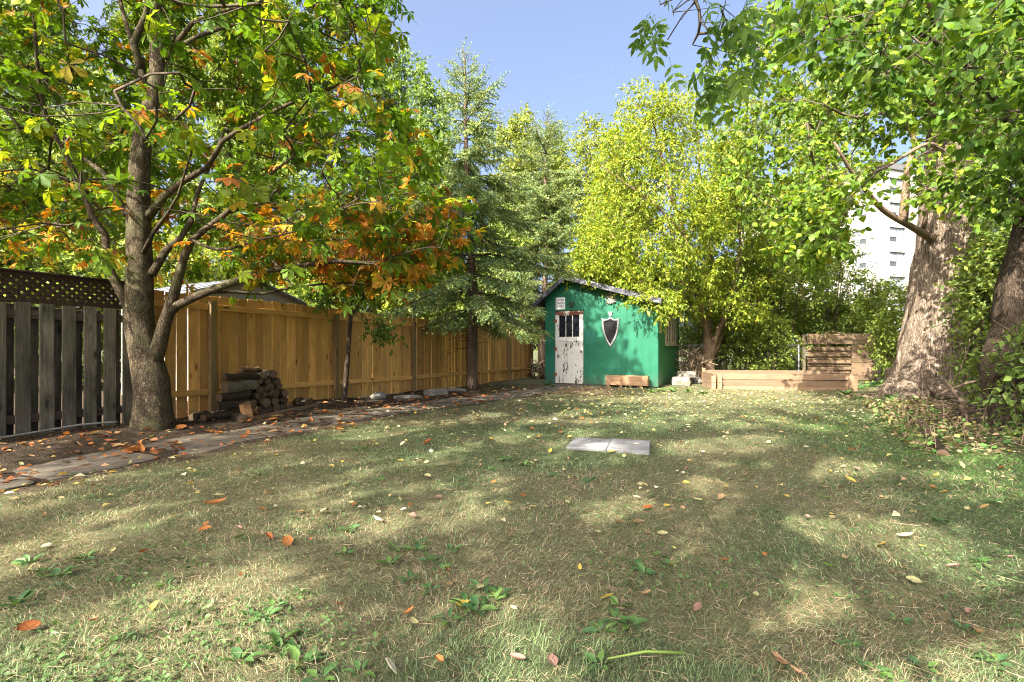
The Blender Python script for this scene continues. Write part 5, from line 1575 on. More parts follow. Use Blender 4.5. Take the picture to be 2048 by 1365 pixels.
    tree('maple_tree', 'huge old tree with deeply ridged sunlit trunk and flared roots on the right', base, limbs, A, spec, M['bark_big'], M['leaf_broad'], cols, seed=42, trunk_n=96,
         trunk_noise=tn, keep=mkeep, smooth=True, temps=[T_maple_low(), T_lens(.34)], tip_r=.005, maxr=.05, limb_bark=M['bark_pale'])
    # surface roots
    t = [o for o in bpy.data.objects if o.name.startswith('maple_tree')][0]
    for az, L, w in ((200, 1.5, .2), (235, 1.1, .18), (175, 1.3, .2), (265, .8, .16), (300, .8, .14)):
        a = R(az); pts = []; rr = []
        for k in range(9):
            q = k / 8; dd = .62 + L * q
            pts.append((math.cos(a + .25 * math.sin(q * 3)) * dd, math.sin(a + .25 * math.sin(q * 3)) * dd, .38 * (1 - q) ** 2.2 - 0.05)); rr.append(w * (1 - q) ** .8 + .03)
        mb = MB(); mb.tube(pts, rr, 12, True, lambda th, k, p: 1 + .3 * (vnoise(th * 3, p[0] * 8 + p[1] * 5, 2) - .5)); mb.build('root', M['bark_big'], t, True)
build_big()

FAR_COLS = {
    'light': ([(.19, .27, .055), (.24, .31, .06), (.14, .22, .055), (.29, .33, .065)], [3, 3, 2, 1]),
    'mid': ([(.15, .24, .06), (.2, .29, .065), (.11, .19, .055)], [3, 3, 2]),
    'yellow': ([(.27, .32, .05), (.21, .28, .05), (.34, .36, .055), (.14, .21, .05)], [3, 3, 2, 1.5]),
    'hedge': ([(.2, .29, .075), (.26, .34, .08), (.13, .22, .06), (.34, .4, .1)], [3, 3, 2, 1.2]),
    'olive': ([(.09, .12, .045), (.12, .15, .05), (.07, .10, .04)], [3, 2, 2])}

# ------------------------------------------------------------------ twisted dark trunk at the right edge
def build_twisted():
    r = np.random.default_rng(51)
    Yb = 6.25
    base = px(2022, 868, Yb); base[2] = 0
    P = lambda *a: [px(x, y, Y) for x, y, Y in a]
    hw = lambda w, Y=Yb: w / 980 * Y / 2
    trunk = P((2020, 880, Yb), (2020, 860, Yb), (2016, 820, Yb), (2008, 770, Yb), (2004, 730, Yb), (2010, 690, Yb), (2020, 650, Yb), (2024, 600, Yb), (2030, 550, Yb), (2042, 500, Yb), (2058, 440, Yb), (2072, 380, Yb), (2090, 290, Yb), (2110, 150, Yb), (2120, -50, Yb))
    def tn(th, k, p):
        z = p[2]
        return 1 + .20 * math.cos(2 * th + 2.2 * z) + .1 * math.cos(3 * th - 3 * z) + .10 * (float(vnoise(th * 6, z * 4, 3)) - .5) + .07 * (float(vnoise(th * 14, z * 12, 5)) - .5)
    limbs = [(trunk, [hw(w * .86) for w in (74, 62, 58, 62, 70, 66, 60, 62, 62, 50, 44, 42, 38, 30, 12)], .6),
             (P((2040, 500, Yb), (2055, 470, 6.1), (2085, 440, 5.9)), [hw(22), hw(16), hw(10)], .3),
             (P((2075, 360, Yb), (2020, 250, 6.0), (1960, 160, 5.7), (1880, 90, 5.4), (1800, 50, 5.2)), [hw(18), hw(14), hw(10), hw(7), hw(4)], .3)]
    A = boxy(r, 1600, (2.6, 4.4, 3.0), (9.0, 6.6, 5.4)); X, Y = proj(A)
    A = A[inpoly(X, Y, [(1500, -40), (3000, -40), (3000, 350), (2100, 330), (2040, 300), (1980, 250), (1900, 240), (1820, 190), (1720, 150), (1640, 100), (1560, 30)])]
    A = A[:230]
    B = boxy(r, 300, (5.6, 5.6, 2.4), (7.0, 6.6, 3.6)); X, Y = proj(B); B = B[inpoly(X, Y, [(1880, 330), (1960, 300), (2060, 260), (2100, 420), (2040, 420), (1960, 390)])][:16]
    A = np.concatenate([A, B])
    cols = ([(.09, .18, .028), (.12, .22, .03), (.065, .14, .028), (.2, .29, .035)], [4, 3, 2.5, 1.5])
    spec = dict(twigs=7, leaves=5, twig_len=.42, size=.12, out=.2, rnd=1.0, droop=.35, along=.5, spread=.8, ldroop=.5, tilt=.75, twig_r=.003)
    tree('gnarled_tree', 'dark twisted tree trunk at the right edge of the lawn', base, limbs, A, spec, M['bark_dark'], M['leaf_broad'], cols, seed=52, trunk_n=40, trunk_noise=tn, temps=[T_maple_low(), T_lens(.32)], temps_near=[T_maple(), T_simple(.34)], smooth=True, tip_r=.0045, maxr=.02, single=60)
build_twisted()
def build_vine():
    r = np.random.default_rng(55)
    path = [px(x, y, Y) for x, y, Y in ((2000, 840, 6.1), (1988, 760, 6.05), (1992, 700, 6.0), (2000, 640, 6.0), (2008, 580, 6.0), (2020, 510, 6.0), (2040, 430, 6.0), (2060, 350, 6.0))]
    P, _ = catmull(path, None, .05); base = P[0].copy(); base[2] = 0
    cl = P[r.integers(6, len(P), 26)] + r.normal(0, .09, (26, 3)) + [.12, -.02, 0]
    spec = dict(twigs=5, leaves=3, twig_len=.18, size=.085, out=.2, rnd=1, droop=.3, tilt=.7, ldroop=.5, twig_r=.002)
    tree('climbing_vine', 'leafy vine climbing up the gnarled trunk at the right edge', base, [(path, [.012] * len(path), .2)], cl, spec, M['bark_dark'], M['leaf_broad'], FAR_COLS['hedge'], seed=56, temps=[T_simple(.36), T_maple()], tip_r=.003, maxr=.008, cat='vine')

# ------------------------------------------------------------------ tall ash behind the camera whose branches hang into the picture and shade the lawn
def build_overhead():
    r = np.random.default_rng(61)
    base = np.array([-2.6, -2.8, 0.0])
    trunk = [base + np.array(p) for p in ((0, 0, -.1), (.02, .02, 1), (.05, .1, 2.5), (.1, .2, 4), (.15, .3, 5.5), (.2, .4, 7), (.25, .45, 8.6))]
    limbs = [(trunk, [.34, .27, .24, .21, .17, .12, .05], .5)]
    def lim(pts, r0, r1, fr=.35): limbs.append(([np.array(p, float) for p in pts], list(np.linspace(r0, r1, len(pts))), fr))
    lim([(-2.5, -2.6, 3.6), (-1.6, -1.4, 4.4), (-.4, .2, 4.75), (.5, 1.6, 4.3), (.9, 2.5, 3.55), (1.1, 2.85, 3.1)], .12, .012, .3)
    lim([(-2.5, -2.6, 4.4), (-3.6, -1.4, 5.4), (-4.6, 0, 6.1), (-5.4, 1.4, 6.4)], .11, .03)
    lim([(-2.4, -2.5, 5.0), (-1.2, -1.0, 6.0), (.4, .4, 6.6), (2.0, 1.8, 6.6)], .11, .03)
    lim([(-2.4, -2.5, 4.2), (-.8, -2.8, 5.2), (1.0, -2.6, 6.0), (2.6, -2.0, 6.3)], .11, .03)
    lim([(-2.4, -2.5, 5.6), (-3.0, -4.0, 6.6), (-3.6, -5.4, 7.0)], .1, .03)
    lim([(-2.4, -2.5, 4.8), (-4.4, -3.2, 5.8), (-6.4, -3.4, 6.4)], .1, .03)
    A = ell(r, 2300, (-2.9, -1.3, 6.9), (6.2, 4.6, 1.9), .0)
    # holes that let patches of sun through
    gap = fbm(A[:, 0] * .75 + 9, A[:, 1] * .75, 77, 2)
    A = A[gap < OVERHEAD_GAP]
    A = A[~((A[:, 0] < -2.3) & (A[:, 1] > 0.1)) & (A[:, 1] > -4.7)]
    X, Y = proj(A); A = A[~((A[:, 1] > .5) & (Y > -160))]
    A = A[:OVERHEAD_N]
    vis = []
    for x, y, Y in ((1390, 60, 2.7), (1345, 85, 2.9), (1400, 105, 2.7), (1440, 70, 2.5), (1385, 150, 2.8), (1430, 150, 2.6), (1320, 70, 3.1), (1335, 140, 3.1), (1470, 120, 2.6), (1130, -45, 2.4), (1095, -55, 2.4), (1405, 200, 2.7)):
        vis.append(px(x, y - 60, Y))
    cl = np.concatenate([A, np.array(vis)])
    cols = ([(.13, .245, .04), (.16, .28, .045), (.10, .2, .04), (.2, .32, .05)], [4, 3, 3, 1])
    spec = dict(twigs=7, leaves=4, twig_len=.4, size=.31, out=.1, rnd=.9, droop=.5, along=.4, spread=.6, ldroop=.9, tilt=.6, twig_r=.003)
    def keep(p):
        X, Y = proj(p)
        front = p[:, 1] > .3
        bad = front & (Y > -90) & (X > 0) & (X < 2048) & ~((X > 1290) & (X < 1530) & (Y < 190 - (np.abs(X - 1400)) * .3)) & ~((np.abs(X - 1125) < 75) & (Y < 22))
        return ~bad & ~in_gap(p)
    near = [T_pinnate(k, 3) for k in range(4)]; temps = [T_pinnate(k, 2, True) for k in range(4)]
    tree('tall_ash_tree', 'ash tree standing behind the viewer with branches hanging in from the top edge', base, limbs, cl, spec, M['bark_chestnut'], M['leaf_broad'], cols, seed=62, trunk_n=24, temps=temps, temps_near=near, scfn=lambda p: np.where(p[:, 1] > 1.6, .72, 1.06), smooth=True, keep=keep, tip_r=.0045, maxr=.022, single=80, single_name='compound_leaf')
OVERHEAD_GAP = 0.61
OVERHEAD_N = 980
build_overhead()

# ------------------------------------------------------------------ sapling in front of the picket fence
def build_sapling():
    r = np.random.default_rng(71)
    Yb = 9.15
    base = px(688, 812, Yb); base[2] = G(base[0], base[1]) - .02
    P = lambda *a: [px(x, y, Y) for x, y, Y in a]
    hw = lambda w: w / 980 * Yb / 2
    limbs = [(P((687, 812, Yb), (690, 780, Yb), (694, 730, Yb), (698, 680, Yb), (701, 640, Yb), (702, 600, Yb), (700, 560, Yb), (706, 500, Yb), (712, 430, Yb)), [hw(w) for w in (13, 11, 9.5, 8.5, 8, 6, 5, 4, 2)], .5),
             (P((702, 635, Yb), (712, 618, 9.1), (726, 595, 9.0), (742, 565, 8.9), (756, 540, 8.8)), [hw(5.5), hw(5), hw(4), hw(3), hw(2)], .3),
             (P((700, 636, Yb), (694, 610, 9.2), (690, 575, 9.3), (684, 540, 9.4)), [hw(4.5), hw(3.5), hw(3), hw(2)], .3)]
    A = np.concatenate([ell(r, 46, px(705, 540, 9.1), (.65, .6, .75), 0), ell(r, 14, px(760, 660, 8.8), (.45, .3, .2), 0), ell(r, 10, px(650, 590, 9.0), (.3, .3, .25), 0)])
    cols = ([(.10, .2, .03), (.075, .16, .03), (.15, .22, .03)], [3, 3, 1])
    spec = dict(twigs=5, leaves=6, twig_len=.3, size=.09, out=.3, rnd=1, droop=.2, tilt=.7, twig_r=.002)
    tree('sapling', 'slender forked sapling growing close to the picket fence', base, limbs, A, spec, M['bark_dark'], M['leaf_broad'], cols, seed=72, temps=[T_simple(.3), T_quad(.22)], tip_r=.003, maxr=.012)
build_sapling()

# ------------------------------------------------------------------ background trees and shrubs
def far_tree(label, x, Y, ytop, wpx, col, seed, n=150, ybot=None, leaf=.19, name='background_tree', trunk=True, dens=(7, 7), lean=0, gap=0, tw=None, cat='tree', shell=.3, group='trees beyond the fences'):
    r = np.random.default_rng(seed)
    top = px(x, ytop, Y); X0 = top[0]; H = top[2]
    rad = wpx / 980 * Y
    zb = max(0.4, px(x, ybot, Y)[2]) if ybot else H * .18
    base = np.array([X0, Y, 0.0])
    nb = r.integers(4, 7)
    trunk_pts = [base + np.array([lean * q * q + .12 * math.sin(q * 5 + seed), .1 * math.sin(q * 4), H * .88 * q - .1 * (q == 0)]) for q in np.linspace(0, 1, 8)]
    tr = max(.05, .016 * H) if tw is None else tw
    limbs = [(trunk_pts, list(np.linspace(tr, .02, 8)), .3)]
    for k in range(nb):
        q = r.uniform(.2, .6); s = np.array(trunk_pts[int(q * 7)]); a = r.uniform(0, 6.28); L = rad * r.uniform(.5, .8)
        limbs.append(([s, s + np.array([math.cos(a) * L * .5, math.sin(a) * L * .5, L * .5]), s + np.array([math.cos(a) * L, math.sin(a) * L, L * 1.2])], [tr * .45, tr * .28, .015], .3))
    # lobed crown : several sub-crowns
    cl = []
    hz = (H - zb) / 2
    for k in range(8):
        th = r.uniform(0, 6.28); zz = r.uniform(-.75, .72); rr = math.sqrt(max(0, 1 - zz * zz)) * r.uniform(.35, .75)
        c = np.array([X0 + lean * .5 + math.cos(th) * rad * rr * .7, Y + math.sin(th) * rad * rr * .6, zb + hz + hz * zz * .8])
        s_ = r.uniform(.32, .5)
        cl.append(ell(r, max(4, n // 8), c, (rad * s_, rad * s_, hz * s_ * .8), shell))
    cl.append(ell(r, max(4, n // 10), (X0 + lean * .8, Y, H - hz * .3), (rad * .28, rad * .28, hz * .32), .1))
    cl = np.concatenate(cl); cl = cl[cl[:, 2] > zb * .8]
    leaf = leaf * 1.35
    spec = dict(twigs=dens[0], leaves=dens[1], twig_len=max(.3, leaf * 3.0), size=leaf, out=.3, rnd=1.0, droop=.2, along=.6, spread=.9, ldroop=.3, tilt=.9, twig_r=.004, stalks=False)
    tree(name, label, base, limbs, cl, spec, M['bark_pale'] if seed % 2 else M['bark_dark'], M['leaf_far'], FAR_COLS[col], group=group, seed=seed, trunk_n=8, temps=[T_quad(.3), T_quad(.24, .12)], tip_r=.009, seg=.8, maxr=.06, cat=cat)

far_tree('fine leaved tree with airy top left of the tall spruce', 845, 21, 120, 75, 'mid', 101, 300, 480, .13, dens=(6, 6))
far_tree('airy tree between the chestnut crown and the tall spruce top', 765, 23, 60, 80, 'mid', 102, 280, 420, .13, dens=(6, 5))
far_tree('yellowing tree crown behind the two spruces, left half', 1045, 25, 215, 85, 'yellow', 103, 330, 560, .11)
far_tree('yellowing tree crown between the spruces and the ash tree', 1175, 26, 232, 100, 'yellow', 104, 360, 560, .11)
far_tree('light green tree crown behind the top of the pale spruce', 1110, 27.5, 250, 95, 'light', 120, 330, 560, .11)
far_tree('dense green tree behind the lower half of the pale spruce', 1010, 21, 380, 90, 'light', 105, 200, 660, .14)
far_tree('light green tree rising directly behind the picket fence middle', 800, 19, 330, 110, 'light', 106, 240, 640, .13)
far_tree('light green bushy tree above the picket fence, right of the neighbouring roof', 690, 17, 390, 110, 'light', 107, 220, 630, .12)
far_tree('tree behind the grey roofed metal shed', 480, 21, 280, 140, 'light', 108, 320, 600, .14)
far_tree('tall tree filling the gap left of the chestnut trunk', 180, 20, 120, 160, 'light', 109, 380, 560, .15)
far_tree('tall tree behind the upper left of the chestnut crown', 90, 23, -160, 150, 'mid', 121, 420, 420, .15)
far_tree('tall tree behind the upper middle of the chestnut crown', 300, 25, -180, 160, 'light', 122, 440, 420, .15)
far_tree('tall tree behind the upper right of the chestnut crown', 470, 23, -60, 130, 'light', 123, 380, 430, .15)
far_tree('feathery tree with pale trunk behind the lattice fence', 40, 16, 240, 130, 'light', 110, 240, 560, .12)
far_tree('tall tree behind the chestnut crown', 560, 26, -20, 170, 'mid', 111, 420, 420, .17)
far_tree('leafy tree at the far left beyond the weathered fence', -160, 14, 150, 130, 'mid', 112, 200, 560, .14)
far_tree('tree standing behind the wooden screen', 1600, 22, 330, 110, 'hedge', 113, 260, 640, .14)
far_tree('tall tree behind the yellow green ash', 1500, 27, 190, 120, 'light', 114, 240, 520, .17)
far_tree('tree behind the old maple trunk', 1960, 20, 100, 110, 'mid', 115, 220, 640, .15)
far_tree('leafy tree at the far right beyond the gnarled trunk', 2150, 15, 60, 160, 'mid', 116, 260, 680, .14)
far_tree('dense low tree closing the gap behind the shed', 1240, 23, 330, 110, 'yellow', 117, 220, 660, .15)
far_tree('tall tree between the maple crown and the apartment block', 1640, 34, 120, 110, 'light', 118, 200, 460, .2)
far_tree('low dense tree behind the far end of the picket fence', 900, 24, 470, 80, 'light', 119, 180, 690, .14)

def shrub(label, x, Y, ytop, wpx, col, seed, n=70, leaf=.07, dens=(9, 7), depth=1.0, name='shrub', group='shrubs along the right side', rz=None, single=0, temps=None, ldr=.4):
    r = np.random.default_rng(seed)
    top = px(x, ytop, Y); H = top[2]; rad = wpx / 980 * Y; X0 = top[0]
    base = np.array([X0, Y, 0.0])
    limbs = []
    for k in range(6):
        a = r.uniform(0, 6.28); L = r.uniform(.3, .75)
        limbs.append(([base + np.array([math.cos(a) * .1, math.sin(a) * .1, -.05]), base + np.array([math.cos(a) * rad * L * .5, math.sin(a) * rad * L * .5, H * .45]), base + np.array([math.cos(a) * rad * L, math.sin(a) * rad * L, H * .85])], [.03, .02, .006], .2))
    cl = np.concatenate([ell(r, n, (X0, Y, H * .52), (rad, rad * depth, H * .5), .45), ell(r, n // 2, (X0 + rad * r.uniform(-.4, .4), Y, H * .75), (rad * .6, rad * .6, H * .27), .2)])
    cl = cl[cl[:, 2] > .08]
    spec = dict(twigs=dens[0], leaves=dens[1], twig_len=max(.2, leaf * 3.5), size=leaf, out=.3, rnd=1.0, droop=.15, along=.6, spread=.9, ldroop=ldr, tilt=.8, twig_r=.002, stalks=Y < 12)
    tree(name, label, base, limbs, cl, spec, M['bark_dark'], M['leaf_broad'], FAR_COLS[col], group=group, seed=seed, trunk_n=7, temps=temps or [T_quad(.3), T_quad(.26, .12)], temps_near=[T_simple(.32), T_simple(.3)], tip_r=.003, maxr=.012, cat='shrub', single=single)

# vine covered mass between the ash tree and the wooden screen
shrub('pale leaved bush filling the gap beside the wire fence', 1430, 17.6, 520, 70, 'hedge', 209, 150, .11, (9, 7))
shrub('pale leaved bush behind the middle of the raised bed', 1525, 18.2, 480, 70, 'light', 210, 160, .11, (9, 7))
shrub('pale bush filling the space under the tall vine covered bush', 1555, 19.5, 590, 70, 'light', 216, 130, .12, (9, 7))
shrub('pale bush seen through the slats of the wooden screen', 1640, 19.0, 600, 70, 'hedge', 217, 130, .12, (9, 7))
shrub('pale bush behind the tall post of the wooden screen', 1720, 18.6, 600, 70, 'light', 218, 130, .12, (9, 7))
shrub('vine covered bush right beside the multi stemmed ash tree', 1490, 16.4, 470, 75, 'light', 201, 120, .09, (8, 7))
shrub('tall vine covered bush in the middle behind the raised bed', 1570, 17.2, 400, 85, 'light', 202, 150, .10, (8, 7))
shrub('greyish green bush above the slatted wooden screen', 1660, 18.0, 470, 80, 'hedge', 203, 140, .09, (8, 7))
shrub('light bush between the wooden screen and the old maple', 1770, 17.0, 560, 55, 'light', 204, 110, .09, (8, 7))
shrub('dark bush at the foot of the ash tree by the wire fence', 1460, 16.9, 600, 60, 'light', 205, 90, .09, (8, 6))
shrub('leafy bush directly behind the shed by its right wall', 1385, 19.0, 560, 60, 'light', 206, 90, .10, (8, 6))
shrub('low leafy bush behind the right end of the raised bed', 1540, 15.6, 640, 45, 'light', 207, 80, .08, (8, 6))
shrub('bush left of the old maple trunk, beside the tall screen post', 1790, 14.2, 620, 38, 'light', 208, 70, .10, (7, 5))
# leafy wall right of the maple
shrub('big leaved bush between the maple trunk and the gnarled trunk', 1978, 8.6, 490, 42, 'hedge', 211, 75, .105, (7, 5), 1.2, single=40)
shrub('dense bush just left of the gnarled trunk', 1990, 9.8, 400, 60, 'mid', 212, 90, .10, (7, 5), 1.2)
shrub('tall dark bush behind the gnarled trunk', 2080, 8.4, 380, 80, 'mid', 213, 110, .11, (7, 5), 1.3)
shrub('bush touching the right side of the maple trunk', 1935, 11.4, 420, 50, 'hedge', 214, 90, .11, (7, 5), 1.2)
shrub('low leafy bush at the right edge beside the gnarled trunk foot', 2090, 5.6, 640, 60, 'mid', 215, 40, .10, (6, 4), 1.0, single=30)
# green band behind the fence so no gap is left under the crowns
for k, (x, Y, yt, w) in enumerate(((880, 20, 540, 80), (760, 18, 540, 80), (640, 15.5, 540, 80), (330, 15.5, 480, 100), (150, 13.0, 470, 100), (1010, 22, 540, 70), (-20, 11.5, 470, 90))):
    shrub(['bush over the picket fence by the tall spruce', 'bush over the picket fence behind the sapling', 'bush over the fence right of the grey roof', 'bush behind the chestnut trunk beyond the fence', 'bush behind the right half of the lattice', 'bush beyond the far end of the picket fence', 'bush behind the left end of the lattice'][k], x, Y, yt, w, ('light', 'yellow')[k % 2], 230 + k, 120, .15, (8, 7), group='bushes beyond the fences')
# ------------------------------------------------------------------ firewood
def log_mesh(kind, r, L, rad):
    "a log along x with bark side and end grain; returns list of (mesh name, mesh, material)"
    n = 12
    if kind == 'round': prof = [(math.cos(2 * math.pi * k / n) * rad * r.uniform(.88, 1.08), math.sin(2 * math.pi * k / n) * rad * r.uniform(.85, 1.05)) for k in range(n)]
    else:
        prof = [(-rad * .35, -rad * .6)] + [(rad * math.cos(R(a)) * r.uniform(.92, 1.06), rad * math.sin(R(a)) * r.uniform(.92, 1.06)) for a in (-62, -35, -8, 20, 48, 72)] + [(-rad * .4, rad * .55)]
    m = len(prof); segs = 7
    mb = MB(); vs = []
    for s in range(segs + 1):
        x = (s / segs - .5) * L
        for u, v in prof: vs.append((x, u * (1 + r.uniform(-.05, .05)) + .012 * math.sin(s), v * (1 + r.uniform(-.05, .05))))
    mb.add(vs, [[s * m + k, s * m + (k + 1) % m, (s + 1) * m + (k + 1) % m, (s + 1) * m + k] for s in range(segs) for k in range(m)])
    side = mb.mesh('log', None)
    me2 = []
    for x, s in ((-L / 2 - .0015, 0), (L / 2 + .0015, segs)):
        ring = [(x, vs[s * m + k][1] * .985, vs[s * m + k][2] * .985) for k in range(m)]
        me2.append(MB().add(ring + [(x + (.004 if s else -.004), 0, 0)], [([k, (k + 1) % m, m] if s else [(k + 1) % m, k, m]) for k in range(m)]).mesh('cut_end', M['log_end']))
    return side, me2
def add_log(r, p, L, rad, yaw, pitch=0, roll=0, kind='round', mat='log_bark', label=None, group='firewood logs stacked by the picket fence', name='log'):
    a, b = log_mesh(kind, r, L, rad)
    a.materials.append(M[mat] if kind == 'round' else M['log_split'] if r.random() < .45 else M['log_bark'])
    o = obj(name, a, None, None, p, (roll, pitch, yaw))
    tag(o, label, 'log', group)
    for q in b: obj('cut_end', q, None, o)
    return o
def build_wood():
    r = np.random.default_rng(81)
    yf = R(90) - ANG                  # direction along the fence
    S0 = 8.55
    def at(s, d, z): return W(s, d, G(*W(s, d)[:2]) + z)
    # logs with ends to the yard (axis along d), right part of the pile
    rows = [(0.06, 8.3, 8.98, 7), (0.17, 8.3, 8.9, 6), (0.28, 8.3, 8.82, 5), (0.39, 8.33, 8.76, 4), (0.49, 8.36, 8.7, 3), (.58, 8.42, 8.66, 2)]
    ordn = ('first', 'second', 'third', 'fourth', 'fifth', 'sixth', 'seventh'); rown = ('bottom', 'second lowest', 'third lowest', 'fourth lowest', 'second highest', 'top')
    for ri, (z, a, b, n) in enumerate(rows):
        for k in range(n):
            common = '%s log from the left in the %s row of firewood ends' % (ordn[k], rown[ri])
            s = a + (b - a) * (k + .5) / n + r.uniform(-.02, .02)
            L = r.uniform(.34, .46); rad = r.uniform(.046, .074)
            add_log(r, at(s, 0.42 + r.uniform(-.05, .05), z + r.uniform(-.012, .012)), L, rad, -ANG + r.uniform(-.14, .14), r.uniform(-.06, .06), r.uniform(0, 6.28), 'split' if r.random() < .6 else 'round', 'log_bark', common)
    # logs lying lengthwise at the left end
    for z, s, L, rad, kind, mat, lab in ((0.07, 7.98, .46, .075, 'round', 'log_bark', 'lowest dark log lying lengthwise at the left of the firewood stack'),
                                         (0.19, 8.0, .44, .072, 'split', 'log_bark', 'reddish split log lying lengthwise in the lower left of the firewood stack'),
                                         (0.31, 8.04, .44, .066, 'round', 'log_bark', 'rough log lying lengthwise under the pale birch log'),
                                         (0.45, 8.14, .5, .088, 'round', 'log_birch', 'pale grey birch log at the upper left of the firewood stack'),
                                         (0.585, 8.16, .56, .05, 'round', 'log_bark', 'dark mossy log lying on top of the pale birch log')):
        add_log(r, at(s, 0.5, z), L, rad, yf + r.uniform(-.1, .1), r.uniform(-.04, .04), r.uniform(0, 6), kind, mat, lab)
    add_log(r, at(8.36, .4, .655), .36, .05, yf + .3, .03, 1.0, 'split', 'log_bark', 'small dark split log at the very top of the firewood stack')
    # fallen ones and wedge
    add_log(r, at(8.02, 0.82, .11), .3, .085, yf + .2, R(78), .4, 'split', 'log_bark', 'bright split wedge of wood standing on end in front of the stack')
    for s, d, L, yw, lab in ((7.75, .55, .42, .15, 'dark log lying on the soil nearest the chestnut trunk'), (7.95, .72, .34, 1.2, 'short log with its round end towards the lawn beside the chestnut trunk'), (7.62, .38, .3, .5, 'dark log half hidden behind the chestnut trunk foot'), (8.1, .4, .5, .05, 'long dark log on the soil under the left end of the stack')):
        add_log(r, at(s, d, .06), L, .062, yf + yw, 0, r.uniform(0, 6), 'round', 'log_bark', lab)
    for s, d, lab in ((9.3, .38, 'grey end of a log fallen at the right foot of the firewood stack'), (9.42, .3, 'small brown log lying among leaves right of the firewood stack')):
        add_log(r, at(s, d, .06), .3, .055, -ANG + r.uniform(-.3, .3), 0, 1, 'round', 'log_bark', lab)
    # edging board
    A, B = at(8.1, .84, .02), at(9.4, .66, .02)
    mid = (A + B) / 2; v = B - A
    mb = MB(); L = np.linalg.norm(v); mb.bbox(-L / 2, L / 2, -.018, .018, -.03, .05, .004)
    o = mb.build('edging_board', M['bedwood'], None, loc=mid, rot=(0, -math.asin(v[2] / L), math.atan2(v[1], v[0])))
    tag(o, 'reddish brown board lying on edge in front of the firewood stack', 'board')
build_wood()

# ------------------------------------------------------------------ stones, blocks, hose
def blob(r, a, b, c, rough=.12, n=14, m=8, box=.0):
    mb = MB(); vs = []
    for i in range(m + 1):
        ph = -math.pi / 2 + math.pi * i / m
        for k in range(n):
            th = 2 * math.pi * k / n
            x, y, z = math.cos(ph) * math.cos(th), math.cos(ph) * math.sin(th), math.sin(ph)
            if box:
                p = 1 - box; x, y, z = (math.copysign(abs(q) ** p, q) for q in (x, y, z))
            f = 1 + rough * (float(vnoise(th * 1.9 + 5 * a, ph * 2.4 + 9 * b, 3)) - .5) * 2
            vs.append((x * a * f, y * b * f, z * c * f))
    fs = [[i * n + k, i * n + (k + 1) % n, (i + 1) * n + (k + 1) % n, (i + 1) * n + k] for i in range(m) for k in range(n)]
    return mb.add(vs, fs)
def build_stones():
    r = np.random.default_rng(91)
    def thing(name, mat, p, dims, rz, label, cat, box=.0, rough=.12, group=None, smooth=True):
        o = blob(r, *dims, rough, box=box).build(name, M[mat], None, smooth, (p[0], p[1], G(p[0], p[1]) + dims[2] * .7 + (p[2] if len(p) > 2 else 0)), (r.uniform(-.06, .06), r.uniform(-.06, .06), rz))
        tag(o, label, cat, group)
    p = W(10.95, .62); thing('rock', 'rock', p[:2], (.17, .13, .1), .3, 'rounded grey stone on the soil below the sapling', 'rock')
    p = W(12.4, .95); thing('stone_block', 'rock', p[:2], (.27, .1, .085), .15, 'rectangular pale stone block at the edge of the path near the spruce', 'stone block', .75, .05, smooth=False)
    p = W(13.3, .85); thing('stone_block', 'rock', p[:2], (.3, .09, .06), .35, 'flat stone half buried behind the pale stone block', 'stone block', .6, .08, smooth=False)
    p = W(11.5, .9); thing('stone_block', 'rock', p[:2], (.3, .11, .05), .4, 'dark flat stone beside the path in front of the sapling', 'stone block', .5, .1, smooth=False)
    q = px(1362, 770, 13.9); thing('concrete_block', 'concrete', q[:2], (.28, .2, .14), -.3, 'broken lump of pale concrete at the right side of the shed', 'concrete block', .55, .12, smooth=False)
    q = px(1373, 752, 14.2); thing('concrete_block', 'concrete', (q[0], q[1], .2), (.24, .2, .1), .2, 'flat piece of concrete on top of the broken concrete by the shed', 'concrete block', .65, .08, smooth=False)
    q = px(1398, 768, 14.4); thing('concrete_block', 'rock', q[:2], (.2, .16, .1), .5, 'small grey rubble stone between the concrete and the raised bed', 'concrete block', .3, .15, smooth=False)
    # hose
    for pts, lab in (([W(s, d, z) for s, d, z in ((5.0, .55, .08), (5.6, .33, .075), (6.0, .26, .08), (6.35, .25, .09), (6.7, .3, .08))], 'pale grey hose lying on the soil below the weathered fence'),
                     ([W(s, d, z) for s, d, z in ((10.6, .28, .05), (10.9, .33, .055), (11.3, .3, .065), (11.8, .2, .05), (12.3, .16, .03))], 'pale hose lying along the foot of the picket fence by the sapling')):
        P, _ = catmull(pts, None, .06)
        for q in P: q[2] += G(q[0], q[1])
        mb = MB(); mb.tube(P, .013, 8); tag(mb.build('hose', M['hose'], None, True), lab, 'hose')
build_stones()

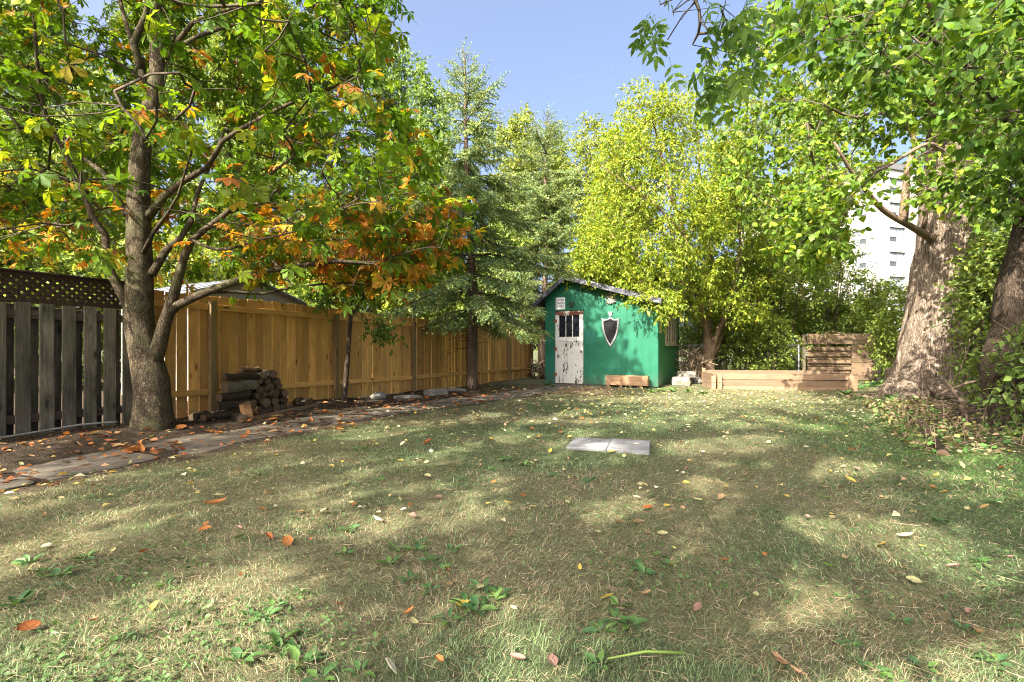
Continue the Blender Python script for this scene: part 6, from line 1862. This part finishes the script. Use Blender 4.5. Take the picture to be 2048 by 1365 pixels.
# ------------------------------------------------------------------ right edge : border logs, stump, sticks, litter
def build_right():
    r = np.random.default_rng(95)
    def log(p0, p1, rad, label, mat='stick', name='border_log', z=0.0):
        A, B = np.array(p0), np.array(p1); v = B - A; L = np.linalg.norm(v); m = (A + B) / 2
        a, b = log_mesh('round', r, L, rad); a.materials.append(M[mat]); 
        o = obj(name, a, None, None, (m[0], m[1], G(m[0], m[1]) + rad * .45 + z), (r.uniform(0, 6), -math.asin(0), math.atan2(v[1], v[0])))
        tag(o, label, 'log', 'logs edging the planting on the right'); [obj('cut_end', q_, None, o) for q_ in b]
    g = lambda x, y: px(x, y, 1029 / (y - 697))[:2]
    log(g(1838, 845), g(1862, 880), .06, 'greyish border log with fluted sides at the corner of the leaf litter')
    log(g(1852, 862), g(1885, 912), .055, 'border log nearest the lawn, lying behind a green leaf', 'log_bark')
    log(g(1815, 822), g(1832, 838), .06, 'short dark border log furthest back towards the maple roots', 'log_bark')
    log(g(1955, 845), g(2010, 868), .05, 'grey plank like log lying in front of the gnarled trunk', 'stick')
    # stump by the screen
    q = px(1784, 772, 13.2); pts = [(0, 0, -.05), (0.01, 0, .2), (0.0, 0, .5)]
    e = empty('tree_stump', 'short pale tree stump left of the maple roots', 'stump', (q[0], q[1], 0))
    mb = MB(); mb.tube(pts, [.2, .165, .15], 14, True, lambda th, k, p: 1 + .15 * (vnoise(th * 3, k, 2) - .5)); mb.build('stem', M['stick'], e)
    mb = MB(); mb.tube([(0, 0, .501), (0, 0, .506)], [.145, .14], 14); mb.build('cut_top', M['log_end'], e)
    # broken post stumps in the litter
    for x, y, h, rad, lab in ((1935, 870, .24, .022, 'broken upright branch stub in the leaf litter'), (1925, 842, .32, .032, 'thick rotten stub standing in the brush'), (1955, 800, .6, .045, 'reddish rotten trunk stub leaning in the brush heap')):
        p = g(x, y); e = MB(); e.tube([(0, 0, -.05), (.02, 0, h * .5), (.05 + .1 * h, 0, h)], [rad * 1.1, rad, rad * .5], 9, True, lambda th, k, p: 1 + .3 * (vnoise(th * 2, k * 2, 3) - .5))
        tag(e.build('branch_stub', M['stick'], None, True, (p[0], p[1], 0), (0, 0, r.uniform(0, 6))), lab, 'stub')
    # heap of sticks between the maple and the gnarled trunk
    long_ = [((1872, 792), (2000, 756), .55, .45, 'long curved stick leaning from the brush heap towards the gnarled trunk'), ((1890, 795), (1945, 812), .42, .1, 'thick pale stick lying across the brush heap'), ((1890, 760), (1940, 845), .5, .1, 'straight stick leaning steeply in front of the brush heap')]
    for (a, b, za, zb, lab) in long_:
        Y = 7.6; A, B = px(*a, Y), px(*b, Y - .3); mid = (A + B) / 2 + [0, 0, .06]
        mb = MB(); P, Rr = catmull([A, mid, B], [.024, .02, .012], .1); mb.tube(P, Rr, 7); tag(mb.build('stick', M['stick'], None, True), lab, 'stick')
    for k in range(34):
        c = px(r.uniform(1870, 1965), 0, 1)[0] * r.uniform(6.9, 8.4); Y = r.uniform(6.9, 8.4); c = px(r.uniform(1880, 1975), 0, Y)[0]
        L = r.uniform(.3, .9); a = r.uniform(0, 3.14); z = r.uniform(.03, .3) * (1 if k % 3 else .3)
        d = np.array([math.cos(a), math.sin(a), r.uniform(-.2, .2)]) * L / 2; p = np.array([c, Y, z + .03])
        mb = MB(); rr = r.uniform(.008, .022); mb.tube([-d, r.normal(size=3) * .03, d], [rr, rr * .9, rr * .5], 6)
        tag(mb.build('stick', M['stick'], None, True, p), 'dry broken stick in the brush heap between the maple and the gnarled trunk', 'stick', 'sticks of the brush heap')
    # bare thin stems growing up at the right
    for k, (x0, y0, x1, y1, Y, lab) in enumerate(((1912, 760, 1945, 650, 8.6, 'thin pale bare stem rising right of the maple trunk'), (2035, 830, 1990, 700, 5.9, 'thin bare stem crossing in front of the gnarled trunk'), (2046, 690, 1985, 640, 5.7, 'bare twig reaching left from the right edge before the gnarled trunk'), (1930, 770, 1932, 690, 8.8, 'thin upright bare stem beside the maple trunk'))):
        A, B = px(x0, y0, Y), px(x1, y1, Y); A[2] = max(A[2], .02)
        mb = MB(); mb.tube([A, (A + B) / 2 + r.normal(size=3) * .03, B], [.013, .01, .005], 6); tag(mb.build('bare_stem', M['stick'], None, True), lab, 'stem')
    # green stem and twig lying on the grass at the bottom
    A, B = px(1215, 1333, 1029 / (1336 - 697)), px(1370, 1322, 1029 / (1324 - 697)); A[2] = B[2] = .03
    mb = MB(); mb.tube([A, (A + B) / 2 + [0, .01, .008], B], [.003, .005, .0045], 6); tag(mb.build('stem', M['green_stem'], None, True), 'long green plant stem lying on the grass at the bottom', 'stem')
    # brush behind the shed's right side
    mb = MB()
    for k in range(110):
        Y = r.uniform(15.2, 16.6); x = px(r.uniform(1362, 1412), 0, Y)[0]; z = r.uniform(.02, .9)
        d = np.array([r.normal() * .25, r.normal() * .2, r.uniform(-.5, .5)])
        rr = r.uniform(.006, .02); p = np.array([x, Y, z]); mb.tube([p - d, p + r.normal(size=3) * .04, p + d], [rr, rr, rr * .5], 4, False)
    o = mb.build('brush_heap', M['deadvine'], None, kind='stuff'); o['label'] = 'tangle of dry brown branches right of the shed by the wire fence'
    for k in range(40):
        pass
    mb = MB()
    for k in range(60):
        Y = r.uniform(16.5, 17.6); x = px(r.uniform(1062, 1092), 0, Y)[0]; z = r.uniform(.02, .5)
        d = np.array([r.normal() * .2, r.normal() * .2, r.uniform(-.2, .2)]); rr = r.uniform(.006, .018); p = np.array([x, Y, z])
        mb.tube([p - d, p, p + d], [rr, rr, rr * .5], 4, False)
    o = mb.build('brush_heap', M['stick'], None, kind='stuff'); o['label'] = 'small heap of branches between the picket fence end and the shed'
    # dead stems and low growth in the litter at the right edge
    mb = MB()
    for k in range(300):
        Y = r.uniform(4.9, 8.6); x = 4.9 + .6 * (Y - 6.4) + abs(r.normal(0, .9)) + .15
        if x > 1.1 * Y: continue
        L = r.uniform(.1, .42); a = r.uniform(0, 6.28); up = r.uniform(.0, 1.0) ** 2
        p = np.array([x, Y, G(x, Y)]); d = np.array([math.cos(a) * (1 - up), math.sin(a) * (1 - up), .05 + up]) * L; rr = r.uniform(.0025, .007)
        mb.tube([p + [0, 0, .01], p + d * .55 + r.normal(size=3) * .02, p + d], [rr, rr * .8, rr * .3], 4, False)
    o = mb.build('dead_stems', M['deadvine'], None, kind='stuff'); o['label'] = 'dry stems and twigs standing in the leaf litter at the right edge'
    N = 2600; Y = r.uniform(4.8, 9.5, N); x = 4.9 + .6 * (Y - 6.4) + np.abs(r.normal(0, 1.0, N)); ok = x < 1.12 * Y; x, Y = x[ok], Y[ok]; n = len(x)
    pos = np.stack([x, Y, gh(x, Y) + .01 + .16 * r.random(n) ** 3], 1)
    V, F, C = place(T_simple(.38, .12, 0), pos, unit(np.stack([r.normal(size=n), r.normal(size=n), r.normal(0, .5, n)], 1)), unit(np.array([0, 0, 1.]) + r.normal(0, .5, (n, 3))), r.uniform(.03, .085, n), palette(r, n, [(.1, .2, .05), (.07, .15, .04), (.3, .22, .13), (.2, .14, .08), (.36, .33, .12)], [3, 2, 2.5, 2, 1.2], .25))
    o = obj('undergrowth', np_mesh('undergrowth', V, F, M['leaf_dry'], C), kind='stuff'); o['label'] = 'low leafy undergrowth and litter at the right edge of the lawn'
    # dead vine hanging over the wooden screen
    A = [px(1690, 668, 15.85), px(1660, 664, 15.8), px(1642, 675, 15.8), px(1638, 690, 15.8), px(1638, 702, 15.82)]
    P, Rr = catmull(A, [.012] * 5, .05); mb = MB(); mb.tube(P, Rr, 6); A2, _ = catmull([px(1652, 666, 15.8), px(1654, 680, 15.8), px(1652, 692, 15.82)], None, .05); mb.tube(A2, .009, 5)
    tag(mb.build('dead_vine', M['deadvine'], None, True), 'dry curled vine hanging over the top of the wooden screen', 'vine')
build_right()

# ------------------------------------------------------------------ fallen leaves
def curled_leaf(seed, L=1.0, w=.34, curl=.5, roll=.4):
    r = np.random.default_rng(seed); n, m = 6, 4; V = []
    for i in range(n + 1):
        q = i / n; half = w * math.sin(math.pi * min(1, q * .92 + .06)) ** .75
        for k in range(m + 1):
            u = (k / m - .5) * 2
            V.append((u * half * (1 - .15 * roll * abs(u)), q * L - .5 * L, curl * .5 * ((q - .45) ** 2) + roll * half * u * u * .9 + r.normal() * .012))
    F = [(i * (m + 1) + k, i * (m + 1) + k + 1, (i + 1) * (m + 1) + k + 1, (i + 1) * (m + 1) + k) for i in range(n) for k in range(m)]
    V = np.array(V); V[:, 2] -= V[:, 2].min(); return V, np.array(F)
CL = [curled_leaf(k, 1, [.3, .36, .26, .4, .22][k % 5], [.2, .5, 1.0, .35, 1.4][k % 5], [.15, .5, .9, .3, .6][k % 5]) for k in range(10)]
FALL = {'orange': (.36, .15, .05), 'rust': (.25, .085, .03), 'yellow': (.5, .37, .08), 'pale': (.44, .42, .20), 'tan': (.34, .22, .12), 'pink': (.26, .15, .12), 'green': (.14, .24, .05), 'cream': (.55, .52, .36)}
FLAB = {'orange': 'curled orange fallen leaf lying on the ground', 'rust': 'dark rusty brown fallen leaf lying on the ground', 'yellow': 'bright yellow fallen leaf on the lawn', 'pale': 'pale greenish yellow fallen leaf on the lawn', 'tan': 'dry tan fallen leaf on the lawn',
        'pink': 'pinkish brown crumpled leaf on the lawn', 'green': 'green fallen leaf on the lawn', 'cream': 'cream coloured upturned leaf on the lawn'}
def ground_px(x, y):
    Y = CAM_H * 980 / max(4, (y - 697)); return (x - 1024) / 980 * Y, Y
def build_fallen():
    r = np.random.default_rng(101)
    metas = {}
    def mesh(kind, v):
        if (kind, v) not in metas:
            V, F = CL[v]; c = np.array(FALL[kind]) * (0.8 + .4 * ((v * 7) % 5) / 4)
            metas[(kind, v)] = np_mesh('fallen_leaf', V, F, M['leaf_dry'], np.repeat(c[None], len(V), 0), True)
        return metas[(kind, v)]
    cnt = 0
    def put(kind, x, y, size, z=.02, lab=None, yaw=None):
        nonlocal cnt
        o = obj('fallen_leaf', mesh(kind, int(r.integers(10))), None, None, (x, y, G(x, y) + z), (r.normal(0, .25), r.normal(0, .25), r.uniform(0, 6.28) if yaw is None else yaw))
        o.scale = (size,) * 3
        tag(o, lab or FLAB[kind], 'leaf', None if lab else kind + ' fallen leaves'); cnt += 1
    named = [('orange', 575, 1088, .075, 'orange leaf lying alone on the grass left of centre'), ('orange', 430, 1010, .13, 'largest curled orange leaf, long and pointed, on the left lawn'), ('orange', 410, 1066, .07, None), ('orange', 412, 1055, .05, None), ('rust', 855, 888, .11, 'dark brown curled leaf on the grass in front of the path'),
             ('orange', 1045, 992, .06, None), ('rust', 1295, 1015, .09, 'flat dark reddish leaf right of centre on dry grass'), ('yellow', 925, 1215, .07, 'bright yellow folded leaf in the centre foreground'), ('pale', 828, 1253, .075, 'pale yellow leaf with an orange tip in the foreground'), ('orange', 817, 1230, .05, None), ('pale', 1326, 1068, .06, None),
             ('yellow', 1348, 1097, .03, None), ('yellow', 1700, 963, .08, None), ('pale', 1812, 1080, .08, 'long narrow pale leaf on the right lawn'), ('yellow', 1766, 1094, .07, None), ('orange', 1450, 1122, .06, None), ('cream', 755, 1044, .08, 'cream leaf split in two lobes on the left half of the lawn'), ('pale', 385, 950, .13, 'largest pale green leaf lying by the path on the left'),
             ('pink', 1035, 1328, .06, None), ('pink', 1105, 1332, .055, None), ('yellow', 1215, 1200, .06, None), ('tan', 1292, 1194, .055, None), ('tan', 1560, 1330, .1, 'long dry tan leaf at the bottom right'), ('tan', 1596, 1350, .05, None), ('cream', 780, 1345, .06, None), ('green', 480, 1080, .07, None), ('rust', 55, 1270, .07, None), ('pale', 1395, 1000, .07, None),
             ('green', 1660, 1135, .07, None), ('green', 1650, 1000, .08, None), ('pale', 1525, 835, .1, None), ('yellow', 1590, 830, .08, None), ('tan', 1955, 1270, .07, None), ('orange', 880, 1330, .05, None), ('pink', 1395, 1220, .05, None), ('tan', 1690, 1120, .05, None), ('yellow', 1660, 945, .07, None), ('orange', 680, 1215, .05, None), ('pale', 960, 1180, .045, None)]
    for kind, x, y, s, lab in named:
        X, Y = ground_px(x, y); put(kind, X, Y, s, .022, lab)
    # clusters of orange leaves on the path and soil
    for k in range(95):
        s = r.uniform(6.0, 12.6); d = path_d(s) + r.normal(-.15, .62)
        if d < .25: d = r.uniform(.3, 1.0)
        p = W(s, d); put(['orange', 'rust', 'orange', 'tan', 'orange'][r.integers(5)], p[0], p[1], r.uniform(.08, .16), .035)
    for k in range(22):
        s = r.uniform(4.4, 6.4); d = r.uniform(.35, 1.3); p = W(s, d); put(['orange', 'rust', 'tan'][r.integers(3)], p[0], p[1], r.uniform(.06, .12), .04)
    n = 0
    while n < 120:
        x, y = ground_px(r.uniform(30, 2030), 697 + 1029 / r.uniform(1.7, 8.5))
        if bare(np.array([x]), np.array([y]))[0] > .6: continue
        kind = r.choice(['orange', 'rust', 'yellow', 'pale', 'tan', 'pink', 'cream'], p=[.13, .16, .12, .17, .22, .15, .05]); n += 1
        put(kind, x, y, r.uniform(.025, .06) * (1 + .05 * y), .018)
    print('fallen', cnt)
    # the many small far ones
    N = 9500
    y = r.uniform(3.0, 14.0, N); x = r.uniform(-1, 1, N) * 1.05 * y
    s, d = sd_of(x, y)
    pr = np.where(d < path_d(s) + .7, .9, 0.12 + .75 * sstep(5.5, 9.5, y) * sstep(-.8, .6, x) + .45 * sstep(4.6, 6.0, x))
    pr = np.where(d < .12, 0, pr); pr = np.where((np.abs(d - path_d(s)) < path_hw(s)) & (r.random(N) < .7), pr * .25, pr)
    in_shed = (((x - SH_L[0]) * CA - (y - SH_L[1]) * SA) > -.05) & (((x - SH_L[0]) * SA + (y - SH_L[1]) * CA) > -.02)
    ok = (r.random(N) < pr) & ~in_shed
    x, y, s, d = x[ok], y[ok], s[ok], d[ok]; n = len(x)
    left = sstep(.9, .2, d - path_d(s))
    o = palette(r, n, [FALL['orange'], FALL['rust'], FALL['tan'], (.1, .06, .035)], [3, 4, 3, 3], .2)
    g = palette(r, n, [FALL['pale'], FALL['yellow'], FALL['tan'], FALL['cream'], FALL['pink']], [4, 2.4, 2, 1.8, .6], .2)
    col = np.where((r.random(n) < left * .9)[:, None], o, g)
    pos = np.stack([x, y, gh(x, y) + .012 + .02 * r.random(n)], 1)
    ax = unit(np.stack([r.normal(size=n), r.normal(size=n), r.normal(0, .18, n)], 1)); nm = unit(np.array([0, 0, 1.]) + r.normal(0, .35, (n, 3)))
    pts = []; pick = r.integers(2, size=n); sz = r.uniform(.025, .075, n) * np.where(left > .5, 1.25, 1)
    for k, T in enumerate((T_simple(.36, .14, -.05), T_quad(.34, .16))):
        q = pick == k; pts.append(place(T, pos[q], ax[q], nm[q], sz[q], col[q]))
    V, F, C = merge(pts)
    o = obj('leaf_litter', np_mesh('leaf_litter', V, F, M['leaf_dry'], C), kind='stuff'); o['label'] = 'small scattered fallen leaves over lawn, soil and path'
build_fallen()

# ------------------------------------------------------------------ broad leaved weeds
def build_weeds():
    r = np.random.default_rng(111)
    lv = []
    for k in range(6):
        V, F = T_simple([.26, .32, .22, .36, .3, .25][k], .1, .05)
        lv.append([np_mesh('leaf', V, F, M['weed'], np.repeat((np.array(c) * f)[None], len(V), 0), True) for c, f in (((.075, .16, .045), 1.0), ((.06, .135, .045), 1.0), ((.11, .2, .05), 1.0))])
    spots = [(930, 1210, 9, .10), (1000, 1190, 7, .09), (880, 1140, 7, .07), (790, 1100, 7, .075), (840, 1085, 6, .06), (560, 1310, 8, .1), (600, 1335, 7, .1), (480, 1330, 7, .09), (500, 1240, 6, .07), (545, 1220, 6, .07), (600, 1190, 6, .06), (170, 1120, 8, .09), (120, 1155, 7, .085), (60, 1130, 7, .1), (30, 1215, 7, .09), (90, 1150, 6, .08), (240, 1170, 5, .06),
             (1010, 920, 7, .1), (1040, 905, 6, .09), (990, 905, 6, .08), (760, 960, 5, .08), (1240, 1215, 6, .08), (1260, 1250, 6, .09), (1320, 1110, 6, .07), (1270, 1130, 6, .08), (720, 1350, 6, .08), (640, 1365, 6, .09), (1200, 1330, 6, .07), (860, 870, 5, .09), (1870, 880, 6, .16), (1900, 900, 5, .13), (1700, 1290, 8, .06), (1750, 1340, 8, .07), (1850, 1330, 8, .06), (1930, 1260, 7, .06),
             (1960, 1130, 7, .07), (1880, 1050, 7, .08), (1990, 1010, 7, .09), (1800, 1240, 7, .06), (1990, 1320, 7, .07), (830, 1100, 7, .09), (860, 1122, 6, .08), (905, 1100, 6, .08), (780, 1130, 7, .09), (822, 1160, 6, .08), (955, 1222, 7, .1), (965, 1180, 6, .09), (900, 1240, 6, .09), (985, 1205, 6, .1), (560, 1290, 8, .1), (1230, 1240, 6, .09), (1205, 1262, 6, .09), (1290, 1150, 6, .08), (1335, 1130, 6, .08), (700, 1060, 6, .09), (690, 1110, 6, .08), (1110, 950, 6, .1), (1180, 960, 5, .1), (980, 940, 6, .1), (720, 900, 6, .12), (860, 1180, 6, .08), (1050, 930, 5, .1), (240, 1290, 6, .08), (330, 1175, 6, .08), (530, 1240, 6, .08)]
    def weed(x, y, n, L, lab='low rosette of broad green weed leaves in the grass', grp='broad leaved weeds in the lawn'):
        z = G(x, y)
        e = empty('weed', lab, 'plant', (x, y, z), 0, grp)
        a0 = r.uniform(0, 6.28)
        for k in range(n):
            a = a0 + 6.283 * k / n + r.normal(0, .3); s = L * r.uniform(.7, 1.25)
            o = bpy.data.objects.new('leaf', lv[int(r.integers(6))][int(r.integers(3))]); link(o, e, (math.cos(a) * .012, math.sin(a) * .012, .012), (r.uniform(.1, .75), r.normal(0, .25), a - math.pi / 2)); o.scale = (s,) * 3
    for x, y, n, L in spots:
        X, Y = ground_px(x, y); weed(X, Y, n, L * .62)
    # weeds along shed, bed and bed foot
    for x, y, n, L in ((1095, 772, 7, .16), (1105, 776, 6, .13), (1300, 785, 7, .16), (1322, 783, 7, .18), (1345, 784, 7, .16), (1375, 786, 6, .15), (1405, 788, 6, .14), (1690, 790, 8, .2), (1720, 780, 8, .22), (1745, 775, 8, .24), (1715, 800, 6, .16), (1760, 770, 8, .24), (1790, 800, 6, .2), (1830, 790, 6, .2)):
        X, Y = ground_px(x, y); weed(X, Y, n, L, 'leafy weed at the foot of the shed and raised bed', 'weeds along the far edge of the lawn')
build_weeds()

# ------------------------------------------------------------------ grass
def lawn_ok(x, y):
    s, d = sd_of(x, y)
    ok = (np.abs(d - path_d(s)) > path_hw(s) + (fbm(x * 4, y * 4, 41, 2) - .62) * .35) & (d > path_d(s))
    b = bare(x, y)
    t = (x - SH_L[0]) * CA - (y - SH_L[1]) * SA; v = (x - SH_L[0]) * SA + (y - SH_L[1]) * CA
    ok &= ~((t > -.03) & (t < 3.25) & (v > -.03))
    ok &= ~((x > 5.05) & (x < 8.65) & (y > 12.33) & (y < 14.6))
    c = (1.04, 5.22); ax = np.array([math.cos(R(-17)), math.sin(R(-17))])
    u = (x - c[0]) * ax[0] + (y - c[1]) * ax[1]; w = -(x - c[0]) * ax[1] + (y - c[1]) * ax[0]
    ok &= ~((np.abs(u) < .405) & (np.abs(w) < .27))
    return ok, b
def build_grass():
    r = np.random.default_rng(121)
    bands = [(0.5, 1.25, 5000), (1.25, 2.2, 13000), (2.2, 3.4, 6500), (3.4, 5.0, 3600), (5.0, 7.5, 1700), (7.5, 10.5, 900), (10.5, 14.8, 460)]
    X, Y, Sz = [], [], []
    for a, b, dens in bands:
        xa = 1.09 * b + 1.4
        n = int((b - a) * 2 * xa * dens)
        y = r.uniform(a, b, n); x = r.uniform(-xa, xa, n)
        q = (np.abs(x) < 1.09 * y + .25) | ((np.abs(x) < 1.09 * y + 1.4) & (r.random(n) < .4))
        X.append(x[q]); Y.append(y[q]); Sz.append(np.full(q.sum(), (a + b) / 2))
    x, y, sz = map(np.concatenate, (X, Y, Sz))
    ok, b = lawn_ok(x, y)
    ok &= r.random(len(x)) > b * .93
    # thin patches
    thin = sstep(.62, .75, fbm(x * 1.4, y * 1.4, 51, 3))
    ok &= r.random(len(x)) > thin * .6
    x, y, sz = x[ok], y[ok], sz[ok]; n = len(x)
    dr = dry_sun_tone(x, y)
    tuft = fbm(x * 5, y * 5, 61, 2)
    isdry = r.random(n) < np.clip(-.02 + .45 * dr + (fbm(x * 9, y * 9, 71, 2) - .5) * .9, .06, .93)
    green = palette(r, n, [(.13, .205, .082), (.17, .235, .112), (.09, .15, .055), (.235, .28, .155)], [3, 3, 2, 1.5], .2)
    lush = palette(r, n, [(.08, .17, .04), (.11, .21, .05), (.065, .13, .035)], [3, 2, 2], .2)
    rg = (sstep(2.0, 3.6, x - .1 * y) * sstep(9, 6.5, y))[:, None]
    green = green * (1 - rg) + lush * rg
    dry = palette(r, n, [(.4, .335, .2), (.3, .25, .14), (.5, .43, .275), (.18, .145, .085)], [3, 3, 2, 2], .2)
    col = np.where(isdry[:, None], dry, green)
    h = (.012 + .019 * r.random(n)) * (.6 + .9 * tuft) * (1 + .35 * rg[:, 0])
    h = np.where(r.random(n) < .05, h * 1.9, h)
    w = (.0009 + .0006 * r.random(n)) * (1 + .30 * np.maximum(0, sz - 1.7)) * np.where(rg[:, 0] > .5, 1.25, 1)
    # blades lean over, combed in drifting directions
    swirl = 6.283 * fbm(x * .8, y * .8, 81, 2) * 2
    az = np.where(r.random(n) < .5, swirl + r.normal(0, .6, n), r.uniform(0, 6.283, n))
    lean = r.uniform(.6, 2.4, n) * np.where(isdry, 1.35, .9)
    dx, dy = np.cos(az), np.sin(az); sxn, syn = -dy, dx
    face = r.uniform(0, 6.283, n); wx, wy = np.cos(face), np.sin(face)
    wx, wy = .6 * wx + .4 * sxn, .6 * wy + .4 * syn
    z0 = gh(x, y) - .004
    hl = h * lean
    p0 = np.stack([x, y, z0], 1); wv = np.stack([wx * w, wy * w, np.zeros(n)], 1)
    mid = p0 + np.stack([dx * hl * .35, dy * hl * .35, h * .62], 1)
    tip = p0 + np.stack([dx * hl, dy * hl, h * (1.15 - .30 * np.minimum(lean, 2.4))], 1)
    V = np.stack([p0 - wv, p0 + wv, mid + wv * .8, mid - wv * .8, tip], 1).reshape(-1, 3)
    T = np.array([(0, 1, 2), (0, 2, 3), (3, 2, 4)])
    F = (T[None] + (np.arange(n) * 5)[:, None, None]).reshape(-1, 3)
    C = np.repeat(col[:, None], 5, 1).reshape(-1, 3)
    o = obj('grass', np_mesh('grass', V, F, M['grass'], C), kind='stuff'); o['label'] = 'short mown grass, part green and part dried to straw'
    print('blades', n)
    # straw lying flat and small clover leaves
    N = 42000
    y = 1.3 + 9 * r.random(N) ** 1.9; x = r.uniform(-1, 1, N) * (1.08 * y + .2)
    ok, b = lawn_ok(x, y); dr = dry_sun_tone(x, y)
    lush = sstep(.50, .64, fbm(x * 1.7 + 3, y * 1.7, 91, 3)) * .6 + .75 * sstep(2.0, 3.4, x - .1 * y) * sstep(9, 6.5, y)
    ok &= r.random(N) < np.clip(lush, 0, .9)
    x, y = x[ok], y[ok]; n = len(x)
    pos = np.stack([x, y, gh(x, y) + .012 + .018 * r.random(n)], 1)
    ax = unit(np.stack([r.normal(size=n), r.normal(size=n), r.normal(0, .3, n)], 1)); nm = unit(np.array([0, 0, 1.]) + r.normal(0, .4, (n, 3)))
    col = palette(r, n, [(.07, .13, .04), (.085, .155, .045), (.055, .105, .035), (.12, .18, .06)], [3, 3, 2, 1], .2)
    V, F, C = place(T_simple(.4, .1, .0), pos, ax, nm, r.uniform(.009, .022, n) * (1 + .08 * y), col)
    o = obj('ground_cover', np_mesh('ground_cover', V, F, M['weed'], C), kind='stuff'); o['label'] = 'small clover like leaves growing through the grass'
    # twigs and straw bits
    N = 9000; y = 1.3 + 8 * r.random(N) ** 1.5; x = r.uniform(-1, 1, N) * (1.08 * y + .2); ok, b = lawn_ok(x, y); s, d = sd_of(x, y); ok |= (d > .2) & (d < path_d(s) - path_hw(s)) & (r.random(N) < .5)
    x, y = x[ok], y[ok]; n = len(x); a = r.uniform(0, 6.28, n); L = r.uniform(.015, .06, n) * np.where(r.random(n) < .04, 3, 1)
    P0 = np.stack([x, y, gh(x, y) + .015 + .015 * r.random(n)], 1); P1 = P0 + np.stack([np.cos(a) * L, np.sin(a) * L, r.normal(0, .006, n)], 1)
    V, F = cones(P0, P1, r.uniform(.0006, .0014, n) * (1 + .12 * y), np.full(n, .0005))
    C = np.repeat(palette(r, n, [(.34, .27, .16), (.22, .16, .1), (.42, .36, .24), (.1, .07, .05)], [3, 3, 2, 1.5], .2), 6, 0)
    o = obj('straw', np_mesh('straw', V, F, M['leaf_dry'], C), kind='stuff'); o['label'] = 'dry straw and tiny twigs lying on the lawn'
build_grass()
